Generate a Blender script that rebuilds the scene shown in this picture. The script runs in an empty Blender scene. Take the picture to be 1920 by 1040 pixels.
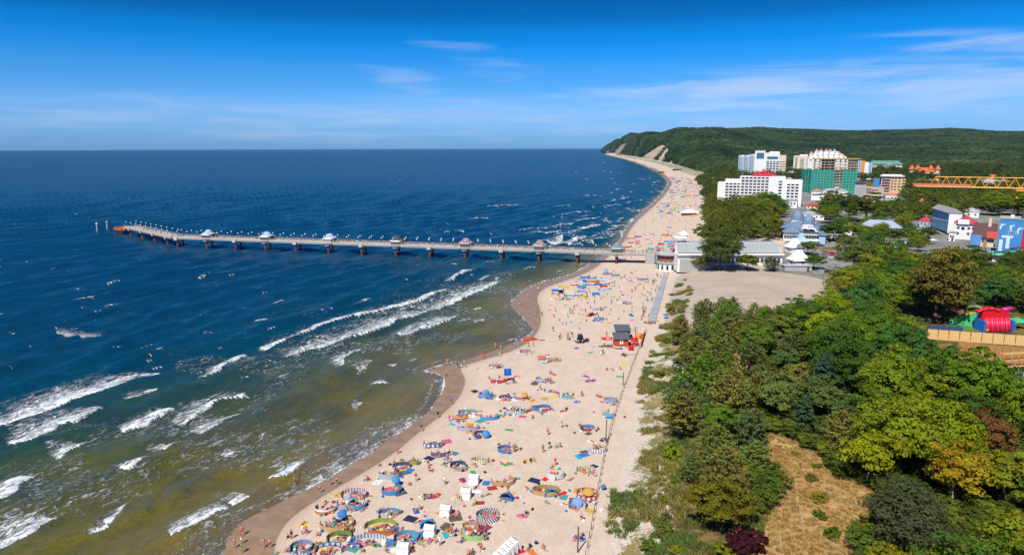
import bpy, bmesh, math, random
import numpy as np
from mathutils import Vector, Matrix, Euler

random.seed(7)
rng = np.random.default_rng(7)
SC = bpy.context.scene
COL = SC.collection

# ------------------------------------------------------------------ camera
CAM_H = 60.0
FPX = 1280.0                       # focal length in photo pixels (24 mm lens, 1920 px wide)
PITCH = math.atan((520 - 273.5) / FPX)
ROLL = 0.0022
cam_data = bpy.data.cameras.new('camera')
cam_data.sensor_width = 36.0
cam_data.lens = 36.0 * FPX / 1920.0
cam_data.clip_start = 1.0
cam_data.clip_end = 60000.0
cam = bpy.data.objects.new('camera', cam_data)
COL.objects.link(cam)
cam.matrix_world = (Matrix.Translation((0, 0, CAM_H)) @ Matrix.Rotation(math.pi / 2 - PITCH, 4, 'X')
                    @ Matrix.Rotation(-ROLL, 4, 'Z'))
SC.camera = cam

# ------------------------------------------------------------------ sun, sky, exposure
SUN_EL = math.radians(51)
SUN_AZ = math.radians(27)          # shadows fall this far to the right of straight ahead
sun_data = bpy.data.lights.new('sun', 'SUN')
sun_data.energy = 4.6
sun_data.angle = math.radians(0.5)
sun_data.color = (1.0, 0.95, 0.87)
sun = bpy.data.objects.new('sun', sun_data)
COL.objects.link(sun)
_d = Vector((math.sin(SUN_AZ) * math.cos(SUN_EL), math.cos(SUN_AZ) * math.cos(SUN_EL), -math.sin(SUN_EL)))
sun.rotation_euler = _d.to_track_quat('-Z', 'Y').to_euler()
sun.location = (-200, -300, 500)

world = bpy.data.worlds.new('World')
SC.world = world
world.use_nodes = True
wn, wl = world.node_tree.nodes, world.node_tree.links
wn.clear()
def wnode(t, **kw):
    n = wn.new(t)
    for k, v in kw.items():
        setattr(n, k, v)
    return n
sky = wnode('ShaderNodeTexSky', sky_type='NISHITA', sun_disc=False)
sky.sun_elevation = SUN_EL
sky.sun_rotation = math.radians(180) + SUN_AZ
sky.altitude = 60
sky.air_density = 1.0
sky.dust_density = 0.6
sky.ozone_density = 3.0
tc = wnode('ShaderNodeTexCoord')
sep = wnode('ShaderNodeSeparateXYZ')
wl.new(tc.outputs['Generated'], sep.inputs[0])
ramp = wnode('ShaderNodeValToRGB')
ramp.color_ramp.interpolation = 'EASE'
SKY_STOPS = [(0.0, (0.29, 0.64, 1.42)), (0.045, (0.30, 0.60, 1.22)), (0.096, (0.125, 0.50, 1.02)),
             (0.125, (0.035, 0.45, 1.00)), (0.143, (0.006, 0.40, 0.90)), (0.178, (0.001, 0.25, 0.60)), (0.21, (0.001, 0.19, 0.50)), (0.5, (0.002, 0.17, 0.50))]
el = ramp.color_ramp.elements
while len(el) < len(SKY_STOPS):
    el.new(0.5)
for e, (pos, c) in zip(el, SKY_STOPS):
    e.position = pos
    e.color = (*c, 1)
wl.new(sep.outputs[2], ramp.inputs[0])
mul = wnode('ShaderNodeMix', data_type='RGBA', blend_type='MULTIPLY')
mul.inputs[0].default_value = 1.0
wl.new(sky.outputs[0], mul.inputs[6])
wl.new(ramp.outputs[0], mul.inputs[7])
# thin cirrus: direction scaled flat so that the wisps stretch along the horizon
mp = wnode('ShaderNodeMapping')
mp.inputs['Scale'].default_value = (4.0, 4.0, 42.0)
mp.inputs['Rotation'].default_value = (0.0, 0.06, 0.0)
wl.new(tc.outputs['Generated'], mp.inputs[0])
cn = wnode('ShaderNodeTexNoise')
cn.inputs['Scale'].default_value = 1.5
cn.inputs['Detail'].default_value = 7.0
cn.inputs['Roughness'].default_value = 0.56
cn.inputs['Distortion'].default_value = 0.5
wl.new(mp.outputs[0], cn.inputs['Vector'])
def cloud_band(cx, cz, wx, wz, slope=0.0):
    """soft elliptical patch of sky in direction space (x / z of the view direction)"""
    a = wnode('ShaderNodeMath', operation='SUBTRACT'); wl.new(sep.outputs[0], a.inputs[0]); a.inputs[1].default_value = cx
    a2 = wnode('ShaderNodeMath', operation='DIVIDE'); wl.new(a.outputs[0], a2.inputs[0]); a2.inputs[1].default_value = wx
    s = wnode('ShaderNodeMath', operation='MULTIPLY_ADD'); wl.new(a.outputs[0], s.inputs[0]); s.inputs[1].default_value = -slope; wl.new(sep.outputs[2], s.inputs[2])
    b = wnode('ShaderNodeMath', operation='SUBTRACT'); wl.new(s.outputs[0], b.inputs[0]); b.inputs[1].default_value = cz
    b2 = wnode('ShaderNodeMath', operation='DIVIDE'); wl.new(b.outputs[0], b2.inputs[0]); b2.inputs[1].default_value = wz
    p1 = wnode('ShaderNodeMath', operation='POWER'); wl.new(a2.outputs[0], p1.inputs[0]); p1.inputs[1].default_value = 2
    p2 = wnode('ShaderNodeMath', operation='POWER'); wl.new(b2.outputs[0], p2.inputs[0]); p2.inputs[1].default_value = 2
    ad = wnode('ShaderNodeMath', operation='ADD'); wl.new(p1.outputs[0], ad.inputs[0]); wl.new(p2.outputs[0], ad.inputs[1])
    r = wnode('ShaderNodeMapRange', interpolation_type='SMOOTHSTEP'); wl.new(ad.outputs[0], r.inputs[0])
    r.inputs[1].default_value = 0.0; r.inputs[2].default_value = 1.0; r.inputs[3].default_value = 1.0; r.inputs[4].default_value = 0.0
    return r.outputs[0]
def vadd(a, b, op='ADD', k=None):
    m = wnode('ShaderNodeMath', operation=op)
    wl.new(a, m.inputs[0])
    if k is None: wl.new(b, m.inputs[1])
    else: m.inputs[1].default_value = k
    return m.outputs[0]
bands = None
for (cx, cz, wx, wz, sl, amp) in [(0.42, 0.073, 0.50, 0.040, 0.03, 1.0), (0.60, 0.112, 0.22, 0.020, -0.10, 0.85),
                                  (-0.148, 0.094, 0.085, 0.026, -0.25, 0.50), (-0.02, 0.103, 0.10, 0.024, -0.15, 0.42),
                                  (-0.09, 0.140, 0.08, 0.014, -0.10, 0.36), (0.0, 0.035, 1.2, 0.045, 0.0, 0.62)]:
    o = vadd(cloud_band(cx, cz, wx, wz, sl), None, 'MULTIPLY', amp)
    bands = o if bands is None else vadd(bands, o, 'MAXIMUM')
cr = wnode('ShaderNodeMapRange', interpolation_type='SMOOTHSTEP')
streak = vadd(vadd(cn.outputs[0], None, 'MULTIPLY', 4.6), None, 'SUBTRACT', 1.85)
wl.new(vadd(bands, streak, 'ADD'), cr.inputs[0])
cr.inputs[1].default_value = 0.35; cr.inputs[2].default_value = 2.3; cr.inputs[4].default_value = 0.62
cf = vadd(cr.outputs[0], vadd(bands, None, 'POWER', 0.8), 'MULTIPLY')
cmix = wnode('ShaderNodeMix', data_type='RGBA')
wl.new(cf, cmix.inputs[0]); wl.new(mul.outputs[2], cmix.inputs[6])
CLOUD = (4.6, 5.4, 7.0)
cmix.inputs[7].default_value = (*CLOUD, 1)
bg = wnode('ShaderNodeBackground')
bg.inputs[1].default_value = 0.1
out = wnode('ShaderNodeOutputWorld')
wl.new(cmix.outputs[2], bg.inputs[0])
wl.new(bg.outputs[0], out.inputs[0])

SC.view_settings.view_transform = 'Standard'
SC.view_settings.look = 'None'
SC.view_settings.exposure = 0.42
SC.view_settings.gamma = 1.0
SC.view_settings.use_curve_mapping = False
SC.cycles.max_bounces = 5
SC.cycles.diffuse_bounces = 2
SC.cycles.glossy_bounces = 2
SC.cycles.transmission_bounces = 2
SC.cycles.transparent_max_bounces = 4

# ------------------------------------------------------------------ placing: photo pixel -> point in the world
_cp, _sp = math.cos(PITCH), math.sin(PITCH)
def P(x, y, z=0.0):
    x = np.asarray(x, float); y = np.asarray(y, float)
    dx0, dy0 = x - 960, -(y - 520)
    cx = (dx0 * math.cos(ROLL) + dy0 * math.sin(ROLL)) / FPX
    cy = (-dx0 * math.sin(ROLL) + dy0 * math.cos(ROLL)) / FPX
    d1 = _cp + cy * _sp
    d2 = -_sp + cy * _cp
    t = (z - CAM_H) / d2
    return np.stack([cx * t, d1 * t, np.zeros_like(t) + z], -1)
def Q(p):
    p = np.asarray(p, float)
    v2 = p[..., 2] - CAM_H
    d = p[..., 1] * _cp - v2 * _sp
    u = p[..., 1] * _sp + v2 * _cp
    a, b = FPX * p[..., 0] / d, FPX * u / d
    return 960 + a * math.cos(ROLL) - b * math.sin(ROLL), 520 - (a * math.sin(ROLL) + b * math.cos(ROLL)), FPX / d
def PL(pts, z=0.0):
    a = np.array(pts, float)
    return P(a[:, 0], a[:, 1], z)[:, :2]
def seg_dist(X, Y, line):
    """distance to a polyline, and arc length of the closest point"""
    X = np.asarray(X, float); Y = np.asarray(Y, float)
    best = np.full(X.shape, 1e18); arc = np.zeros(X.shape)
    s = 0.0
    for (ax, ay), (bx, by) in zip(line[:-1], line[1:]):
        ux, uy = bx - ax, by - ay
        L2 = ux * ux + uy * uy + 1e-12
        t = np.clip(((X - ax) * ux + (Y - ay) * uy) / L2, 0, 1)
        d = (X - ax - t * ux) ** 2 + (Y - ay - t * uy) ** 2
        m = d < best
        best = np.where(m, d, best)
        arc = np.where(m, s + t * math.sqrt(L2), arc)
        s += math.sqrt(L2)
    return np.sqrt(best), arc
def inside(X, Y, poly):
    X = np.asarray(X, float); Y = np.asarray(Y, float)
    r = np.zeros(X.shape, bool)
    n = len(poly)
    for i in range(n):
        x1, y1 = poly[i]; x2, y2 = poly[(i + 1) % n]
        if y1 == y2: continue
        c = ((y1 > Y) != (y2 > Y)) & (X < (x2 - x1) * (Y - y1) / (y2 - y1) + x1)
        r ^= c
    return r
def sstep(a, b, x):
    t = np.clip((x - a) / (b - a), 0, 1)
    return t * t * (3 - 2 * t)
def smooth_line(pts, n=4):
    """Catmull-Rom resampling of a polyline"""
    p = np.array(pts, float)
    q = np.vstack([2 * p[0] - p[1], p, 2 * p[-1] - p[-2]])
    res = []
    for i in range(1, len(q) - 2):
        for k in range(n):
            t = k / n
            res.append(0.5 * (2 * q[i] + (q[i + 1] - q[i - 1]) * t + (2 * q[i - 1] - 5 * q[i] + 4 * q[i + 1] - q[i + 2]) * t * t
                              + (-q[i - 1] + 3 * q[i] - 3 * q[i + 1] + q[i + 2]) * t ** 3))
    res.append(p[-1])
    return np.array(res)
def vnoise(X, Y, s, seed=0):
    """cheap smooth value noise in 0..1"""
    x = np.asarray(X, float) / s + seed * 17.3; y = np.asarray(Y, float) / s - seed * 9.1
    xi, yi = np.floor(x), np.floor(y)
    fx, fy = x - xi, y - yi
    fx = fx * fx * (3 - 2 * fx); fy = fy * fy * (3 - 2 * fy)
    def hsh(a, b):
        v = np.sin(a * 127.1 + b * 311.7 + seed * 3.7) * 43758.5453
        return v - np.floor(v)
    return ((hsh(xi, yi) * (1 - fx) + hsh(xi + 1, yi) * fx) * (1 - fy)
            + (hsh(xi, yi + 1) * (1 - fx) + hsh(xi + 1, yi + 1) * fx) * fy)

# ------------------------------------------------------------------ shore lines (photo pixels)
WATER_PX = [(425, 1400), (420, 1200), (432, 1045), (447, 1000), (478, 972), (530, 948), (585, 920), (640, 888), (700, 850), (760, 808), (800, 778),
            (826, 748), (836, 720), (826, 703), (800, 694), (832, 684), (890, 671), (940, 655), (975, 639), (998, 624), (1000, 612),
            (984, 598), (966, 580), (962, 565), (982, 546), (1010, 531), (1050, 521), (1085, 508), (1108, 494), (1132, 479), (1152, 463),
            (1165, 448), (1172, 432), (1190, 411), (1216, 389), (1240, 366), (1252, 348), (1250, 336), (1232, 322), (1205, 310),
            (1172, 299), (1145, 292.5), (1132, 289)]
DRY_PX = [(560, 1400), (540, 1200), (522, 1045), (528, 1005), (556, 968), (618, 925), (682, 888), (744, 848), (792, 808), (838, 772), (866, 742),
          (876, 712), (868, 690), (900, 677), (950, 662), (986, 646), (1004, 630), (1016, 608), (1015, 580), (1010, 560), (1022, 542),
          (1062, 527), (1102, 511), (1125, 497), (1142, 481), (1160, 465), (1174, 449), (1182, 432), (1199, 411), (1223, 390), (1246, 367),
          (1258, 349), (1256, 336), (1237, 321.5), (1209, 309.5), (1175, 298.6), (1148, 292.2)]
DUNE_PX = [(1080, 1400), (1098, 1150), (1112, 1045), (1128, 960), (1144, 870), (1162, 795), (1182, 720), (1203, 660), (1222, 622), (1240, 572),
           (1254, 525), (1266, 500), (1285, 470), (1302, 440), (1312, 410), (1320, 380), (1322, 360), (1312, 342), (1296, 331), (1270, 322),
           (1240, 311), (1200, 301.5), (1165, 294.5), (1150, 291.6)]
BLUE_PX = [(-900, 960), (-300, 800), (0, 742), (250, 690), (480, 640), (700, 572), (900, 512), (1010, 484), (1075, 470), (1120, 452), (1150, 425),
           (1190, 395), (1220, 372), (1240, 350), (1236, 332), (1205, 314), (1170, 301), (1130, 290)]
WATER = smooth_line(PL(WATER_PX))
DRY = smooth_line(PL(DRY_PX, 0.3))
DUNE = smooth_line(PL(DUNE_PX, 1.5), 2)
BLUE = PL(BLUE_PX)
SEA_POLY = np.vstack([WATER, [(3000, 16000), (-20000, 16000), (-20000, -600), (-80, -600)]])
INLAND_POLY = np.vstack([DUNE, [(3000, 16000), (20000, 16000), (20000, -600), (20, -600)]])

def ground_z(X, Y, detail=True):
    X = np.asarray(X, float); Y = np.asarray(Y, float)
    dW, _ = seg_dist(X, Y, WATER)
    dD, _ = seg_dist(X, Y, DUNE)
    sea = inside(X, Y, SEA_POLY)
    inl = inside(X, Y, INLAND_POLY)
    R = np.hypot(X, Y)
    beach = 1.5 * (1 - np.exp(-dW / 22.0)) + 0.0 * R
    z = np.where(sea, -np.minimum(dW * 0.05, 7.0), beach)
    rise = 4.3 * sstep(0, 26, dD) + 5.0 * sstep(150, 800, dD) + 8.0 * sstep(900, 2500, dD)
    bump = 0.0
    if detail:
        bump = (vnoise(X, Y, 9, 1) - 0.5) * 1.3 * sstep(1, 12, dD) * (1 - sstep(70, 120, dD)) + (vnoise(X, Y, 3.1, 2) - 0.5) * 0.35 * sstep(0, 6, dD) * (1 - sstep(50, 90, dD))
    z = np.where(inl & ~sea, z + rise + bump, z)
    small = (vnoise(X, Y, 2.3, 4) - 0.5) * 0.10 + (vnoise(X, Y, 6.0, 5) - 0.5) * 0.12
    z = z + np.where(~sea & ~inl & detail, small * sstep(6, 14, dW), 0.0)
    return z
def gz(x, y):
    return float(ground_z(np.array([x]), np.array([y]))[0])
def G(px, py):
    """the ground point that the photo shows at a pixel"""
    z = 1.2
    for _ in range(5):
        p = P(px, py, z)
        z = 0.4 * z + 0.6 * gz(p[0], p[1])
    p = P(px, py, z)
    return np.array([p[0], p[1], gz(p[0], p[1])])

# ------------------------------------------------------------------ thin sea air
hz = bpy.data.meshes.new('haze')
_b = [(-17000, -900, -12), (17000, -900, -12), (17000, 16500, -12), (-17000, 16500, -12)]
hz.from_pydata(_b + [(x, y, 260) for x, y, _ in _b], [], [(3, 2, 1, 0), (4, 5, 6, 7), (0, 1, 5, 4), (1, 2, 6, 5), (2, 3, 7, 6), (3, 0, 4, 7)])
hm = bpy.data.materials.new('sea_air'); hm.use_nodes = True
hm.node_tree.nodes.clear()
_o = hm.node_tree.nodes.new('ShaderNodeOutputMaterial'); _v = hm.node_tree.nodes.new('ShaderNodeVolumePrincipled')
_v.inputs['Color'].default_value = (0.30, 0.66, 1.0, 1); _v.inputs['Density'].default_value = 0.000020
hm.node_tree.links.new(_v.outputs[0], _o.inputs['Volume'])
hz.materials.append(hm)
hzo = bpy.data.objects.new('haze', hz); COL.objects.link(hzo); hzo['kind'] = 'stuff'

# ------------------------------------------------------------------ materials
def hexc(h):
    h = h.lstrip('#')
    c = [int(h[i:i + 2], 16) / 255 for i in (0, 2, 4)]
    return tuple(v / 12.92 if v <= 0.04045 else ((v + 0.055) / 1.055) ** 2.4 for v in c)
MATS = {}
class NT:
    """small wrapper for building node trees"""
    def __init__(self, mat):
        mat.use_nodes = True
        self.t = mat.node_tree
        self.t.nodes.clear()
        self.out = self.n('ShaderNodeOutputMaterial')
    def n(self, typ, **kw):
        x = self.t.nodes.new(typ)
        for k, v in kw.items(): setattr(x, k, v)
        return x
    def l(self, a, b): self.t.links.new(a, b)
    def val(self, sock, v):
        if hasattr(v, 'is_output') or hasattr(v, 'links'): self.l(v, sock)
        else: sock.default_value = v
    def math(self, op, a, b=0.0, c=0.0, clamp=False):
        m = self.n('ShaderNodeMath', operation=op, use_clamp=clamp)
        for s, v in zip(m.inputs, (a, b, c)): self.val(s, v)
        return m.outputs[0]
    def mix(self, f, a, b, blend='MIX'):
        m = self.n('ShaderNodeMix', data_type='RGBA', blend_type=blend)
        self.val(m.inputs[0], f)
        for s, v in ((m.inputs[6], a), (m.inputs[7], b)):
            self.val(s, (*v, 1) if isinstance(v, tuple) and len(v) == 3 else v)
        return m.outputs[2]
    def noise(self, vec, scale, detail=3.0, rough=0.5, dist=0.0):
        m = self.n('ShaderNodeTexNoise')
        if vec is not None: self.l(vec, m.inputs['Vector'])
        m.inputs['Scale'].default_value = scale; m.inputs['Detail'].default_value = detail
        m.inputs['Roughness'].default_value = rough; m.inputs['Distortion'].default_value = dist
        return m.outputs[0]
    def rng(self, v, a, b, c=0.0, d=1.0, smooth=True):
        m = self.n('ShaderNodeMapRange', interpolation_type='SMOOTHSTEP' if smooth else 'LINEAR')
        for s, x in zip(m.inputs, (v, a, b, c, d)): self.val(s, x)
        return m.outputs[0]
    def pos(self, scale=None, rotz=0.0):
        g = self.n('ShaderNodeNewGeometry').outputs['Position']
        if scale is None: return g
        if rotz:
            r = self.n('ShaderNodeVectorRotate', rotation_type='Z_AXIS'); r.inputs['Angle'].default_value = rotz
            self.l(g, r.inputs[0]); g = r.outputs[0]
        m = self.n('ShaderNodeMapping')
        m.inputs['Scale'].default_value = scale
        self.l(g, m.inputs[0])
        return m.outputs[0]
    def obj(self): return self.n('ShaderNodeTexCoord').outputs['Object']
    def attr(self, name, typ='GEOMETRY'):
        return self.n('ShaderNodeAttribute', attribute_name=name, attribute_type=typ)
    def bump(self, h, strength=0.5, dist=0.1):
        b = self.n('ShaderNodeBump')
        b.inputs['Strength'].default_value = strength; b.inputs['Distance'].default_value = dist
        self.l(h, b.inputs['Height'])
        return b.outputs[0]
    def bsdf(self, col, rough=0.7, spec=0.3, normal=None, metal=0.0, **kw):
        b = self.n('ShaderNodeBsdfPrincipled')
        self.val(b.inputs['Base Color'], (*col, 1) if isinstance(col, tuple) and len(col) == 3 else col)
        self.val(b.inputs['Roughness'], rough)
        self.val(b.inputs['Specular IOR Level'], spec)
        b.inputs['Metallic'].default_value = metal
        if normal is not None: self.l(normal, b.inputs['Normal'])
        for k, v in kw.items(): self.val(b.inputs[k.replace('_', ' ')], v)
        self.l(b.outputs[0], self.out.inputs[0])
        return b
def M(name, col, rough=0.7, spec=0.3, var=0.18, scale=1.2, metal=0.0):
    """painted or plain surface with slight uneven colour and grime"""
    if isinstance(col, str): col = hexc(col)
    key = (name, col, rough)
    if key in MATS: return MATS[key]
    m = bpy.data.materials.new(name)
    t = NT(m)
    v = t.obj()
    n1 = t.noise(v, scale, 4, 0.6)
    n2 = t.noise(v, scale * 0.17, 2)
    f = t.math('MULTIPLY_ADD', n1, var, t.math('MULTIPLY_ADD', n2, var, 1.0 - var))
    c = t.n('ShaderNodeVectorMath', operation='SCALE')
    c.inputs[0].default_value = col
    t.l(f, c.inputs['Scale'])
    t.bsdf(c.outputs[0], t.rng(n1, 0.2, 0.8, rough - 0.06, min(1.0, rough + 0.08)), spec, metal=metal)
    MATS[key] = m
    return m
def M_obj(name, rough=0.75, spec=0.2, kind='plain', trans=0.0, var=0.2):
    """surface whose colour is each object's own colour; UV carries the cloth's length and height"""
    if name in MATS: return MATS[name]
    m = bpy.data.materials.new(name)
    t = NT(m)
    oi = t.n('ShaderNodeObjectInfo')
    col = oi.outputs['Color']
    v = t.obj()
    if kind != 'plain':
        uv = t.n('ShaderNodeSeparateXYZ')
        t.l(t.n('ShaderNodeUVMap').outputs[0], uv.inputs[0])
        u, w = uv.outputs[0], uv.outputs[1]
        alpha = oi.outputs['Alpha']
        if kind == 'stripe':
            s = t.math('LESS_THAN', t.math('FRACT', t.math('MULTIPLY', u, 2.0)), 0.5)
            col = t.mix(s, col, (0.75, 0.76, 0.78))
        elif kind == 'diag':
            s = t.math('LESS_THAN', t.math('FRACT', t.math('MULTIPLY', t.math('ADD', u, t.math('MULTIPLY', w, 0.5)), 2.4)), 0.5)
            col = t.mix(s, col, (0.75, 0.76, 0.78))
        elif kind == 'band':
            s = t.math('GREATER_THAN', w, 0.62)
            col = t.mix(s, col, (0.75, 0.77, 0.8))
        elif kind == 'dots':
            fu = t.math('SUBTRACT', t.math('FRACT', t.math('MULTIPLY', u, 1.1)), 0.5)
            fw = t.math('MULTIPLY', t.math('SUBTRACT', w, 0.5), 0.9)
            d = t.math('SQRT', t.math('ADD', t.math('MULTIPLY', fu, fu), t.math('MULTIPLY', fw, fw)))
            col = t.mix(t.math('LESS_THAN', d, 0.3), col, (0.8, 0.78, 0.78))
        elif kind == 'rainbow':
            r = t.n('ShaderNodeValToRGB'); r.color_ramp.interpolation = 'CONSTANT'
            cs = ['e0218a', '3a5fd0', '35b04a', 'f2e21b', 'f08a1b', 'd8232f']
            while len(r.color_ramp.elements) < 6: r.color_ramp.elements.new(0.5)
            for i, e in enumerate(r.color_ramp.elements):
                e.position = i / 6; e.color = (*hexc(cs[i]), 1)
            t.l(w, r.inputs[0])
            col = r.outputs[0]
    f = t.math('MULTIPLY_ADD', t.noise(v, 3.0, 3), var, 1.0 - var * 0.5)
    c = t.n('ShaderNodeVectorMath', operation='SCALE')
    t.l(col, c.inputs[0]); t.l(f, c.inputs['Scale'])
    b = t.bsdf(c.outputs[0], rough, spec)
    if trans > 0:
        tr = t.n('ShaderNodeBsdfTranslucent'); t.l(c.outputs[0], tr.inputs[0])
        mx = t.n('ShaderNodeMixShader'); mx.inputs[0].default_value = trans
        t.l(b.outputs[0], mx.inputs[1]); t.l(tr.outputs[0], mx.inputs[2]); t.l(mx.outputs[0], t.out.inputs[0])
    MATS[name] = m
    return m

# ------------------------------------------------------------------ mesh building
class MB:
    def __init__(self):
        self.v, self.f, self.m, self.uv = [], [], [], None
    def add(self, vs, fs, mi=0):
        o = len(self.v)
        self.v += [tuple(map(float, p)) for p in vs]
        self.f += [tuple(i + o for i in f) for f in fs]
        self.m += [mi] * len(fs)
        return self
    def box(self, c, s, rz=0.0, mi=0, taper=1.0):
        hx, hy, hz = s[0] / 2, s[1] / 2, s[2] / 2
        ca, sa = math.cos(rz), math.sin(rz)
        vs = []
        for dz in (-1, 1):
            k = taper if dz > 0 else 1.0
            for dx, dy in ((-1, -1), (1, -1), (1, 1), (-1, 1)):
                x, y = dx * hx * k, dy * hy * k
                vs.append((c[0] + x * ca - y * sa, c[1] + x * sa + y * ca, c[2] + dz * hz))
        return self.add(vs, [(3, 2, 1, 0), (4, 5, 6, 7), (0, 1, 5, 4), (1, 2, 6, 5), (2, 3, 7, 6), (3, 0, 4, 7)], mi)
    def tube(self, a, b, r1, r2=None, n=6, mi=0, caps=True):
        r2 = r1 if r2 is None else r2
        a, b = Vector(a), Vector(b)
        d = (b - a)
        q = d.to_track_quat('Z', 'Y')
        vs = []
        for p, r in ((a, r1), (b, r2)):
            for i in range(n):
                t = 2 * math.pi * i / n
                vs.append(p + q @ Vector((r * math.cos(t), r * math.sin(t), 0)))
        fs = [(i, (i + 1) % n, n + (i + 1) % n, n + i) for i in range(n)]
        if caps: fs += [tuple(range(n))[::-1], tuple(range(n, 2 * n))]
        return self.add(vs, fs, mi)
    def lathe(self, prof, n=16, c=(0, 0, 0), mi=0, sx=1.0, sy=1.0, rot=0.0, cap=True):
        vs, fs = [], []
        for r, z in prof:
            for i in range(n):
                t = 2 * math.pi * i / n + rot
                vs.append((c[0] + r * sx * math.cos(t), c[1] + r * sy * math.sin(t), c[2] + z))
        k = len(prof)
        for j in range(k - 1):
            for i in range(n):
                fs.append((j * n + i, j * n + (i + 1) % n, (j + 1) * n + (i + 1) % n, (j + 1) * n + i))
        if cap:
            fs += [tuple(range(n))[::-1], tuple(range((k - 1) * n, k * n))]
        return self.add(vs, fs, mi)
    def sphere(self, c, r, n=8, mi=0, sz=1.0):
        prof = [(max(0.02 * r, r * math.sin(math.pi * j / n)), -r * sz * math.cos(math.pi * j / n)) for j in range(n + 1)]
        return self.lathe(prof, n + 2, c, mi)
    def prism(self, poly, z0, z1, mi=0, top_mi=None):
        n = len(poly)
        vs = [(x, y, z0) for x, y in poly] + [(x, y, z1) for x, y in poly]
        self.add(vs, [(i, (i + 1) % n, n + (i + 1) % n, n + i) for i in range(n)] + [tuple(range(n))[::-1]], mi)
        return self.add(vs[n:], [tuple(range(n))], mi if top_mi is None else top_mi)
    def gable(self, c, s, h, ov=0.4, mi=0):
        """pitched roof, ridge along x"""
        x, y = s[0] / 2 + ov, s[1] / 2 + ov
        z = c[2]
        vs = [(-x, -y, z), (x, -y, z), (x, y, z), (-x, y, z), (-x, 0, z + h), (x, 0, z + h)]
        vs = [(c[0] + p[0], c[1] + p[1], p[2]) for p in vs]
        return self.add(vs, [(0, 1, 5, 4), (2, 3, 4, 5), (1, 2, 5), (3, 0, 4), (3, 2, 1, 0)], mi)
    def hip(self, c, s, h, ov=0.4, k=0.5, mi=0):
        x, y = s[0] / 2 + ov, s[1] / 2 + ov
        r = max(0.0, x - y * 2 * k)
        z = c[2]
        vs = [(-x, -y, z), (x, -y, z), (x, y, z), (-x, y, z), (-r, 0, z + h), (r + 0.01, 0, z + h)]
        vs = [(c[0] + p[0], c[1] + p[1], p[2]) for p in vs]
        return self.add(vs, [(0, 1, 5, 4), (2, 3, 4, 5), (1, 2, 5), (3, 0, 4), (3, 2, 1, 0)], mi)
    def mesh(self, name, mats, smooth=False):
        me = bpy.data.meshes.new(name)
        me.from_pydata(self.v, [], self.f)
        for m in (mats if isinstance(mats, (list, tuple)) else [mats]):
            me.materials.append(m)
        if any(self.m): me.polygons.foreach_set('material_index', self.m)
        if smooth: me.polygons.foreach_set('use_smooth', [True] * len(self.f))
        if self.uv is not None:
            u = me.uv_layers.new(name='UVMap')
            li = np.empty(len(me.loops), np.int32); me.loops.foreach_get('vertex_index', li)
            a = np.array(self.uv, float)[li]
            u.data.foreach_set('uv', a.ravel())
        me.update()
        return me
def np_mesh(name, V, F, mats, smooth=False, attrs=None, mi=None):
    me = bpy.data.meshes.new(name)
    V = np.asarray(V, np.float32); F = np.asarray(F, np.int32)
    nf, k = F.shape
    me.vertices.add(len(V)); me.vertices.foreach_set('co', V.ravel())
    me.loops.add(nf * k); me.loops.foreach_set('vertex_index', F.ravel())
    me.polygons.add(nf); me.polygons.foreach_set('loop_start', np.arange(0, nf * k, k, dtype=np.int32))
    try: me.polygons.foreach_set('loop_total', np.full(nf, k, np.int32))
    except Exception: pass
    for m in (mats if isinstance(mats, (list, tuple)) else [mats]): me.materials.append(m)
    if smooth: me.polygons.foreach_set('use_smooth', np.ones(nf, bool))
    if mi is not None: me.polygons.foreach_set('material_index', np.asarray(mi, np.int32))
    me.update(calc_edges=True)
    for nm, (dom, typ, data) in (attrs or {}).items():
        a = me.attributes.new(nm, typ, dom)
        a.data.foreach_set('color' if typ == 'FLOAT_COLOR' else 'value', np.asarray(data, np.float32).ravel())
    return me
def link(name, data=None, parent=None, loc=(0, 0, 0), rz=0.0, color=None, scale=None):
    o = bpy.data.objects.new(name, data)
    COL.objects.link(o)
    if parent is not None: o.parent = parent
    o.location = loc
    if rz: o.rotation_euler = (0, 0, rz)
    if scale is not None: o.scale = scale if hasattr(scale, '__len__') else (scale,) * 3
    if color is not None: o.color = (*color[:3], 1)
    return o
def tag(o, label=None, cat=None, group=None, kind=None):
    if label: o['label'] = label
    if cat: o['category'] = cat
    if group: o['group'] = group
    if kind: o['kind'] = kind
    return o
def thing(name, label, cat, loc=(0, 0, 0), rz=0.0, group=None, scale=None):
    return tag(link(name, None, None, loc, rz, scale=scale), label, cat, group)
def part(parent, name, mb, mats, color=None, loc=(0, 0, 0), rz=0.0, smooth=False, kind=None):
    me = mb.mesh(name, mats, smooth) if isinstance(mb, MB) else mb
    o = link(name, me, parent, loc, rz, color)
    if kind: o['kind'] = kind
    return o
def copy_tree(o, parent=None):
    c = o.copy(); COL.objects.link(c)
    if parent is not None: c.parent = parent
    for ch in o.children: copy_tree(ch, c)
    return c

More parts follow.
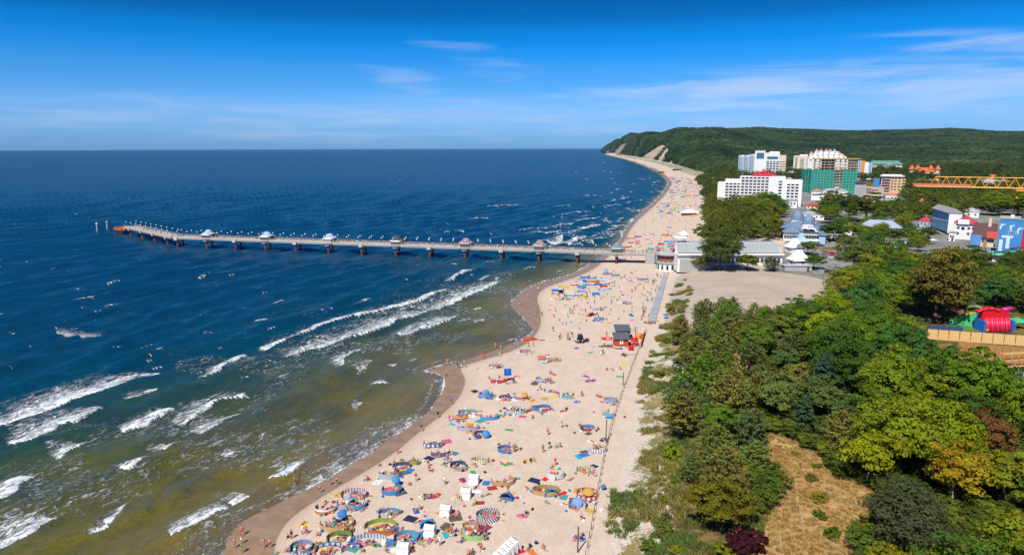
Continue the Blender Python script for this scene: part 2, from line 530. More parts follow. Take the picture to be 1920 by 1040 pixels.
# ------------------------------------------------------------------ ground
def grid_faces(nr, nc, keep=None):
    i = np.arange((nr - 1) * nc).reshape(nr - 1, nc)[:, :-1]
    F = np.stack([i, i + 1, i + nc + 1, i + nc], -1)
    if keep is not None:
        k = keep.reshape(nr, nc)
        m = k[:-1, :-1] | k[:-1, 1:] | k[1:, :-1] | k[1:, 1:]
        F = F[m]
    return F.reshape(-1, 4)
def compact(V, F, *arrs):
    used = np.zeros(len(V), bool); used[F.ravel()] = True
    idx = np.cumsum(used) - 1
    return (V[used], idx[F]) + tuple(a[used] for a in arrs)
def blur_in(X, Y, poly, soft):
    """1 inside a world polygon fading to 0 over soft metres outside its edge"""
    d, _ = seg_dist(X, Y, np.vstack([poly, poly[:1]]))
    ins = inside(X, Y, poly)
    return sstep(-soft, soft, np.where(ins, d, -d))

CLEARING_PX = [(1418, 1045), (1440, 980), (1462, 930), (1440, 880), (1415, 850), (1430, 826), (1480, 835), (1530, 860), (1560, 905), (1620, 930),
               (1650, 955), (1640, 985), (1600, 1010), (1590, 1100), (1560, 1400), (1420, 1400)]
CLEARING2_PX = [(1375, 668), (1395, 655), (1400, 690), (1420, 705), (1440, 730), (1470, 745), (1465, 775), (1430, 745), (1400, 735), (1370, 715)]
PLAZA_PX = [(1268, 506), (1290, 497), (1400, 500), (1470, 508), (1540, 515), (1568, 520), (1580, 540), (1560, 560), (1520, 570), (1470, 590), (1380, 590),
            (1300, 600), (1262, 600), (1246, 590), (1256, 545)]
FOREST_PX = [(1262, 1400), (1262, 1045), (1268, 900), (1275, 780), (1290, 690), (1292, 640), (1300, 615), (1400, 605), (1480, 600), (1560, 585), (1600, 570),
             (1740, 700), (2300, 820), (2600, 1400)]
TOWN_PX = [(1440, 505), (1470, 470), (1480, 420), (1360, 395), (1380, 340), (1500, 338), (1640, 350), (1760, 345), (1990, 420), (1990, 480), (1750, 470), (1640, 520), (1560, 575), (1555, 525)]

def build_ground():
    az = np.concatenate([np.linspace(-75, -34, 16), np.linspace(-33, 38, 430), np.linspace(39, 75, 20)])
    ys = np.concatenate([np.arange(277.8, 300, 0.6), np.arange(300, 520, 1.8), np.arange(520, 1120, 3.2), np.linspace(1130, 1700, 40)])
    D = P(np.full_like(ys, 960.0), ys, 0.0)[:, 1]
    D = D[D < 14500]
    D = np.concatenate([D, [35, 20, 5]])
    A, R = np.meshgrid(np.radians(az), D)
    X = R * np.tan(A); Y = R
    X, Y = X.ravel(), Y.ravel()
    X = np.clip(X, -15000, 15000)
    keep = ~(inside(X, Y, SEA_POLY) & (seg_dist(X, Y, WATER)[0] > 120))
    F = grid_faces(len(D), len(az), keep)
    V = np.stack([X, Y, 0 * X], -1)
    V, F = compact(V, F)
    X, Y = V[:, 0], V[:, 1]
    Z = ground_z(X, Y)
    V[:, 2] = Z
    dW, _ = seg_dist(X, Y, WATER); dDry, _ = seg_dist(X, Y, DRY); dD, _ = seg_dist(X, Y, DUNE)
    sea = inside(X, Y, SEA_POLY); inl = inside(X, Y, INLAND_POLY)
    between = ~sea & inside(X, Y, np.vstack([WATER, DRY[::-1]]))
    wet = np.where(sea, 1.0, np.where(between, np.clip(dDry / 0.9, 0, 1), 0.0))
    damp = np.where(sea | between, 1.0, np.exp(-dDry / 1.6))
    grass = np.where(inl, sstep(1.2, 6, dD), 0) * (1 - sstep(35, 50, dD))
    zf = 4.5
    forest = blur_in(X, Y, PL(FOREST_PX, zf), 2.5)
    far = np.where(inl, sstep(48, 62, dD), 0)
    town = blur_in(X, Y, PL(TOWN_PX, 6), 6)
    plaza = blur_in(X, Y, PL(PLAZA_PX, 5), 2.0)
    dry = np.maximum(blur_in(X, Y, PL(CLEARING_PX, zf), 1.6), blur_in(X, Y, PL(CLEARING2_PX, zf), 2.0))
    forest = np.maximum(forest, far * (1 - town) * (1 - plaza)) * (1 - dry)
    grass = np.where(plaza > 0.3, 0.25 * (1 - plaza) + 0.05, grass) * (1 - np.clip(forest + dry, 0, 1))
    one = np.ones_like(X)
    m1 = np.stack([wet, grass, dry, one], -1)
    m2 = np.stack([forest, town * inl, plaza, damp], -1)
    m = bpy.data.materials.new('ground')
    t = NT(m)
    pos = t.pos()
    a1, a2 = t.n('ShaderNodeSeparateColor'), t.n('ShaderNodeSeparateColor')
    t.l(t.attr('m1').outputs['Color'], a1.inputs[0]); at2 = t.attr('m2'); t.l(at2.outputs['Color'], a2.inputs[0])
    damp_s = at2.outputs['Alpha']
    nf = t.noise(pos, 2.2, 5, 0.65); nm = t.noise(pos, 0.35, 4, 0.6); nl = t.noise(pos, 0.06, 3)
    nff = t.noise(pos, 7.0, 3, 0.7)
    sand = t.mix(t.rng(nm, 0.3, 0.7), (0.535, 0.425, 0.335), (0.60, 0.49, 0.39))
    trod = t.noise(t.pos((0.5, 0.09, 1.0), 0.25), 1.0, 5, 0.7)
    sand = t.mix(t.rng(trod, 0.48, 0.66, 0.0, 0.55), sand, (0.50, 0.40, 0.315))
    sand = t.mix(t.rng(nf, 0.40, 0.72, 0.0, 0.75), sand, (0.45, 0.35, 0.265))
    sand = t.mix(t.rng(nff, 0.62, 0.72, 0.0, 0.5), sand, (0.34, 0.26, 0.19))
    dune_s = t.mix(t.rng(nf, 0.3, 0.75), (0.60, 0.52, 0.44), (0.42, 0.36, 0.29))
    sand = t.mix(t.rng(a1.outputs[1], 0.02, 0.2), sand, dune_s)
    # dune grass patches
    gpat = t.math('ADD', t.math('MULTIPLY', t.noise(pos, 0.16, 5, 0.62), 1.0), t.math('MULTIPLY', nf, 0.6))
    gcol = t.mix(t.rng(t.noise(pos, 0.22, 3), 0.38, 0.62), (0.20, 0.165, 0.055), (0.075, 0.12, 0.03))
    gcol = t.mix(t.rng(nff, 0.3, 0.7, 0, 0.6), gcol, (0.30, 0.23, 0.11))
    c = t.mix(t.math('MULTIPLY', t.rng(t.math('ADD', gpat, t.math('MULTIPLY_ADD', a1.outputs[1], 0.4, -0.4)), 0.71, 0.82), t.rng(a1.outputs[1], 0.0, 0.15)), sand, gcol)
    # golden dry grass of the clearing
    dcol = t.mix(t.rng(nf, 0.3, 0.72), (0.38, 0.24, 0.085), (0.25, 0.15, 0.05))
    dcol = t.mix(t.rng(nm, 0.45, 0.7, 0, 0.7), dcol, (0.50, 0.37, 0.18))
    dcol = t.mix(t.rng(t.noise(pos, 0.5, 3), 0.6, 0.75, 0, 0.6), dcol, (0.12, 0.13, 0.03))
    dm = t.rng(t.math('ADD', a1.outputs[2], t.math('MULTIPLY', t.math('SUBTRACT', nm, 0.5), 0.7)), 0.35, 0.6)
    c = t.mix(dm, c, dcol)
    fcol = t.mix(nf, (0.05, 0.045, 0.02), (0.06, 0.08, 0.02))
    fcol = t.mix(t.rng(nm, 0.42, 0.6, 0, 0.8), fcol, (0.25, 0.16, 0.05))
    c = t.mix(t.rng(t.math('ADD', a2.outputs[0], t.math('MULTIPLY', t.math('SUBTRACT', nm, 0.5), 0.5)), 0.35, 0.6), c, fcol)
    pcol = t.mix(nf, (0.44, 0.37, 0.29), (0.36, 0.30, 0.24))
    strk = t.noise(t.pos((0.05, 0.5, 0.3), 0.2), 1.0, 5, 0.6)
    pcol = t.mix(t.rng(strk, 0.56, 0.68, 0, 0.75), pcol, (0.27, 0.225, 0.18))
    pcol = t.mix(t.rng(nf, 0.66, 0.74, 0, 0.6), pcol, (0.13, 0.12, 0.06))
    c = t.mix(t.rng(t.math('ADD', a2.outputs[2], t.math('MULTIPLY', t.math('SUBTRACT', nm, 0.5), 0.5)), 0.3, 0.65), c, pcol)
    tcol = t.mix(t.rng(nl, 0.4, 0.6), (0.26, 0.25, 0.24), (0.20, 0.19, 0.18))
    tcol = t.mix(t.rng(nm, 0.5, 0.68), tcol, (0.07, 0.11, 0.03))
    c = t.mix(t.rng(a2.outputs[1], 0.3, 0.6), c, tcol)
    wet_s = t.rng(t.math('ADD', a1.outputs[0], t.math('MULTIPLY', t.math('SUBTRACT', nm, 0.5), 0.3)), 0.3, 0.75)
    wcol = t.mix(t.rng(nm, 0.35, 0.65), (0.245, 0.155, 0.085), (0.30, 0.205, 0.125))
    dampc = t.mix(0.55, c, (0.36, 0.25, 0.15))
    c = t.mix(t.math('MULTIPLY', damp_s, 0.75), c, dampc)
    c = t.mix(wet_s, c, wcol)
    rough = t.rng(wet_s, 0, 1, 0.95, 0.36, smooth=False)
    foot = t.math('ADD', t.math('MULTIPLY', nf, 0.7), t.math('MULTIPLY', nff, 0.3))
    bs = t.math('SUBTRACT', 1.0, wet_s)
    bmp = t.n('ShaderNodeBump'); bmp.inputs['Distance'].default_value = 0.22
    t.l(foot, bmp.inputs['Height']); t.l(t.math('MULTIPLY', bs, 0.55), bmp.inputs['Strength'])
    t.bsdf(c, rough, t.rng(wet_s, 0, 1, 0.1, 0.75, smooth=False), bmp.outputs[0])
    me = np_mesh('ground', V, F, m, True, {'m1': ('POINT', 'FLOAT_COLOR', m1), 'm2': ('POINT', 'FLOAT_COLOR', m2)})
    tag(link('ground', me), kind='structure')
build_ground()

# ------------------------------------------------------------------ sea
# fronts of the breakers (photo pixels, shoreward edge), solid width and lacy width behind it in metres
BREAK = [([(-60, 812), (0, 796), (38, 792), (77, 775), (142, 751), (215, 730), (269, 713), (304, 696)], 5.5, 12),
         ([(15, 840), (69, 825), (115, 801), (144, 794), (200, 767)], 3.0, 11), ([(104, 855), (146, 840), (171, 825)], 2.2, 9),
         ([(231, 809), (277, 794), (327, 763)], 3.0, 6), ([(331, 798), (385, 771), (415, 755), (469, 744)], 1.2, 9),
         ([(377, 815), (419, 796), (454, 780)], 1.0, 9), ([(304, 848), (335, 832)], 1.0, 6), ([(221, 896), (254, 890), (283, 863)], 2.2, 8),
         ([(-60, 965), (0, 944), (31, 928), (63, 894)], 3.6, 6), ([(-60, 1060), (0, 1032), (46, 1005), (81, 982), (106, 963)], 2.4, 11),
         ([(162, 1003), (200, 988), (227, 957), (250, 940), (335, 900)], 0.4, 2.0), ([(317, 1009), (354, 994), (400, 967), (431, 957)], 1.3, 4),
         ([(433, 950), (467, 932)], 0.9, 6), ([(369, 709), (408, 701), (431, 682), (465, 665)], 2.2, 4), ([(419, 852), (444, 842)], 0.9, 4),
         ([(238, 750), (300, 728)], 0.7, 4), ([(489, 661), (571, 631), (615, 610), (710, 586), (783, 569), (845, 544)], 3.2, 5),
         ([(524, 670), (593, 653), (674, 630), (769, 595), (831, 579), (897, 547), (944, 527)], 1.6, 13),
         ([(747, 635), (787, 619), (853, 593)], 0.8, 8), ([(639, 686), (648, 664), (679, 652)], 0.6, 5), ([(670, 695), (701, 677)], 0.8, 4),
         ([(696, 723), (729, 717)], 1.0, 4), ([(663, 763), (683, 752)], 0.6, 2), ([(840, 527), (888, 507)], 2.0, 3), ([(666, 568), (698, 558)], 1.4, 2),
         ([(900, 527), (920, 516)], 1.0, 2), ([(889, 604), (910, 597)], 0.7, 2), ([(886, 580), (904, 575)], 0.7, 2), ([(769, 679), (782, 672)], 0.6, 2),
         ([(732, 684), (743, 679)], 0.8, 1.5), ([(501, 900), (534, 895), (571, 868)], 2.0, 5), ([(369, 525), (387, 520)], 1.6, 2),
         ([(199, 534), (225, 529)], 1.2, 2), ([(197, 575), (221, 571)], 1.0, 2), ([(135, 564), (175, 562)], 1.0, 6), ([(519, 570), (535, 564)], 1.2, 2),
         ([(482, 600), (504, 595)], 1.0, 2), ([(365, 503), (378, 501)], 1.4, 2), ([(102, 627), (186, 631)], 0.0, 6), ([(875, 411), (917, 409)], 2.5, 4),
         ([(895, 390), (975, 383)], 2.0, 6), ([(825, 436), (875, 434)], 1.5, 5), ([(998, 450), (1043, 455), (1059, 442)], 1.3, 9),
         ([(1084, 424), (1103, 429), (1128, 422)], 1.2, 6), ([(1097, 454), (1117, 450)], 2.0, 5), ([(1070, 460), (1088, 445)], 2.0, 6),
         ([(1027, 438), (1042, 435)], 2.5, 4), ([(1085, 415), (1118, 408)], 1.8, 8), ([(860, 600), (880, 595)], 0.3, 2),
         ([(1047, 508), (1058, 506)], 0.9, 2), ([(985, 506), (1005, 503)], 0.8, 2), ([(845, 496), (862, 494)], 1.2, 2), ([(905, 495), (925, 493)], 1.0, 2)]
def shore_foam():
    w = np.array(WATER_PX, float)
    def seg(a, b): return [tuple(p) for p in w if b < p[1] < a]
    return [(seg(960, 770), 1.0, 10), (seg(1400, 940), 0.5, 2.5), (seg(760, 680), 0.4, 2.0), (seg(690, 570), 0.35, 1.0), (seg(590, 470), 0.5, 2.0), (seg(480, 300), 1.0, 4)]
def build_sea():
    xs = np.concatenate([np.linspace(-2600, -130, 60), np.arange(-120, 1300, 3.0), np.linspace(1303, 2600, 24)])
    ys = np.concatenate([[278.2], np.arange(278.6, 520, 1.05), np.arange(520.5, 1120, 1.7), np.linspace(1125, 1700, 30)])
    Dd = P(np.full_like(ys, 960.0), ys, 0.0)[:, 1]
    Dd = np.minimum(Dd, 14000)
    TX = (xs - 960) / FPX / _cp
    U, R = np.meshgrid(TX, Dd)
    X, Y = (U * R).ravel(), R.ravel()
    far = np.hypot(X, Y)
    over = far > 14000
    X = np.where(over, X * 14000 / far, X); Y = np.where(over, Y * 14000 / far, Y)
    sea = inside(X, Y, SEA_POLY)
    dW, _ = seg_dist(X, Y, WATER)
    keep = sea | (dW < 2.0)
    F = grid_faces(len(Dd), len(xs), keep)
    V = np.stack([X, Y, 0 * X], -1)
    V, F, dW, sea = compact(V, F, dW, sea)
    X, Y = V[:, 0], V[:, 1]
    R = np.hypot(X, Y)
    # waves
    wx = X + 5 * vnoise(X, Y, 60, 3); wy = Y + 9 * vnoise(X, Y, 70, 4)
    Z = np.zeros_like(X)
    for lam, ang, amp, seed in [(23, 0.50, 0.26, 1), (14.5, 0.36, 0.20, 2), (11.3, 0.72, 0.16, 3), (8.1, 0.25, 0.10, 4), (6.2, 0.86, 0.075, 5), (4.4, 0.5, 0.05, 6), (3.3, 0.1, 0.035, 7)]:
        # crests run along (sin a, cos a); the wave travels towards the beach
        nx, ny = math.cos(ang), -math.sin(ang)
        ph = (wx * nx + wy * ny) * 2 * math.pi / lam + 6.28 * vnoise(X, Y, lam * 5, seed + 10) * 1.3
        env = 0.35 + 1.3 * vnoise(X, Y, lam * 3.1, seed + 30)
        s = np.cos(ph)
        s = s + 0.28 * np.cos(2 * ph)
        fade = 1 - sstep(lam * 38, lam * 95, R)
        Z += 1.65 * amp * env * s * fade
    Z *= sstep(0, 26, dW) * 0.9 + 0.1
    Z *= 1.0
    d_sh, _ = seg_dist(X, Y, BLUE)
    shallow_side = inside(X, Y, np.vstack([BLUE, WATER[::-1]]))
    deep = np.where(shallow_side, 0.72 * dW / (dW + d_sh + 1e-6), 0.72 + 0.28 * (1 - np.exp(-d_sh / 90)))
    deep = np.where(sea, deep, 0)
    # foam
    foam = np.zeros_like(X)
    allb = [(b[0], b[1], b[2], 0.9 if b[2] == 13 else 0.78) for b in BREAK] + [(b[0], b[1], b[2], 0.58) for b in shore_foam()]
    r2 = np.random.default_rng(11)
    n = 0
    while n < 150:                       # breakers of the far bay
        px, py = r2.uniform(985, 1252), r2.uniform(296, 470)
        p = P(px, py, 0)
        if not inside(p[:1], p[1:2], SEA_POLY)[0]: continue
        dd = seg_dist(p[:1], p[1:2], WATER)[0][0]
        if dd > 30 + 0.10 * p[1] * r2.random(): continue
        L = r2.uniform(5, 22) * (1 + p[1] / 1600); a = r2.uniform(0.15, 1.1)
        e = np.array([math.sin(a), math.cos(a)]) * L / 2
        mid = p[:2] + np.array([e[1], -e[0]]) * 0.12
        allb.append((np.array([p[:2] - e, mid, p[:2] + e]), r2.uniform(0.35, 1.2) * (1 + p[1] / 2500), r2.uniform(2, 6), 0.62)); n += 1
    for _ in range(210):                 # scattered whitecaps offshore
        px, py = r2.uniform(-60, 1130), 282 + 430 * r2.random() ** 1.5
        p = P(px, py, 0)
        if not inside(p[:1], p[1:2], SEA_POLY)[0]: continue
        L = r2.uniform(0.8, 3.2) * (1 + p[1] / 1100); a = r2.uniform(0.3, 0.9)
        e = np.array([math.sin(a), math.cos(a)]) * L / 2
        allb.append((np.array([p[:2] - e, p[:2] + e]), r2.uniform(0.18, 0.5) * (1 + p[1] / 2500), 1.0, 0.6))
    for pts, ws, wl, lace in allb:
        ln = smooth_line(PL(pts), 4) if isinstance(pts, list) else np.asarray(pts)
        if len(ln) < 2: continue
        tot = ws + wl + 3
        lo, hi = ln.min(0) - tot, ln.max(0) + tot
        ii = np.nonzero((X > lo[0]) & (X < hi[0]) & (Y > lo[1]) & (Y < hi[1]))[0]
        if not len(ii): continue
        x, y = X[ii], Y[ii]
        jx = (vnoise(x, y, 2.2, 7) - 0.5) * 1.3 + (vnoise(x, y, 6.0, 8) - 0.5) * 2.2
        jx *= min(1.0, 0.35 + ws * 0.4)
        d, arc = seg_dist(x, y, ln)
        # signed: seaward side positive (seaward is towards -x/+y of the crest direction)
        k = np.argmin(((x[:, None] - ln[None, :, 0]) ** 2 + (y[:, None] - ln[None, :, 1]) ** 2), 1) if len(ln) < 60 else None
        k = np.clip(k, 0, len(ln) - 2)
        tx, ty = ln[k + 1, 0] - ln[k, 0], ln[k + 1, 1] - ln[k, 1]
        sgn = np.sign(tx * (y - ln[k, 1]) - ty * (x - ln[k, 0]))
        u = d * sgn + jx
        total = np.hypot(np.diff(ln[:, 0]), np.diff(ln[:, 1])).sum()
        endd = np.minimum(arc, total - arc)
        e = np.clip(endd / max(1.0, 0.22 * total), 0, 1) ** 0.5
        e = np.where(d > 1.02 * np.abs(u) + 4, 0, e)
        w1 = 0.72 * ws * (0.35 + 0.65 * e) * (0.6 + 0.8 * vnoise(x, y, 7, 9)); w2 = 1.15 * wl * (0.3 + 0.7 * e)
        prof = np.where(u < -0.15, 0, np.where(u < w1, 1.0 - 0.26 * np.clip(u, 0, 99) / w1, lace * np.clip(1 - (u - w1) / np.maximum(w2, 0.01), 0, 1) ** 0.8))
        prof = prof * np.clip(e * 3, 0, 1)
        foam[ii] = np.maximum(foam[ii], prof)
        if ws > 0.9:
            hump = np.exp(-((u - 0.5 * w1) / (0.9 * w1 + 0.3)) ** 2) * e * min(1.1, 0.36 * ws)
            Z[ii] += hump * sstep(1, 8, dW[ii])
    # thin broken foam on the shallows
    band = sstep(0.08, 0.4, 1 - deep) * sstep(0.42, 0.75, vnoise(X, Y, 14, 21)) * (R < 330)
    foam = np.maximum(foam, 0.31 * band)
    foam = np.where(sea, foam, np.maximum(foam, 0.0))
    edge = np.where(sea, 0.9 * np.exp(-((dW - 0.3) / 0.55) ** 2) + 0.5 * np.exp(-((dW - 2.6 - 2.5 * vnoise(X, Y, 16, 33)) / 0.7) ** 2), 0.0) * (0.45 + 0.75 * vnoise(X, Y, 9, 31))
    foam = np.maximum(foam, edge)
    V[:, 2] = Z + np.where(sea, 0.012, -0.25 * np.minimum(dW, 2))
    m = bpy.data.materials.new('sea_water')
    t = NT(m)
    fa = t.attr('foam').outputs['Fac']; de = t.attr('deep').outputs['Fac']
    pos = t.pos()
    stretch = t.pos((1.0, 0.36, 1.0), 0.5)
    n1 = t.noise(stretch, 1.05, 4, 0.62, 1.2); n2 = t.noise(stretch, 3.6, 2, 0.6); n3 = t.noise(pos, 0.045, 3); n4 = t.noise(stretch, 0.16, 4, 0.6)
    dn = t.math('ADD', de, t.math('MULTIPLY', t.math('SUBTRACT', n4, 0.5), 0.34))
    r = t.n('ShaderNodeValToRGB')
    stops = [(0.0, (0.19, 0.125, 0.03)), (0.06, (0.17, 0.135, 0.006)), (0.24, (0.105, 0.102, 0.006)), (0.45, (0.028, 0.066, 0.024)), (0.66, (0.001, 0.052, 0.074)), (0.85, (0.0003, 0.050, 0.106)), (1.0, (0.0002, 0.050, 0.122))]
    while len(r.color_ramp.elements) < len(stops): r.color_ramp.elements.new(0.5)
    for e, (p, c) in zip(r.color_ramp.elements, stops): e.position = p; e.color = (*c, 1)
    t.l(dn, r.inputs[0])
    water = t.mix(t.rng(n3, 0.4, 0.62, 0, 0.35), r.outputs[0], (0.002, 0.03, 0.05))
    fn = t.math('ADD', t.math('MULTIPLY', n1, 0.75), t.math('MULTIPLY', n2, 0.25))
    fm = t.rng(t.math('ADD', fa, t.math('MULTIPLY', t.math('SUBTRACT', fn, 0.5), 2.8)), 0.26, 0.92)
    fm = t.math('MULTIPLY', fm, t.rng(fa, 0.04, 0.24))
    col = t.mix(fm, water, t.mix(n2, (0.74, 0.77, 0.78), (0.60, 0.64, 0.66)))
    rough = t.rng(fm, 0, 1, 0.16, 0.9)
    h = t.math('ADD', t.math('MULTIPLY', t.noise(stretch, 0.55, 4, 0.6), 1.2), t.math('MULTIPLY', n1, 0.3))
    h = t.math('ADD', h, t.math('MULTIPLY', fm, 0.7))
    h = t.math('ADD', h, t.math('MULTIPLY', t.noise(t.pos((1.0, 0.3, 1.0), 0.5), 0.05, 3), 5.0))
    nrm = t.bump(h, 1.0, 0.75)
    # a choppy surface: the mean reflectance of the waves stays well below that of still water at low angles
    fr = t.n('ShaderNodeFresnel'); fr.inputs['IOR'].default_value = 1.33; t.l(nrm, fr.inputs['Normal'])
    fac = t.math('MULTIPLY', t.math('MINIMUM', t.math('MULTIPLY', fr.outputs[0], 0.95), 0.34), t.rng(fm, 0, 1, 1.0, 0.15))
    df = t.n('ShaderNodeBsdfDiffuse'); t.l(col, df.inputs[0]); t.l(nrm, df.inputs['Normal'])
    gl = t.n('ShaderNodeBsdfGlossy'); t.l(rough, gl.inputs['Roughness']); t.l(nrm, gl.inputs['Normal'])
    mx = t.n('ShaderNodeMixShader'); t.l(fac, mx.inputs[0]); t.l(df.outputs[0], mx.inputs[1]); t.l(gl.outputs[0], mx.inputs[2])
    t.l(mx.outputs[0], t.out.inputs[0])
    me = np_mesh('sea', V, F, m, True, {'foam': ('POINT', 'FLOAT', foam), 'deep': ('POINT', 'FLOAT', deep)})
    tag(link('sea', me), kind='structure')
build_sea()

# ------------------------------------------------------------------ hills behind the bay
RIDGE = np.array([  # photo x, y of the skyline, distance of the ridge, distance of the foot, y of foot
    (1128, 287, 6600, 6300), (1140, 276, 6400, 6100), (1150, 269, 6000, 5500), (1165, 263, 5400, 4600), (1182, 257, 4900, 3900), (1210, 251.5, 4500, 3050), (1240, 252, 4200, 2400),
    (1275, 249.5, 4000, 1900), (1300, 249, 3900, 1560), (1325, 246, 3900, 1350), (1350, 244.5, 4000, 1250), (1380, 243, 4200, 1250), (1420, 242, 4300, 1400), (1470, 244, 4300, 1700), (1520, 245, 4300, 1800),
    (1560, 247, 4200, 1800), (1620, 249, 4100, 1700), (1700, 247, 4000, 1600), (1740, 245, 3900, 1550), (1775, 243, 3800, 1500), (1820, 246, 3800, 1450), (1870, 249, 3700, 1400), (1920, 248.5, 3600, 1350),
    (2100, 246, 3500, 1300), (2500, 250, 3300, 1200), (3000, 252, 3000, 1150), (3900, 258, 2600, 1100)], float)
def hill_z(X, Y):
    """height of the wooded hills, 0 where there are none"""
    X = np.asarray(X, float); Y = np.asarray(Y, float)
    px = 960 + FPX * X / (Y * _cp + CAM_H * _sp)
    ry = np.interp(px, RIDGE[:, 0], RIDGE[:, 1]); rd = np.interp(px, RIDGE[:, 0], RIDGE[:, 2]); fd = np.interp(px, RIDGE[:, 0], RIDGE[:, 3])
    ang = np.arctan((520 - ry + (px - 960) * -ROLL) / FPX) - PITCH
    top = CAM_H + rd * np.tan(ang) - 9.0
    t = (Y - fd) / (rd - fd)
    steep = np.interp(px, [1140, 1215, 1300, 1420], [0.30, 0.40, 0.75, 1.0])
    prof = sstep(0, 1, np.clip(t / steep, 0, 1)) * np.interp(steep, [0.3, 1], [0.80, 1.0]) + 0.0
    prof = np.where(t > steep, prof + (1 - prof) * sstep(0, 1, (t - steep) / (1.0001 - steep)), prof)
    prof = np.where(t > 1, 1 - 0.9 * sstep(1.0, 1.35, t), prof)
    relief = ((vnoise(X, Y, 420, 41) - 0.5) * 42 + (vnoise(X, Y, 170, 42) - 0.5) * 20) * sstep(0.05, 0.4, t) * (1 - sstep(0.75, 1.0, t))
    base = 12.0 * sstep(0, 0.05, t)
    edge = sstep(1126, 1136, px)
    return np.where((t > 0) & (px > 1126), (base + prof * (top - 12) + relief * np.clip(prof * 2, 0, 1)) * edge, 0.0)
CLIFF_PX = [[(1192, 303), (1208, 292), (1224, 281), (1242, 271), (1250, 275), (1240, 288), (1230, 300), (1224, 308)], [(1228, 310), (1238, 292), (1250, 277), (1258, 280), (1247, 300), (1240, 312)],
            [(1148, 293), (1155, 281), (1164, 272), (1176, 266), (1177, 273), (1167, 284), (1162, 295)], [(1134, 288), (1139, 282), (1147, 278), (1146, 284), (1138, 290)],
            [(1247, 312), (1262, 299), (1265, 301), (1255, 315)]]
def build_hills():
    px = np.concatenate([np.arange(1126, 1960, 3.0), np.linspace(1965, 3900, 60)])
    tt = np.concatenate([np.linspace(-0.03, 0.5, 46), np.linspace(0.52, 1.4, 30)])
    rd = np.interp(px, RIDGE[:, 0], RIDGE[:, 2]); fd = np.interp(px, RIDGE[:, 0], RIDGE[:, 3])
    Yg = fd[None] + tt[:, None] * (rd - fd)[None]
    Xg = (px[None] - 960) / FPX * (Yg * _cp + CAM_H * _sp)
    X, Y = Xg.ravel(), Yg.ravel()
    Z = hill_z(X, Y)
    Z = np.where(Z > 0.5, Z, gz(900, 1600) - 9)
    V = np.stack([X, Y, Z], -1)
    F = grid_faces(len(tt), len(px))
    qx, qy, _ = Q(V)
    cliff = np.zeros(len(V))
    for poly in CLIFF_PX:
        cliff = np.maximum(cliff, inside(qx, qy, np.array(poly, float)).astype(float))
    m = bpy.data.materials.new('hill')
    t = NT(m)
    pos = t.pos()
    n = t.noise(pos, 0.03, 6, 0.65)
    green = t.mix(n, (0.012, 0.022, 0.008), (0.03, 0.045, 0.012))
    sandc = t.mix(t.noise(pos, 0.05, 4), (0.50, 0.40, 0.30), (0.34, 0.25, 0.16))
    col = t.mix(t.rng(t.math('ADD', t.attr('cliff').outputs['Fac'], t.math('MULTIPLY', t.math('SUBTRACT', n, 0.5), 0.9)), 0.35, 0.6), green, sandc)
    t.bsdf(col, 0.95, 0.05)
    me = np_mesh('hills', V, F, m, True, {'cliff': ('POINT', 'FLOAT', cliff)})
    tag(link('hills', me), kind='structure')
    return V, F, cliff
HV, HF, HCLIFF = build_hills()

# ------------------------------------------------------------------ foliage
def leaf_material(name, instanced=False, needle=False):
    if name in MATS: return MATS[name]
    m = bpy.data.materials.new(name)
    t = NT(m)
    if instanced: base = t.attr('tint', 'INSTANCER').outputs['Color']
    else: base = t.n('ShaderNodeObjectInfo').outputs['Color']
    v = t.attr('leaf').outputs['Fac']
    h = t.n('ShaderNodeHueSaturation')
    t.l(t.math('MULTIPLY_ADD', v, 0.05, 0.468), h.inputs['Hue'])
    t.l(t.math('MULTIPLY_ADD', v, 0.80, 0.98), h.inputs['Value'])
    t.l(base, h.inputs['Color'])
    d = t.n('ShaderNodeBsdfDiffuse'); t.l(h.outputs[0], d.inputs[0])
    tr = t.n('ShaderNodeBsdfTranslucent'); t.l(h.outputs[0], tr.inputs[0])
    mx = t.n('ShaderNodeMixShader'); mx.inputs[0].default_value = 0.28 if needle else 0.42
    t.l(d.outputs[0], mx.inputs[1]); t.l(tr.outputs[0], mx.inputs[2])
    t.l(mx.outputs[0], t.out.inputs[0])
    MATS[name] = m
    return m
BARK = M('bark', (0.10, 0.075, 0.05), 0.9, 0.1, 0.3, 3.0)
PINE_BARK = M('pine_bark', (0.17, 0.095, 0.055), 0.9, 0.1, 0.3, 3.0)
PALE_BARK = M('pale_bark', (0.32, 0.30, 0.27), 0.85, 0.1, 0.3, 3.0)

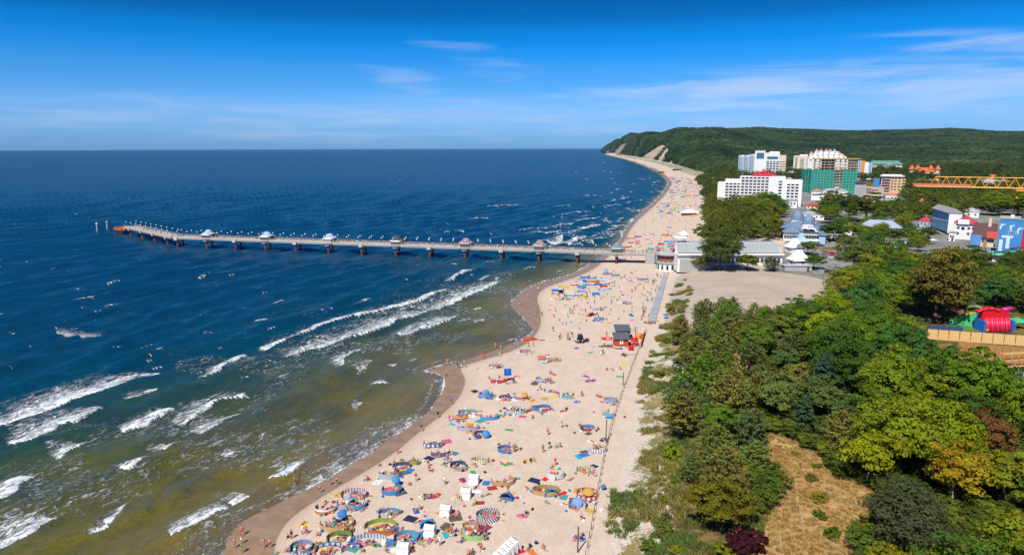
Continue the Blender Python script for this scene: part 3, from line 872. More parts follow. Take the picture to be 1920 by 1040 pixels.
def quads(C, N, S, asp, r):
    """leaf-shaped quads at points C facing N with size S (length) and aspect"""
    n = len(C)
    N = N / (np.linalg.norm(N, axis=1, keepdims=True) + 1e-9)
    T = r.normal(size=(n, 3)); T -= (T * N).sum(1, keepdims=True) * N
    T /= np.linalg.norm(T, axis=1, keepdims=True) + 1e-9
    B = np.cross(N, T)
    S = np.asarray(S).reshape(-1, 1)
    V = np.stack([C + T * S * 0.5, C + B * S * 0.5 * asp + N * S * 0.08, C - T * S * 0.5, C - B * S * 0.5 * asp - N * S * 0.05], 1).reshape(-1, 3)
    return V, np.arange(n * 4).reshape(n, 4)
def crown_mesh(name, seed, nclump, per, leaf, mat, cz=6.0, rx=3.6, rz=4.0, shape='round'):
    r = np.random.default_rng(seed)
    C, Nn, A = [], [], []
    k = r.uniform(0, 10)
    for i in range(nclump):
        z = 1 - (i + 0.5) / nclump * 1.75
        th = i * 2.39996 + r.normal() * 0.25
        rr = math.sqrt(max(0, 1 - z * z))
        d = np.array([rr * math.cos(th), rr * math.sin(th), z])
        lump = 0.80 + 0.30 * math.sin(2.1 * d[0] + k) * math.cos(2.7 * d[1] + 2 * k) + 0.16 * r.normal()
        inner = r.random() < 0.2
        rad = np.clip(lump, 0.5, 1.22) * (0.55 if inner else 1.0)
        if shape == 'cone': w = np.clip(0.62 - 0.5 * d[2], 0.12, 1); c = np.array([d[0] * rx * w * 1.4, d[1] * rx * w * 1.4, cz + d[2] * rz]) * np.array([rad, rad, 1])
        else: c = np.array([d[0] * rx * rad, d[1] * rx * rad, cz + d[2] * rz * (0.9 * rad if d[2] > 0 else 0.75 * rad)])
        cr = r.uniform(0.20, 0.36) * rx
        q = r.normal(size=(per, 3)); q /= np.linalg.norm(q, axis=1, keepdims=True)
        q[:, 2] = np.abs(q[:, 2]) * 0.9 - 0.35 + 0.0
        pts = c + q * cr * r.uniform(0.55, 1.05, size=(per, 1)) * np.array([1, 1, 0.72])
        C.append(pts); Nn.append(q * 0.9 + d * 0.4 + r.normal(size=(per, 3)) * 0.45 + np.array([0, 0, 0.35]))
        A.append(np.clip(r.uniform(0.2, 0.75) + r.normal(size=per) * 0.17, 0, 1))
    C, Nn, A = np.vstack(C), np.vstack(Nn), np.concatenate(A)
    V, F = quads(C, Nn, leaf * r.uniform(0.7, 1.35, len(C)), 0.72, r)
    return np_mesh(name, V, F, mat, False, {'leaf': ('FACE', 'FLOAT', A)})
def pine_mesh(name, seed, mat, h=9.0, rad=2.9, per=11):
    r = np.random.default_rng(seed)
    C, Nn, A = [], [], []
    tiers = 11
    for i in range(tiers):
        f = i / (tiers - 1)
        z = h * (0.20 + 0.72 * f)
        ln = rad * (1 - 0.86 * f ** 2.8) * (0.72 + 0.28 * min(1, f * 4))
        nb = 7 if f < 0.85 else 5
        for b in range(nb):
            th = b * 2 * math.pi / nb + i * 0.9 + r.normal() * 0.25
            L = ln * r.uniform(0.65, 1.2)
            nt = max(2, int(L / 0.42))
            sh = np.clip(r.uniform(0.15, 0.8), 0, 1)
            for t_ in range(nt):
                u = 0.3 + 0.7 * (t_ + 1) / nt
                side = r.normal() * 0.22 * L * u
                c = np.array([math.cos(th) * L * u - math.sin(th) * side, math.sin(th) * L * u + math.cos(th) * side, z + 0.28 * L * u * u + r.normal() * 0.12 - 0.05])
                q = r.normal(size=(per, 3)); q[:, 2] = np.abs(q[:, 2]) + 0.25
                q /= np.linalg.norm(q, axis=1, keepdims=True)
                C.append(c + q * 0.27 * r.uniform(0.4, 1.15, (per, 1)) * np.array([1.25, 1.25, 0.8]))
                Nn.append(np.cross(q, r.normal(size=(per, 3))) + np.array([0, 0, 0.35]))
                A.append(np.clip(sh + r.normal(size=per) * 0.2, 0, 1))
    C, Nn, A = np.vstack(C), np.vstack(Nn), np.concatenate(A)
    V, F = quads(C, Nn, 0.50 * r.uniform(0.7, 1.3, len(C)), 0.34, r)
    return np_mesh(name, V, F, mat, False, {'leaf': ('FACE', 'FLOAT', A)})
def trunk_mesh(name, seed, mat, h=6.5, r0=0.26, limbs=5, lean=0.3):
    r = random.Random(seed)
    mb = MB()
    p = Vector((0, 0, -0.4)); rad = r0
    for i in range(4):
        q = p + Vector((r.uniform(-lean, lean), r.uniform(-lean, lean), (h + 0.4) / 4))
        mb.tube(p, q, rad, rad * 0.72, 7)
        p, rad = q, rad * 0.72
        if i > 0:
            for k in range(max(1, limbs // 3)):
                a = r.uniform(0, 6.28)
                mb.tube(p, p + Vector((math.cos(a) * h * 0.3, math.sin(a) * h * 0.3, h * 0.26)), rad * 0.6, rad * 0.15, 5)
    return mb.mesh(name, mat, True)
LEAF = leaf_material('leaves'); NEEDLE = leaf_material('needles', needle=True)
CROWNS = [crown_mesh('crown', 100 + i, 74, 84, 0.36, LEAF) for i in range(6)]
LOOSE = [crown_mesh('crown', 140 + i, 44, 70, 0.34, LEAF, 6.2, 3.3, 4.2) for i in range(2)]
BIG = [crown_mesh('crown', 160 + i, 140, 70, 0.30, LEAF, 6.0, 3.8, 4.0) for i in range(3)]
PINES = [pine_mesh('crown', 200 + i, NEEDLE) for i in range(5)]
SPRUCE = [crown_mesh('crown', 230, 60, 44, 0.42, LEAF, 5.4, 2.2, 4.8, 'cone')]
BUSHES = [crown_mesh('foliage', 240 + i, 26, 40, 0.30, LEAF, 0.7, 1.3, 1.1) for i in range(3)]
TRUNKS = [trunk_mesh('trunk', 300 + i, BARK) for i in range(3)]
PTRUNKS = [trunk_mesh('trunk', 310 + i, PINE_BARK, 8.6, 0.17, 3, 0.12) for i in range(3)]
BTRUNK = trunk_mesh('stem', 320, BARK, 0.9, 0.06, 5, 0.1)
WTRUNK = trunk_mesh('trunk', 330, PALE_BARK, 6.5, 0.16, 6, 0.25)
LABELS = []           # (object, base phrase) of things whose label still needs what tells them apart
def plant(kind, x, y, s, color, label=None, cat=None, group=None, sz=None, base=None, mesh=None, z=None):
    rz = random.uniform(0, 6.28)
    name = {'broad': 'broadleaf_tree', 'big': 'broadleaf_tree', 'loose': 'broadleaf_tree', 'pine': 'pine_tree', 'spruce': 'spruce_tree', 'bush': 'bush'}[kind]
    z = gz(x, y) if z is None else z
    sz = s * random.uniform(0.9, 1.12) if sz is None else sz
    o = thing(name, label, cat or ('bush' if kind == 'bush' else 'tree'), (x, y, z), rz, group, (s, s, sz))
    pool = {'broad': CROWNS, 'big': BIG, 'loose': LOOSE, 'pine': PINES, 'spruce': SPRUCE, 'bush': BUSHES}[kind]
    link('foliage' if kind == 'bush' else 'crown', mesh or random.choice(pool), o, color=color)
    link('stem' if kind == 'bush' else 'trunk', BTRUNK if kind == 'bush' else WTRUNK if kind == 'loose' else random.choice(PTRUNKS if kind == 'pine' else TRUNKS), o)
    if base: LABELS.append((o, base))
    return o

# ------------------------------------------------------------------ scattering as one object (woods too far to count, grass)
def scatter(name, pts, rot, scl, tint, template_mesh, which=None):
    """one object: a cloud of points that carries copies of a small mesh"""
    n = len(pts)
    me = bpy.data.meshes.new(name)
    me.vertices.add(n); me.vertices.foreach_set('co', np.asarray(pts, np.float32).ravel())
    for nm, typ, data, key in (('turn', 'FLOAT_VECTOR', rot, 'vector'), ('size', 'FLOAT_VECTOR', scl, 'vector'), ('tint', 'FLOAT_COLOR', tint, 'color')):
        a = me.attributes.new(nm, typ, 'POINT'); a.data.foreach_set(key, np.asarray(data, np.float32).ravel())
    o = link(name, me)
    many = isinstance(template_mesh, list)
    if many:
        src = bpy.data.collections.new(name + '_kinds')
        for i, tm in enumerate(template_mesh): src.objects.link(bpy.data.objects.new('%s_kind_%d' % (name, i), tm))
        a = me.attributes.new('which', 'INT', 'POINT'); a.data.foreach_set('value', np.asarray(which, np.int32))
    else: src = bpy.data.objects.new(name + '_clump', template_mesh)
    g = bpy.data.node_groups.new(name, 'GeometryNodeTree')
    g.interface.new_socket('Geometry', in_out='INPUT', socket_type='NodeSocketGeometry')
    g.interface.new_socket('Geometry', in_out='OUTPUT', socket_type='NodeSocketGeometry')
    gi, go = g.nodes.new('NodeGroupInput'), g.nodes.new('NodeGroupOutput')
    ip = g.nodes.new('GeometryNodeInstanceOnPoints')
    if many:
        oi = g.nodes.new('GeometryNodeCollectionInfo'); oi.inputs['Collection'].default_value = src
        oi.inputs['Separate Children'].default_value = True; oi.inputs['Reset Children'].default_value = True
        ip.inputs['Pick Instance'].default_value = True
    else:
        oi = g.nodes.new('GeometryNodeObjectInfo'); oi.inputs['Object'].default_value = src
        oi.inputs['As Instance'].default_value = True
    def at(nm, t):
        a = g.nodes.new('GeometryNodeInputNamedAttribute'); a.data_type = t; a.inputs[0].default_value = nm
        return a.outputs[0]
    L = g.links.new
    L(gi.outputs[0], ip.inputs['Points']); L(oi.outputs[0] if many else oi.outputs['Geometry'], ip.inputs['Instance'])
    if many: L(at('which', 'INT'), ip.inputs['Instance Index'])
    L(at('turn', 'FLOAT_VECTOR'), ip.inputs['Rotation']); L(at('size', 'FLOAT_VECTOR'), ip.inputs['Scale'])
    L(ip.outputs[0], go.inputs[0])
    md = o.modifiers.new('scatter', 'NODES'); md.node_group = g
    tag(o, kind='stuff')
    return o
LEAF_I = leaf_material('far_leaves', True)
FAR_CLUMP = crown_mesh('far_clump', 400, 22, 11, 1.25, LEAF_I, 5.0, 3.7, 4.4)
NEAR_CLUMP = crown_mesh('wood_clump', 401, 46, 34, 0.62, LEAF_I, 5.6, 3.8, 4.2)
def poisson(poly, spacing, r, tries=9000, z=6.0):
    """points in a world polygon no closer than spacing(x, y)"""
    lo, hi = poly.min(0), poly.max(0)
    pts = []
    cand = r.uniform(lo, hi, size=(tries, 2))
    cand = cand[inside(cand[:, 0], cand[:, 1], poly)]
    for c in cand:
        if pts:
            a = np.array(pts)
            if ((a - c) ** 2).sum(1).min() < spacing ** 2: continue
        pts.append(c)
    return np.array(pts)
def build_far_woods():
    r = np.random.default_rng(21)
    # hills: density follows distance so that crowns stay a few pixels across
    px = r.uniform(1128, 2150, 60000); t = r.random(60000) ** 1.15 * 1.02
    rd = np.interp(px, RIDGE[:, 0], RIDGE[:, 2]); fd = np.interp(px, RIDGE[:, 0], RIDGE[:, 3])
    Y = fd + t * (rd - fd); X = (px - 960) / FPX * (Y * _cp + CAM_H * _sp)
    Z = hill_z(X, Y)
    qx, qy, _ = Q(np.stack([X, Y, Z], -1))
    bare = np.zeros(len(X), bool)
    for poly in CLIFF_PX: bare |= inside(qx, qy, np.array(poly, float)) 
    ok = (Z > 2) & ~bare & (seg_dist(X, Y, DUNE)[0] > 25)
    X, Y, Z, px = X[ok], Y[ok], Z[ok], px[ok]
    n = len(X)
    s = np.interp(Y, [1200, 2500, 4500, 6500], [1.15, 1.7, 2.4, 3.0]) * r.uniform(0.6, 1.45, n)
    g = vnoise(X, Y, 160, 51) * 0.6 + vnoise(X, Y, 45, 52) * 0.4
    v = r.uniform(0.5, 1.6, n) * (0.35 + 1.3 * g)
    tint = np.stack([0.052 * v * (0.7 + 0.7 * g), 0.092 * v, 0.030 * v, np.ones(n)], -1)
    scatter('hill_forest', np.stack([X, Y, Z - 1.5 * s], -1), np.stack([0 * X, 0 * X, r.uniform(0, 6.28, n)], -1), np.stack([s, s, s * 0.8], -1), tint, FAR_CLUMP)
    # woods on the plain between the beach, the town and the hills
    X, Y, S, T = [], [], [], []
    for poly, sp, s0, col, z in [
        ([(1318, 452), (1330, 430), (1322, 400), (1332, 370), (1345, 362), (1372, 385), (1412, 392), (1440, 408), (1460, 432), (1462, 452), (1400, 456)], 7.5, 1.18, (0.088, 0.105, 0.016), 6),
        ([(1322, 368), (1318, 345), (1304, 333), (1340, 326), (1420, 322), (1500, 326), (1500, 336), (1420, 338), (1345, 346), (1336, 360)], 11, 1.35, (0.06, 0.085, 0.016), 8),
        ([(1480, 330), (1640, 322), (1920, 318), (2250, 318), (2250, 352), (1920, 345), (1760, 340), (1700, 344), (1640, 338)], 14, 1.6, (0.05, 0.075, 0.018), 10),
        ([(1690, 344), (1760, 352), (1925, 352), (2250, 360), (2250, 400), (1925, 404), (1850, 398), (1760, 410), (1690, 412), (1640, 420), (1650, 398), (1700, 380)], 8.5, 1.3, (0.072, 0.10, 0.014), 8),
        ([(1880, 500), (1960, 500), (2400, 480), (2600, 640), (2000, 640), (1925, 590), (1880, 560)], 7, 1.2, (0.065, 0.095, 0.016), 6)]:
        w = PL(poly, z)
        p = poisson(w, sp, r, 5200)
        k = r.uniform(0.75, 1.3, len(p))
        X.append(p[:, 0]); Y.append(p[:, 1]); S.append(s0 * r.uniform(0.8, 1.25, len(p)))
        yl = r.random(len(p))[:, None]
        T.append(np.array(col) * k[:, None] * np.where(yl > 0.8, [1.5, 1.25, 0.9], [1, 1, 1]))
    X, Y, S, T = map(np.concatenate, (X, Y, S, T))
    n = len(X)
    Z = ground_z(X, Y) - 0.8
    scatter('woodland', np.stack([X, Y, Z], -1), np.stack([0 * X, 0 * X, r.uniform(0, 6.28, n)], -1), np.stack([S, S, S * r.uniform(0.75, 1.05, n)], -1), np.concatenate([T, np.ones((n, 1))], 1), NEAR_CLUMP)
build_far_woods()

# ------------------------------------------------------------------ trees one can tell apart
OLIVE = [(0.135, 0.165, 0.036), (0.105, 0.14, 0.036), (0.165, 0.165, 0.034), (0.09, 0.14, 0.045)]
GREEN = [(0.105, 0.165, 0.014), (0.080, 0.145, 0.016), (0.13, 0.185, 0.014), (0.060, 0.115, 0.018), (0.16, 0.185, 0.014), (0.052, 0.125, 0.026)]
LIME = [(0.22, 0.25, 0.010), (0.25, 0.26, 0.010), (0.18, 0.24, 0.012)]
def tone(c, k=0.12):
    f = random.uniform(1 - k, 1 + k)
    return tuple(v * f * random.uniform(0.95, 1.05) for v in c)
SINGLE_TREES = [  # kind, photo pixel of the foot, size, height factor, colour, label
    ('loose', 1788, 962, 1.30, 0.85, (0.27, 0.20, 0.014), 'golden yellow autumn-toned broadleaf tree standing among dark green crowns'),
    ('loose', 1850, 885, 1.2, 0.9, (0.15, 0.08, 0.025), 'rusty brown half-dead broadleaf tree rising from the green canopy'),
    ('loose', 1622, 915, 1.2, 0.8, (0.22, 0.245, 0.010), 'bright lime green tree with pale limbs at the clearing edge'),
    ('big', 1690, 900, 1.55, 0.9, (0.17, 0.205, 0.012), 'large dense yellow-green broadleaf tree above the dark firs'),
    ('spruce', 1537, 780, 1.6, 0.8, (0.035, 0.075, 0.04), 'dark blue-green spruce between olive pines and lime canopy'),
    ('spruce', 1505, 815, 1.1, 0.7, (0.045, 0.09, 0.04), 'small blue-green spruce in front of the taller blue-green spruce'),
    ('big', 1700, 1030, 1.45, 0.62, (0.062, 0.075, 0.032), 'dark grey-green conical fir beside the dry grass clearing'),
    ('loose', 1672, 1090, 0.75, 0.55, (0.22, 0.20, 0.010), 'low yellow-lime leafy tree below the dark grey-green fir'),
    ('bush', 1396, 1030, 1.9, 0.95, (0.050, 0.012, 0.016), 'deep purple-leaved bush beside the dry golden grass'),
    ('bush', 1262, 862, 1.3, 1.4, (0.17, 0.23, 0.010), 'bright yellow-green bush alone on the dune grass'),
    ('broad', 1345, 990, 1.15, 0.66, (0.13, 0.125, 0.012), 'rounded yellow-tinged tree just above the purple bush'),
    ('big', 1755, 606, 1.5, 1.25, (0.135, 0.115, 0.022), 'tall olive-brown lime tree in front of the inflatable playground'),
    ('loose', 1632, 540, 0.95, 1.15, (0.19, 0.20, 0.018), 'pale yellow-green weeping tree beside the parked cars'),
    ('big', 1600, 520, 1.0, 1.3, (0.10, 0.13, 0.03), 'tall grey-green poplar shading the car park'),
    ('big', 1800, 545, 1.3, 1.0, (0.062, 0.10, 0.012), 'broad dark green tree crown in front of the steep brown roof'),
    ('big', 1350, 508, 1.5, 0.9, (0.07, 0.10, 0.022), 'dark spreading tree shading the white pier building'),
    ('broad', 1312, 506, 0.75, 0.8, (0.15, 0.15, 0.02), 'small yellowish tree beside the round pier entrance'),
    ('broad', 1402, 508, 0.75, 0.8, (0.11, 0.14, 0.02), 'light green tree by the sandy lot, next to the dark spreading tree'),
    ('pine', 1445, 509, 0.75, 0.8, (0.06, 0.09, 0.025), 'pair-topped dark conifer in front of the glass gallery'),
    ('broad', 1525, 505, 0.7, 0.85, (0.06, 0.10, 0.018), 'dark green tree beside the white pyramid tents'),
    ('broad', 1515, 478, 0.7, 0.8, (0.085, 0.11, 0.018), 'slim green tree behind the white pyramid tents'),
    ('broad', 1560, 452, 0.95, 0.85, (0.055, 0.095, 0.014), 'dark green street tree beside the domed blue-roofed hall'),
    ('broad', 1598, 450, 0.9, 0.85, (0.13, 0.17, 0.012), 'fresh green street tree between two dark street trees'),
    ('broad', 1632, 458, 0.8, 0.9, (0.07, 0.11, 0.016), 'slender street tree above the park bandstand path'),
    ('broad', 1665, 460, 0.85, 0.85, (0.06, 0.10, 0.014), 'round street tree in front of the grey promenade roof'),
    ('broad', 1700, 455, 0.8, 0.8, (0.085, 0.12, 0.016), 'street tree by the cafe parasols, short of the blue mural'),
    ('broad', 1738, 452, 0.85, 0.75, (0.075, 0.10, 0.022), 'feathery flat-topped tree in front of the blue mural block'),
    ('broad', 1815, 447, 0.6, 0.7, (0.10, 0.15, 0.012), 'small bright tree in front of the white red-roofed house'),
    ('broad', 1440, 400, 1.25, 0.95, (0.05, 0.09, 0.02), 'tall dark tree in front of the white stepped hotel'),
    ('broad', 1462, 408, 0.8, 0.7, (0.11, 0.145, 0.012), 'lighter green tree below the white stepped hotel'),
    ('broad', 1558, 408, 1.3, 1.2, (0.09, 0.115, 0.014), 'tall tree in front of the low white arched villa'),
    ('broad', 1590, 415, 1.25, 1.15, (0.05, 0.085, 0.014), 'dark tree in the row below the green-netted tower'),
    ('broad', 1625, 418, 1.25, 1.2, (0.075, 0.10, 0.014), 'big tree below the grey concrete block'),
    ('broad', 1545, 412, 1.0, 0.9, (0.06, 0.095, 0.014), 'low dark tree beside the blue dome'),
    ('big', 1870, 405, 1.3, 1.0, (0.13, 0.18, 0.010), 'bright green tree under the yellow crane jib'),
    ('big', 1910, 405, 1.3, 1.1, (0.115, 0.17, 0.010), 'bright green tree behind the blue building with murals'),
]
def build_trees():
    taken = []
    for kind, px, py, s, hz, col, lab in SINGLE_TREES:
        g = G(px, py)
        if py < 625 and kind != 'bush': s, hz = s * (2.1 if py < 470 else 1.75), hz * (0.68 if py < 470 else 0.74)
        plant(kind, g[0], g[1], s, col, lab, sz=s * hz)
        taken.append((g[0], g[1], 2.6 * s if kind != 'bush' else 1.2))
        if py > 780 and kind in ('loose', 'big'): taken.append((g[0] - 2.5, g[1] - 5.5, 3.0 * s))
    r = np.random.default_rng(33)
    zf = 5.0
    def put(poly, sp, kinds, cols, smin, smax, base, group, hz=(0.8, 1.05), clear=0.85, maxn=999):
        w = PL(poly, zf)
        pts = poisson(w, sp, r, 4000)
        n = 0
        for p in pts:
            if any((p[0] - a) ** 2 + (p[1] - b) ** 2 < (c + sp * 0.35) ** 2 for a, b, c in taken): continue
            k = random.choice(kinds); c, nm = random.choice(cols)
            s = random.uniform(smin, smax)
            size = 'tall ' if s > smin + 0.72 * (smax - smin) else 'small ' if s < smin + 0.25 * (smax - smin) else ''
            plant(k, p[0], p[1], s, tone(c), group=group, sz=s * random.uniform(*hz), base=(size + nm + ' ' + base))
            taken.append((p[0], p[1], clear * s)); n += 1
            if n >= maxn: break
    ol = [(OLIVE[0], 'olive'), (OLIVE[1], 'dark olive'), (OLIVE[2], 'brownish olive'), (OLIVE[3], 'grey-green')]
    gr = [(GREEN[0], 'mid-green'), (GREEN[1], 'deep green'), (GREEN[2], 'fresh green'), (GREEN[3], 'dark green'), (GREEN[4], 'yellowish green'), (GREEN[5], 'bluish green')]
    # pines behind the dune
    put([(1268, 612), (1310, 600), (1420, 606), (1500, 690), (1520, 800), (1500, 850), (1440, 822), (1400, 810), (1412, 850), (1422, 900), (1410, 1000), (1330, 985), (1300, 930), (1280, 870), (1262, 820), (1268, 740), (1290, 690), (1272, 650)],
        5.7, ['pine'] * 6 + ['broad'], ol + [((0.10, 0.17, 0.02), 'fresh green')], 0.75, 1.3, 'pine', 'pines behind the dune', (0.78, 1.0), 0.6)
    # pines round the far side of the clearing
    put([(1500, 800), (1560, 790), (1640, 850), (1690, 930), (1720, 990), (1660, 960), (1600, 905), (1545, 855), (1500, 835)], 4.4, ['pine', 'pine', 'pine', 'broad'], ol, 0.78, 1.15, 'pine', 'pines at the clearing', (0.78, 1.0), 0.6)
    # broadleaf wood
    put([(1430, 632), (1560, 612), (1620, 612), (1690, 670), (1740, 730), (1800, 755), (1870, 795), (2050, 860), (2150, 1000), (2050, 1250), (1700, 1250), (1690, 1120), (1740, 1020), (1730, 960), (1660, 870), (1600, 800), (1540, 740), (1500, 680)],
        5.9, ['broad'] * 3 + ['loose', 'big', 'big'], gr + [(LIME[2], 'light lime'), (GREEN[3], 'dark green')], 1.0, 1.55, 'broadleaf tree', 'broadleaf trees of the dune wood', (0.8, 1.05), 0.7)
    # trees between the car park, the park path and the playground
    put([(1585, 590), (1580, 550), (1605, 520), (1680, 512), (1740, 522), (1800, 535), (1870, 545), (1925, 560), (1990, 585), (1800, 588), (1700, 620), (1640, 590)],
        7.6, ['big', 'broad', 'big'], gr, 1.3, 1.8, 'broadleaf tree', 'park trees by the playground', (0.68, 0.85), 1.0)
    put([(1552, 432), (1600, 425), (1700, 428), (1760, 448), (1720, 478), (1600, 478), (1556, 466)], 13.0, ['broad', 'big'], gr, 1.0, 1.5, 'street tree', 'street trees in the town', (0.65, 0.85), 1.0, 17)
    put([(1540, 404), (1640, 402), (1690, 408), (1640, 422), (1555, 422)], 15.0, ['broad', 'big'], gr, 1.4, 1.9, 'town tree', 'street trees in the town', (0.65, 0.85), 1.0)
    put([(1380, 392), (1420, 385), (1470, 398), (1465, 420), (1400, 404)], 15.0, ['broad', 'big'], gr, 1.5, 2.0, 'hotel garden tree', 'street trees in the town', (0.65, 0.85), 1.0)
    # bushes on the dune and in the clearing
    bl = [((0.10, 0.11, 0.02), 'olive'), ((0.08, 0.12, 0.015), 'green'), ((0.16, 0.17, 0.012), 'yellow-green')]
    put([(1255, 850), (1300, 840), (1330, 900), (1310, 960), (1400, 1030), (1370, 1100), (1250, 1100), (1200, 1060), (1230, 960)], 4.2, ['bush'], bl, 0.6, 1.15, 'low bush', 'bushes on the dune', (0.7, 1.0), 0.6, 22)
    put([(1480, 850), (1540, 860), (1640, 950), (1600, 1010), (1520, 1000), (1500, 900)], 4.6, ['bush'], bl, 0.5, 1.0, 'low bush', 'bushes in the clearing', (0.6, 0.9), 0.6, 8)
    put([(1225, 640), (1262, 600), (1285, 640), (1280, 700), (1262, 760), (1235, 700)], 4.0, ['bush'], bl, 0.7, 1.3, 'dune bush', 'bushes on the dune', (0.7, 1.0), 0.6, 7)
    for px, py, s, lab in [(1258, 585, 1.3, 'dark round bush beside the far half of the grey boardwalk'), (1560, 1005, 0.9, 'yellowish bush alone in the dry clearing'), (1795, 1045, 0.8, 'low bush under the yellow-lime tree')]:
        g = G(px, py)
        plant('bush', g[0], g[1], s, tone((0.09, 0.12, 0.018)), lab)
build_trees()

def build_undergrowth():
    # low scrub under and between the crowns, too tangled to count
    r = np.random.default_rng(77)
    w = PL(FOREST_PX[1:-1] + [(2100, 1100)], 4.5)
    p = r.uniform(w.min(0), w.max(0), (9000, 2)); p = p[inside(p[:, 0], p[:, 1], w)]
    x, y = p[:, 0], p[:, 1]
    open_ = np.maximum(blur_in(x, y, PL(CLEARING_PX, 4.5), 1.0), blur_in(x, y, PL(CLEARING2_PX, 4.5), 1.5))
    ok = (open_ < 0.2) & (seg_dist(x, y, DUNE)[0] > 24) & (vnoise(x, y, 5, 78) > 0.30) & ~inside(x, y, PL([(1262, 1100), (1250, 820), (1330, 880), (1420, 960), (1420, 1100)], 4.5)) & ~inside(x, y, PL([(1720, 560), (1990, 560), (1990, 760), (1880, 740), (1800, 690), (1720, 650)], 5))
    x, y = x[ok], y[ok]; n = len(x)
    s = r.uniform(0.18, 0.42, n)
    c = np.array([[0.075, 0.115, 0.016], [0.11, 0.13, 0.022], [0.055, 0.09, 0.018], [0.14, 0.16, 0.016]])[r.integers(0, 4, n)] * r.uniform(0.8, 1.25, (n, 1))
    scatter('undergrowth', np.stack([x, y, ground_z(x, y) - 0.9 * s], -1), np.stack([0 * x, 0 * x, r.uniform(0, 6.28, n)], -1), np.stack([s * 1.25, s * 1.25, s * 0.85], -1), np.concatenate([c, np.ones((n, 1))], 1), NEAR_CLUMP)
build_undergrowth()

def build_dune_grass():
    r = np.random.default_rng(5)
    mb = []
    C = r.normal(size=(16, 3)) * np.array([0.22, 0.22, 0.0]); C[:, 2] = 0.16
    d = r.normal(size=(16, 3)); d[:, 2] *= 0.3
    V, F = quads(C, d, np.full(16, 0.62), 0.16, r)
    # stand the blades up
    Vb = []
    for i in range(16):
        c = C[i]; a = r.uniform(0, 6.28); w = 0.05; ln = r.uniform(0.35, 0.7); b = r.normal(size=2) * 0.22
        t_ = np.array([math.cos(a), math.sin(a), 0]) * w
        b0 = np.array([c[0], c[1], 0])
        tip = b0 + np.array([b[0], b[1], ln])
        Vb += [b0 - t_, b0 + t_, tip + t_ * 0.4, tip - t_ * 0.4]
    me = np_mesh('grass_tuft', np.array(Vb), np.arange(64).reshape(16, 4), LEAF_I, False, {'leaf': ('FACE', 'FLOAT', r.random(16))})
    poly = PL([(1100, 1100), (1135, 985), (1152, 880), (1172, 800), (1192, 722), (1212, 664), (1230, 622), (1246, 575), (1262, 530), (1285, 515), (1300, 540), (1275, 600), (1300, 640), (1290, 720), (1275, 800), (1300, 850), (1290, 960), (1330, 1100)], 4)
    p = r.uniform(poly.min(0), poly.max(0), (60000, 2))
    p = p[inside(p[:, 0], p[:, 1], poly)]
    x, y = p[:, 0], p[:, 1]
    dD = seg_dist(x, y, DUNE)[0]
    f = vnoise(x, y, 6, 61) * 0.6 + vnoise(x, y, 2.2, 62) * 0.4
    ok = f > 0.47 + 0.26 * np.exp(-dD / 3.0)
    ok &= r.random(len(x)) < 0.8
    x, y, f = x[ok], y[ok], f[ok]
    g = vnoise(x, y, 7.5, 63)
    w = sstep(0.42, 0.6, g)[:, None]
    col = np.array([0.20, 0.175, 0.055]) * (1 - w) + np.array([0.10, 0.145, 0.035]) * w
    col = col * r.uniform(0.75, 1.25, (len(x), 1))
    s = r.uniform(0.8, 1.5, len(x))
    z = ground_z(x, y)
    # dry tufts of the clearing and the open ground round it
    FL = PL([(1262, 1100), (1262, 900), (1290, 830), (1440, 800), (1560, 820), (1700, 930), (1720, 1100)], 4.5)
    e = r.uniform(FL.min(0), FL.max(0), (9000, 2)); e = e[inside(e[:, 0], e[:, 1], FL)]; e = e[(vnoise(e[:, 0], e[:, 1], 4, 66) > 0.45) & ~inside(e[:, 0], e[:, 1], PL(CLEARING_PX, 4.5))]
    ew = sstep(0.35, 0.65, vnoise(e[:, 0], e[:, 1], 6, 67))[:, None]
    ce = (np.array([0.27, 0.18, 0.06]) * (1 - ew) + np.array([0.13, 0.14, 0.035]) * ew) * r.uniform(0.6, 1.3, (len(e), 1))
    q = r.uniform(PL(CLEARING_PX, 4.5).min(0), PL(CLEARING_PX, 4.5).max(0), (9000, 2)); q = q[inside(q[:, 0], q[:, 1], PL(CLEARING_PX, 4.5))]
    q = q[r.random(len(q)) < 0.6]
    cq = np.array([0.34, 0.225, 0.08]) * r.uniform(0.7, 1.25, (len(q), 1))
    X = np.concatenate([x, q[:, 0], e[:, 0]]); Y = np.concatenate([y, q[:, 1], e[:, 1]]); Z = np.concatenate([z, ground_z(q[:, 0], q[:, 1]), ground_z(e[:, 0], e[:, 1])])
    S = np.concatenate([s, r.uniform(0.5, 0.9, len(q)), r.uniform(0.5, 1.1, len(e))]); C = np.concatenate([col, cq, ce]); n = len(X)
    scatter('dune_grass', np.stack([X, Y, Z], -1), np.stack([0 * X, 0 * X, r.uniform(0, 6.28, n)], -1), np.stack([S * 1.2, S * 1.2, S], -1), np.concatenate([C, np.ones((n, 1))], 1), me)
build_dune_grass()

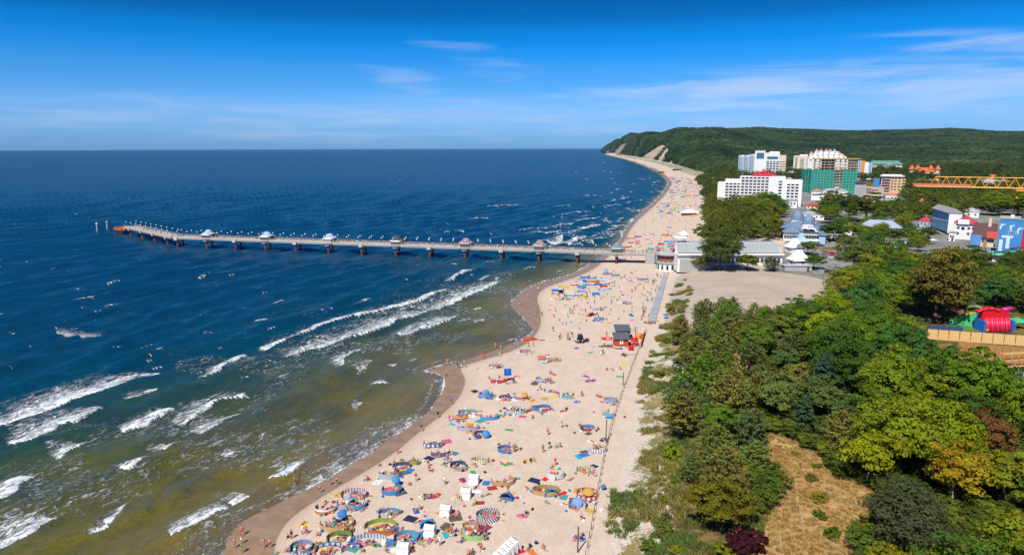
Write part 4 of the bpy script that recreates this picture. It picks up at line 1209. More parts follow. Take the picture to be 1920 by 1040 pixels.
# ------------------------------------------------------------------ buildings
WHITE = M('white_render', (0.70, 0.70, 0.69), 0.75, 0.2, 0.22, 0.25)
CREAM = M('cream_render', (0.62, 0.54, 0.40), 0.8, 0.2, 0.12, 0.4)
GREY = M('grey_concrete', (0.36, 0.35, 0.34), 0.85, 0.2, 0.16, 0.5)
DGREY = M('dark_grey', (0.06, 0.062, 0.068), 0.6, 0.3, 0.2, 0.6)
PINK = M('pink_render', (0.58, 0.30, 0.26), 0.8, 0.2, 0.12, 0.5)
ORANGE = M('orange_render', (0.62, 0.25, 0.06), 0.8, 0.2, 0.12, 0.5)
BLUEW = M('blue_render', (0.06, 0.20, 0.46), 0.8, 0.2, 0.15, 0.5)
PBLUE = M('pale_blue_render', (0.34, 0.47, 0.62), 0.8, 0.2, 0.12, 0.5)
RED_ROOF = M('red_roof', (0.40, 0.055, 0.05), 0.7, 0.2, 0.2, 0.8)
ORANGE_ROOF = M('orange_tiled_roof', (0.52, 0.13, 0.035), 0.75, 0.2, 0.2, 0.8)
BROWN_ROOF = M('brown_tiled_roof', (0.10, 0.050, 0.048), 0.75, 0.2, 0.25, 0.8)
GREEN_ROOF = M('green_roof', (0.10, 0.24, 0.19), 0.6, 0.3, 0.15, 0.5)
TURQ = M('turquoise_roof', (0.10, 0.45, 0.40), 0.6, 0.3, 0.12, 0.5)
SLATE = M('blue_grey_metal_roof', (0.15, 0.21, 0.30), 0.5, 0.35, 0.15, 0.5)
ZINC = M('grey_metal_roof', (0.33, 0.34, 0.36), 0.5, 0.35, 0.15, 0.5)
PGLASS = M('pale_glass', (0.30, 0.33, 0.33), 0.2, 0.5, 0.15, 0.6)
GLASS = M('window_glass', (0.018, 0.024, 0.032), 0.12, 0.5, 0.2, 0.3)
BGLASS = M('blue_window_glass', (0.05, 0.14, 0.24), 0.12, 0.5, 0.2, 0.3)
FRAME = M('window_frame', (0.66, 0.66, 0.65), 0.5, 0.3, 0.06)
NET = M('green_scaffold_net', (0.010, 0.24, 0.17), 0.85, 0.1, 0.35, 0.5)
TIMBER = M('raw_timber', (0.52, 0.33, 0.14), 0.8, 0.15, 0.25, 1.5)
TIMBER_D = M('brown_timber', (0.36, 0.19, 0.07), 0.8, 0.15, 0.3, 1.5)
YELLOW = M('yellow_paint', (0.64, 0.27, 0.012), 0.45, 0.4, 0.12, 0.8)
SALMON = M('faded_red_paint', (0.50, 0.17, 0.11), 0.6, 0.3, 0.15, 0.8)
STEEL = M('galvanised_steel', (0.38, 0.39, 0.40), 0.45, 0.5, 0.12, 1.0)
WOOD = M('weathered_wood', (0.15, 0.10, 0.065), 0.85, 0.15, 0.25, 2.0)
REDP = M('red_plastic', (0.62, 0.012, 0.03), 0.4, 0.4, 0.1, 0.8)
BLUEP = M('blue_plastic', (0.015, 0.14, 0.50), 0.45, 0.4, 0.1, 0.8)
WHITEP = M('white_plastic', (0.78, 0.78, 0.77), 0.45, 0.4, 0.06, 0.8)

class Facade:
    """a building with its front between two photo pixels; local x runs along the front, y goes away from the camera"""
    def __init__(self, name, label, cat, xl, xr, yb, z=None, group=None, tilt=0.0, turn=True):
        a, b = P(xl, yb, 8.0), P(xr, yb + tilt, 8.0)
        c = (a + b) / 2
        zg = gz(c[0], c[1]) if z is None else z
        a, b = P(xl, yb, zg), P(xr, yb + tilt, zg)
        c = (a + b) / 2
        self.w = math.hypot(*(b - a)[:2]); self.pm = float(Q(c)[2]); self.c = c; self.yb = yb; self.z = zg
        az = math.atan2(c[0], c[1]) if turn else 0.0
        self.k = math.cos(az) if turn else 1.0; self.w *= self.k
        self.o = thing(name, label, cat, tuple(c), -az if turn else math.atan2(b[1] - a[1], b[0] - a[0]), group)
    def h(self, ytop):
        """height above the ground of something the photo shows at ytop over the front"""
        d = self.c[1] * _cp + (CAM_H - self.z) * _sp
        ang = math.atan((520 - ytop + ROLL * -(Q(self.c)[0] - 960)) / FPX) - PITCH
        return CAM_H + self.c[1] * math.tan(ang) - self.z
    def x(self, px):
        return (px - float(Q(self.c)[0])) / self.pm * self.k
    def body(self, x0, x1, y0, y1, z0, z1, mat, name='wall'):
        return part(self.o, name, MB().box(((x0 + x1) / 2, (y0 + y1) / 2, (z0 + z1) / 2), (x1 - x0, y1 - y0, z1 - z0)), mat)
    def wins(self, me, xs, zs, y=0.0, side='front', name='window', skip=None):
        for j, z in enumerate(zs):
            for i, x in enumerate(xs):
                if skip and skip(i, j): continue
                if side == 'front': link(name, me, self.o, (x, y, z))
                elif side == 'left': link(name, me, self.o, (y, x, z), -math.pi / 2)
                else: link(name, me, self.o, (y, x, z), math.pi / 2)
def window_mesh(w, h, frame=FRAME, glass=GLASS, proud=0.10, fr=0.10, bar=True):
    mb = MB()
    mb.box((0, -proud / 2 + 0.03, h / 2 - fr / 2), (w, proud, fr)).box((0, -proud / 2 + 0.03, -h / 2 + fr / 2), (w, proud, fr))
    mb.box((-w / 2 + fr / 2, -proud / 2 + 0.03, 0), (fr, proud * 0.98, h - 2 * fr)).box((w / 2 - fr / 2, -proud / 2 + 0.03, 0), (fr, proud * 0.98, h - 2 * fr))
    if bar: mb.box((0, -proud / 2 + 0.04, 0), (fr * 0.6, proud * 0.8, h - 2 * fr))
    mb.box((0, -0.012, 0), (w - 2 * fr, 0.03, h - 2 * fr), mi=1)
    return mb.mesh('window', [frame, glass])
def loggia_mesh(w, h, wall=WHITE, glass=GLASS, par=0.24):
    """dark recess behind a projecting frame with a parapet across its lower part"""
    mb = MB()
    d, t = 0.9, 0.22
    mb.box((0, -d / 2, h / 2 - t / 2), (w, d, t)).box((0, -d / 2, -h / 2 + t / 2), (w, d, t))
    mb.box((-w / 2 + t / 2, -d / 2, 0), (t, d * 0.98, h - 2 * t)).box((w / 2 - t / 2, -d / 2, 0), (t, d * 0.98, h - 2 * t))
    mb.box((0, -d + 0.06, -h / 2 + t + par * h / 2), (w - 2 * t, 0.10, par * h))
    mb.box((0, -0.04, 0), (w - 2 * t, 0.07, h - 2 * t), mi=1)
    return mb.mesh('window', [wall, glass])
def balcony_mesh(w, d, mat=WHITE, rail=PBLUE):
    mb = MB()
    mb.box((0, -d / 2, -0.1), (w, d, 0.2)).box((0, -d + 0.05, 0.5), (w, 0.1, 0.9), mi=1)
    mb.box((-w / 2 + 0.05, -d / 2, 0.5), (0.1, d - 0.22, 0.88)).box((w / 2 - 0.05, -d / 2, 0.5), (0.1, d - 0.22, 0.88))
    return mb.mesh('balcony', [mat, rail])
def lin(a, b, n): return [a + (b - a) * (i + 0.5) / n for i in range(n)]

def white_hotel():
    f = Facade('hotel', 'long white stepped hotel with rows of dark balcony recesses and a red roof feature', 'hotel', 1342, 1500, 386)
    H1, H2, H3 = f.h(331), f.h(337), f.h(343)
    D = 16
    f.body(f.x(1342), f.x(1356), 1.0, D, -1, H3, WHITE)
    f.body(f.x(1356), f.x(1384), 0.4, D, -1, H2, WHITE)
    f.body(f.x(1384), f.x(1469), 0, D, -1, H1, WHITE)
    f.body(f.x(1469), f.x(1500), 0.4, D, -1, H2, WHITE)
    f.body(f.x(1442), f.x(1456), -1.5, 0.0, -1, H1 + 0.4, WHITE, 'stair_tower')
    me = loggia_mesh(2.9, 2.5)
    n = 7
    zs = [H2 - 1.7 - i * (H2 - 5) / n for i in range(n)]
    c1 = [f.x(1360 + 7.5 * i) for i in range(11)]; c2 = [f.x(1460 + 7.6 * i) for i in range(5)]
    f.wins(me, [x for x in c1 if x > f.x(1385)], zs + [H1 - 1.6], 0.0)
    f.wins(me, [x for x in c1 if x < f.x(1385)], zs[1:], 0.4)
    f.wins(me, c2[:1], zs, 0.0); f.wins(me, c2[2:], zs[1:], 0.4)
    mb = MB()
    mb.box((f.x(1428), 6, H1 + 1.0), (f.x(1452) - f.x(1405), 9, 2.0)).hip((f.x(1428), 6, H1 + 2.0), (f.x(1446) - f.x(1412), 7), 1.6, 0.6)
    mb.hip((f.x(1428), 6, H1 + 3.4), (f.x(1434) - f.x(1422), 5), 3.4, 0.3)
    part(f.o, 'roof', mb, REDP if False else M('crimson_roof', (0.50, 0.03, 0.05), 0.7))
    f.body(f.x(1455), f.x(1492), -9, -1.7, -1, 6.2, WHITE, 'annex')
    part(f.o, 'annex_roof', MB().box((f.x(1473), -5.3, 6.4), (f.x(1494) - f.x(1453), 8.4, 0.4)), ZINC)
    w2 = window_mesh(1.6, 1.8)
    f.wins(w2, lin(f.x(1457), f.x(1490), 6), [3.6], -9.0)
    f.body(f.x(1402), f.x(1432), -7, -0.2, -1, 9.0, WHITE, 'entrance_block')
    part(f.o, 'entrance_roof', MB().box((f.x(1417), -3.6, 9.4), (f.x(1434) - f.x(1400), 7.6, 0.8)), M('tan_roof', (0.30, 0.22, 0.14)))
    f.wins(w2, lin(f.x(1404), f.x(1430), 5), [5.0], -7.0)
def tower_hotel():
    f = Facade('hotel_tower', 'white and pale blue tower hotel with saw-tooth balconies and roof aerials', 'hotel', 1382, 1471, 333)
    T = f.h(287); T0 = f.h(291)
    # saw-tooth wing
    n = 6
    for i in range(n):
        x0, x1 = f.x(1382 + i * 5.2), f.x(1382 + (i + 1) * 5.2)
        hgt = T0 + (0 if i < 4 else 1.5)
        part(f.o, 'wing_bay', MB().prism([(x0, 2), (x1, -1.6), (x1, 14), (x0, 14)], -1, hgt), WHITE if i % 2 else PBLUE)
        for k in range(10):
            z = 6 + k * (hgt - 8) / 9.5
            link('balcony', BALC_S, f.o, ((x0 + x1) / 2, 0.3, z))
    f.body(f.x(1413), f.x(1432), -2, 14, -1, f.h(283), WHITE, 'lift_tower')
    part(f.o, 'glass_front', MB().box((f.x(1423), -2.1, f.h(292)), (f.x(1430) - f.x(1416), 0.3, f.h(287) - f.h(298))), BGLASS)
    f.body(f.x(1432), f.x(1459), -4, 12, -1, T + 0.5, WHITE)
    f.body(f.x(1459), f.x(1471), 0, 12, -1, T0, CREAM)
    part(f.o, 'glass_band', MB().box((f.x(1446), -4.1, f.h(296)), (f.x(1456) - f.x(1436), 0.3, 4.6)), BGLASS)
    for j in range(6):
        z = f.h(303 + j * 4.6)
        for i in range(4): link('window', LOG_S, f.o, (f.x(1437.5 + i * 6), -4.0, z))
        part(f.o, 'balcony', MB().box((f.x(1465), -0.6, z + 1), (f.x(1470) - f.x(1460), 1.2, 1.1)), CREAM)
    mb = MB()
    for px in (1419, 1425, 1430): mb.tube((f.x(px), 4, f.h(283)), (f.x(px), 4, f.h(279.5)), 0.25)
    part(f.o, 'aerial', mb, STEEL)
    f.body(f.x(1440), f.x(1458), 0, 8, T + 0.5, T + 2.4, WHITE, 'plant_room')
BALC_S = balcony_mesh(4.2, 1.5)
LOG_S = loggia_mesh(4.4, 3.0)
def pale_tower():
    f = Facade('apartment_tower', 'cream apartment tower half hidden behind the green-netted building', 'building', 1486, 1512, 325)
    H = f.h(292)
    f.body(f.x(1486), f.x(1512), 0, 16, -1, H, CREAM)
    f.body(f.x(1497), f.x(1512), 2, 14, H, f.h(290), WHITE, 'plant_room')
    me = balcony_mesh(7, 1.6, CREAM, WHITE)
    for j in range(8):
        z = f.h(321 - j * 3.4)
        link('balcony', me, f.o, (f.x(1502), 0, z)); link('window', LOG_S, f.o, (f.x(1491), 0, z + 1))
def pink_terraces():
    f = Facade('terrace_hotel', 'white terraced hotel with pink gables rising above the construction site', 'hotel', 1504, 1588, 325)
    steps = [(1504, 1588, 298), (1509, 1584, 293.5), (1515, 1576, 288.5), (1524, 1568, 284)]
    prev = -1
    me = loggia_mesh(3.6, 2.4)
    for i, (a, b, yt) in enumerate(steps):
        H = f.h(yt)
        f.body(f.x(a), f.x(b), i * 2.5, 26, prev, H, WHITE, 'terrace')
        n = max(4, int((b - a) / 9))
        f.wins(me, lin(f.x(a), f.x(b), n), [H - 1.9], i * 2.5)
        prev = H
    H = f.h(286)
    for k, px in enumerate((1509, 1518, 1528, 1536, 1546, 1553, 1561, 1570, 1578)):
        z = f.h(294 if px in (1509, 1578) else 289 if px in (1518, 1570) else 284)
        mb = MB().prism([(-2.6, 0), (2.6, 0), (2.6, 8), (-2.6, 8)], 0, 2.2)
        mb.add([(-3, -0.3, 2.2), (3, -0.3, 2.2), (0, -0.3, 5.0), (-3, 8.3, 2.2), (3, 8.3, 2.2), (0, 8.3, 5.0)], [(0, 1, 2), (4, 3, 5), (1, 4, 5, 2), (3, 0, 2, 5), (0, 3, 4, 1)])
        part(f.o, 'gable', mb, PINK, loc=(f.x(px), 9, z))
def netted_tower():
    f = Facade('construction_tower', 'unfinished concrete tower wrapped in green safety net with open floors above', 'building', 1518, 1604, 363)
    D = 24; X0, X1 = f.x(1518), f.x(1604); XL = f.x(1497)
    n = 13
    ztop = f.h(299); zn = f.h(318)
    for k in range(n):
        z = 2 + k * (ztop - 2) / (n - 1)
        part(f.o, 'floor_slab', MB().box(((X0 + X1) / 2, D / 2, z), (X1 - X0 - 1.2, D - 1.2, 0.5)), M('ochre_slab', (0.50, 0.28, 0.07)) if z > zn - 3 else GREY)
    mb = MB()
    for px in np.linspace(1522, 1600, 9):
        for y in (2, 9, 16, 22):
            mb.box((f.x(px), y, ztop / 2), (0.7, 0.7, ztop))
    part(f.o, 'column', mb, GREY)['kind'] = 'stuff'
    f.body(f.x(1535), f.x(1560), 8, 18, -1, ztop, DGREY, 'core')
    part(f.o, 'formwork_deck', MB().box(((X0 + X1) / 2, D / 2, ztop + 0.6), (X1 - X0 + 3, D + 3, 0.5)), M('formwork_yellow', (0.60, 0.34, 0.04)))
    cols = [(1518, 1532), (1532.4, 1547), (1547.4, 1562), (1576, 1590), (1590.4, 1604)]
    lv = np.linspace(-0.5, zn, 4)
    for a, b in cols:
        for j in range(3):
            w = f.x(b) - f.x(a)
            mb = MB()
            nx, nz = 4, 3
            vs = []
            for iz in range(nz + 1):
                for ix in range(nx + 1):
                    vs.append((f.x(a) + w * ix / nx, -0.5 - 0.35 * math.sin(math.pi * ix / nx) * (0.6 + 0.4 * math.sin(iz * 2 + ix)), lv[j] + (lv[j + 1] - lv[j] - 0.25) * iz / nz))
            vs2 = [(x, y + 0.08, z) for x, y, z in vs]
            N1 = len(vs)
            fs = []
            for iz in range(nz):
                for ix in range(nx):
                    q = (iz * (nx + 1) + ix, iz * (nx + 1) + ix + 1, (iz + 1) * (nx + 1) + ix + 1, (iz + 1) * (nx + 1) + ix)
                    fs += [q, tuple(i + N1 for i in q[::-1])]
            part(f.o, 'net_panel', MB().add(vs + vs2, fs), NET)
    for i in range(2):
        for j in range(3):
            xa, xb = XL + (X0 - XL) * i / 2, XL + (X0 - XL) * (i + 1) / 2 - 0.2
            ya, yb = D * (1 - i / 2.0), D * (1 - (i + 1) / 2.0)
            z0, z1 = lv[j], lv[j + 1] - 0.25
            part(f.o, 'net_panel', MB().add([(xa, ya - 0.5, z0), (xb, yb - 0.5, z0), (xb, yb - 0.5, z1), (xa, ya - 0.5, z1), (xa, ya - 0.4, z0), (xb, yb - 0.4, z0), (xb, yb - 0.4, z1), (xa, ya - 0.4, z1)],
                                            [(0, 1, 2, 3), (7, 6, 5, 4), (3, 2, 6, 7), (0, 4, 5, 1)]), NET)
    mb = MB()
    for px in np.linspace(1506, 1608, 18):
        mb.tube((f.x(px), -1.2 if px > 1518 else 12 - (px - 1506), 0), (f.x(px), -1.2 if px > 1518 else 12 - (px - 1506), ztop + 1.5), 0.12, n=4)
    for k in range(n): mb.tube((X0, -1.25, 2.5 + k * (ztop - 2) / (n - 1)), (X1 + 2, -1.25, 2.5 + k * (ztop - 2) / (n - 1)), 0.10, n=4)
    part(f.o, 'scaffold', mb, STEEL)['kind'] = 'stuff'
def far_blocks():
    w = window_mesh(2.4, 1.7); wb = window_mesh(2.2, 1.8, FRAME, BGLASS)
    f = Facade('apartment_block', 'white and blue apartment block with one orange vertical stripe', 'building', 1606, 1633, 337)
    H = f.h(303)
    f.body(f.x(1606), f.x(1612), 0, 14, -1, H + 1, PBLUE); f.body(f.x(1612), f.x(1619), -0.6, 14, -1, H + 1, ORANGE, 'stripe_wall')
    f.body(f.x(1619), f.x(1626), 0, 14, -1, H - 1, WHITE); f.body(f.x(1626), f.x(1633), 2, 14, -1, H - 3, PBLUE)
    f.wins(wb, [f.x(1609)], lin(6, H, 9), 0); f.wins(wb, [f.x(1629.5)], lin(8, H - 3, 7), 2)
    f = Facade('sanatorium', 'long cream building under a green metal roof at the forest edge', 'building', 1624, 1692, 320)
    H = f.h(308)
    f.body(f.x(1626), f.x(1690), 0, 18, -1, H, CREAM); f.wins(w, lin(f.x(1628), f.x(1688), 14), [H - 3, H - 7], 0)
    part(f.o, 'roof', MB().hip((0, 9, H), (f.x(1692) - f.x(1624), 20), f.h(301.5) - H, 0.5), GREEN_ROOF)
    f.body(f.x(1661), f.x(1674), -6, 0, -1, f.h(310), CREAM, 'front_block'); f.wins(w, lin(f.x(1662), f.x(1673), 3), lin(2, f.h(310), 4), -6)
    part(f.o, 'front_roof', MB().hip((f.x(1667.5), -3, f.h(310)), (f.x(1675) - f.x(1660), 6.5), 3, 0.3), GREEN_ROOF)
    f = Facade('castle_hotel', 'cream castle-like hotel with orange roofs and four pointed corner turrets', 'hotel', 1703, 1760, 338)
    H = f.h(322)
    f.body(f.x(1708), f.x(1754), 2, 20, -1, H, CREAM); f.wins(w, lin(f.x(1712), f.x(1750), 7), [H - 3.5, H - 8], 2)
    part(f.o, 'roof', MB().hip((f.x(1731), 11, H), (f.x(1754) - f.x(1708), 18), f.h(314.5) - H, 0.8), ORANGE_ROOF)
    f.body(f.x(1714), f.x(1748), -8, 2, -1, f.h(330), CREAM, 'porch')
    part(f.o, 'porch_roof', MB().hip((f.x(1731), -3, f.h(330)), (f.x(1750) - f.x(1712), 10), f.h(325.5) - f.h(330), 0.6), ORANGE_ROOF)
    for px, y, yt in ((1707, 3, 317.5), (1718, 9, 317), (1743, 9, 317), (1756, 3, 317.5)):
        H2 = f.h(yt)
        t = part(f.o, 'turret', MB().lathe([(3.2, -1), (3.2, H2)], 12), CREAM, loc=(f.x(px), y, 0))
        part(t, 'turret_roof', MB().lathe([(4.6, H2 - 0.3), (2.2, H2 + 4), (0.1, H2 + f.h(yt - 7) - H2 + 0.5)], 12), ORANGE_ROOF)
    f = Facade('apartment_house', 'cream and white apartment house with dark wrap-round balconies and penthouse', 'building', 1648, 1695, 362)
    H = f.h(331)
    f.body(f.x(1650), f.x(1672), 0, 16, -1, H - 1, CREAM); f.body(f.x(1667), f.x(1690), -0.8, 14, -1, H, M('peach_render', (0.62, 0.40, 0.20)))
    f.body(f.x(1635), f.x(1649), 5, 18, -1, H - 3, BLUEW, 'blue_wing')
    f.body(f.x(1650), f.x(1688), 3, 12, H, H + 2.0, WHITE, 'penthouse')
    bal = balcony_mesh(f.x(1667) - f.x(1651.5), 1.6, DGREY, PINK)
    for j in range(5):
        z = f.h(357 - j * 5.1)
        link('balcony', bal, f.o, (f.x(1659), 0, z))
        f.wins(w, [f.x(1671), f.x(1677), f.x(1684)], [z + 1.2], -0.8)
        part(f.o, 'balcony', MB().box((f.x(1693), 3, z), (f.x(1695) - f.x(1690.4), 6, 1.0)), WHITE)
    part(f.o, 'cornice', MB().box((f.x(1670), 7, H + 0.3), (f.x(1694) - f.x(1648), 19, 0.5)), WHITE)
    f = Facade('concrete_block', 'grey concrete block with blue roof structures beside a beige balconied house', 'building', 1600, 1634, 377)
    H = f.h(347)
    f.body(f.x(1600), f.x(1621), 0, 14, -1, H, GREY); f.body(f.x(1621), f.x(1634), 0.5, 14, -1, H - 2, PINK, 'pink_wall')
    for j in range(7): part(f.o, 'ledge', MB().box((f.x(1610), -0.12, 2.5 + j * (H - 3) / 7), (f.x(1620) - f.x(1601), 0.24, 0.35)), STEEL)
    part(f.o, 'roof_cabin', MB().box((f.x(1609), 6, H + 1), (f.x(1619) - f.x(1601), 8, 2.0)), M('navy_roof', (0.02, 0.05, 0.14)))
    f.wins(w, lin(f.x(1622), f.x(1633), 2), lin(8, H - 3, 4), 0.5)
    f = Facade('beige_house', 'beige rendered house with curved balconies in front of the grey concrete block', 'building', 1631, 1655, 382)
    H = f.h(352)
    f.body(f.x(1631), f.x(1645), 0.8, 12, -1, H, M('beige_render', (0.42, 0.34, 0.26))); f.body(f.x(1645), f.x(1655), 0, 12, -1, H + 0.4, M('beige_render', (0.42, 0.34, 0.26)), 'plain_wall')
    b2 = balcony_mesh(f.x(1645) - f.x(1632), 2.0, CREAM, CREAM)
    for j in range(4):
        link('balcony', b2, f.o, (f.x(1638), 0.8, f.h(379 - 6.2 * j))); f.wins(w, [f.x(1635), f.x(1641)], [f.h(379 - 6.2 * j) + 1.6], 0.8)
    f = Facade('villa', 'low white villa with a tall arched gable below the green-netted tower', 'house', 1520, 1588, 376)
    H = f.h(358)
    f.body(f.x(1520), f.x(1539), 0, 10, -1, H - 1, WHITE); f.body(f.x(1540), f.x(1588), 1, 12, -1, H, WHITE)
    part(f.o, 'roof', MB().hip((f.x(1530), 5, H - 1), (f.x(1540) - f.x(1519), 10), 2.6, 0.4), M('salmon_roof', (0.45, 0.17, 0.13)))
    part(f.o, 'main_roof', MB().hip((f.x(1564), 6.5, H), (f.x(1588) - f.x(1540), 11), 2.2, 0.4), ZINC)
    arc = [(-3.2, 0), (3.2, 0), (3.2, 6)] + [(3.2 * math.cos(a), 6 + 4.2 * math.sin(a)) for a in np.linspace(0.2, math.pi - 0.2, 8)] + [(-3.2, 6)]
    n = len(arc)
    part(f.o, 'arched_gable', MB().add([(x + f.x(1567), -1.5, z + 3) for x, z in arc] + [(x + f.x(1567), 1.5, z + 3) for x, z in arc], [tuple(range(n)), tuple(range(2 * n - 1, n - 1, -1))] + [(i, i + n, (i + 1) % n + n, (i + 1) % n) for i in range(n)]), WHITE)
    f.wins(w, [f.x(1546), f.x(1553), f.x(1577), f.x(1584)], [H - 2.6, H - 6], 1.0); f.wins(w, lin(f.x(1522), f.x(1538), 4), [H - 4], 0)
    f.wins(window_mesh(2.6, 4.2), [f.x(1567)], [8.2], -1.5)
    f = Facade('villa', 'small white villa with a pale grey roof between hotel and netted tower', 'house', 1472, 1494, 335)
    H = f.h(325); f.body(f.x(1473), f.x(1493), 0, 12, -1, H, WHITE); part(f.o, 'roof', MB().hip((f.x(1483), 6, H), (f.x(1494) - f.x(1472), 12), 3.5, 0.5), ZINC); f.wins(w, lin(f.x(1474), f.x(1492), 4), [H - 2.5], 0)
    for lab, a, b, yb, yt, yw, roof, wall in [('orange-roofed house with rounded dormers at the forest edge', 1842, 1882, 342, 327.5, 334, ORANGE_ROOF, CREAM),
                                           ('long grey-roofed house glimpsed through the yellow crane jib', 1820, 1900, 352, 337, 345, ZINC, WHITE),
                                           ('low house with a grey roof behind the salmon end of the crane jib', 1712, 1742, 350, 335, 342, SLATE, WHITE),
                                           ('white house with a red roof seen between crane bars', 1775, 1812, 354, 341, 348, RED_ROOF, WHITE),
                                           ('pale turquoise-roofed hall between the street trees and beige house', 1636, 1664, 396, 381, 389, M('sky_roof', (0.30, 0.52, 0.62)), WHITE),
                                           ('little red-roofed house beside the long blue mural block', 1722, 1746, 425, 407, 415, RED_ROOF, PBLUE),
                                           ('blue-grey promenade roof behind the street trees', 1560, 1600, 440, 421, 430, SLATE, WHITE),
                                           ('grey-roofed house with white dormers just behind the blue mural block', 1796, 1836, 408, 389, 397, GREY, WHITE),
                                           ('flat white cafe building under the street trees', 1690, 1728, 440, 428, 431, ZINC, WHITE),
                                           ('small blue-roofed park kiosk by the lane', 1640, 1662, 452, 440, 444, SLATE, WHITE),
                                           ('white shop with a flat pale roof below the grey concrete block', 1598, 1626, 396, 384, 387, PGLASS, WHITE),
                                           ('low red-roofed shop beside the market parasols', 1510, 1536, 392, 381, 386, RED_ROOF, CREAM),
                                           ('low promenade pavilion under a pale blue-grey roof near the cafe parasols', 1608, 1690, 440, 414, 427, M('pale_slate', (0.28, 0.34, 0.43)), WHITE)]:
        f = Facade('house', lab, 'house', a, b, yb)
        H = max(2.5, f.h(yw)); f.body(f.x(a + 1), f.x(b - 1), 0, 11, -1, H, wall)
        rm = MB().hip((0, 5.5, H), (f.w, 11), max(2.0, f.h(yt) - H), 0.4)
        part(f.o, 'roof', rm, roof)
        f.wins(window_mesh(1.4, 1.5), lin(f.x(a + 2), f.x(b - 2), max(3, int(f.w / 4))), [H * 0.55], 0)
def domed_hall():
    f = Facade('domed_hall', 'white spa hall with blue-grey hipped roofs and two ribbed domes', 'building', 1463, 1546, 452)
    H = 6.5
    f.body(f.x(1466), f.x(1540), 8, 34, -1, H, WHITE)
    part(f.o, 'main_roof', MB().hip((f.x(1500), 21, H), (f.x(1542) - f.x(1463), 28), 4.2, 0.8), SLATE)
    f.body(f.x(1468), f.x(1500), -3, 8, -1, 5.2, WHITE, 'front_wing')
    part(f.o, 'wing_roof', MB().hip((f.x(1484), 2.5, 5.2), (f.x(1502) - f.x(1467), 12), 3.0, 0.6), SLATE)
    f.body(f.x(1500), f.x(1536), 0, 8, -1, 5.6, WHITE, 'entrance_wing')
    part(f.o, 'entrance_roof', MB().hip((f.x(1518), 4, 5.6), (f.x(1538) - f.x(1500), 9), 2.6, 0.6), SLATE)
    f.body(f.x(1534), f.x(1546), -10, 20, -1, 5.0, PBLUE, 'side_wing')
    part(f.o, 'side_roof', MB().hip((f.x(1540), 5, 5.0), (f.x(1547) - f.x(1533), 31), 1.6, 0.3), SLATE)
    for px, y, z0, r, hh in ((1491.5, 22, 9.2, 3.6, 5.0), (1513, 12, 8.0, 3.4, 4.4)):
        d = part(f.o, 'drum', MB().lathe([(r * 1.06, z0 - 4), (r * 1.06, z0 + 1.3), (r * 1.2, z0 + 1.5)], 16), WHITE, loc=(f.x(px), y, 0))
        prof = [(r * 1.12, z0 + 1.5)] + [(r * math.cos(a) + 0.02, z0 + 1.6 + hh * math.sin(a)) for a in np.linspace(0, math.pi / 2, 8)]
        part(d, 'dome', MB().lathe(prof, 16), SLATE)
        part(d, 'finial', MB().tube((0, 0, z0 + 1.4 + hh), (0, 0, z0 + 3.2 + hh), 0.12), STEEL)
    w = window_mesh(1.8, 2.2)
    f.wins(w, lin(f.x(1470), f.x(1498), 6), [2.6], -3); f.wins(w, lin(f.x(1503), f.x(1533), 5), [2.6], 0)
    for px in (1508, 1520):
        pts = [(2.4 * math.cos(a), 2.0 * math.sin(a)) for a in np.linspace(0, math.pi, 9)]
        n = len(pts)
        g = part(f.o, 'arched_gable', MB().add([(x * 1.25, -0.9, z * 1.3) for x, z in pts] + [(x * 1.25, 3.2, z * 1.3) for x, z in pts], [tuple(range(n)), tuple(range(2 * n - 1, n - 1, -1))] + [(i, i + n, (i + 1) % n + n, (i + 1) % n) for i in range(n)]), WHITE, loc=(f.x(px), 0, 5.4))
        part(g, 'pane', MB().add([(x * 0.9, -0.96, z * 0.9 + 0.1) for x, z in pts], [tuple(range(n))]), GLASS)
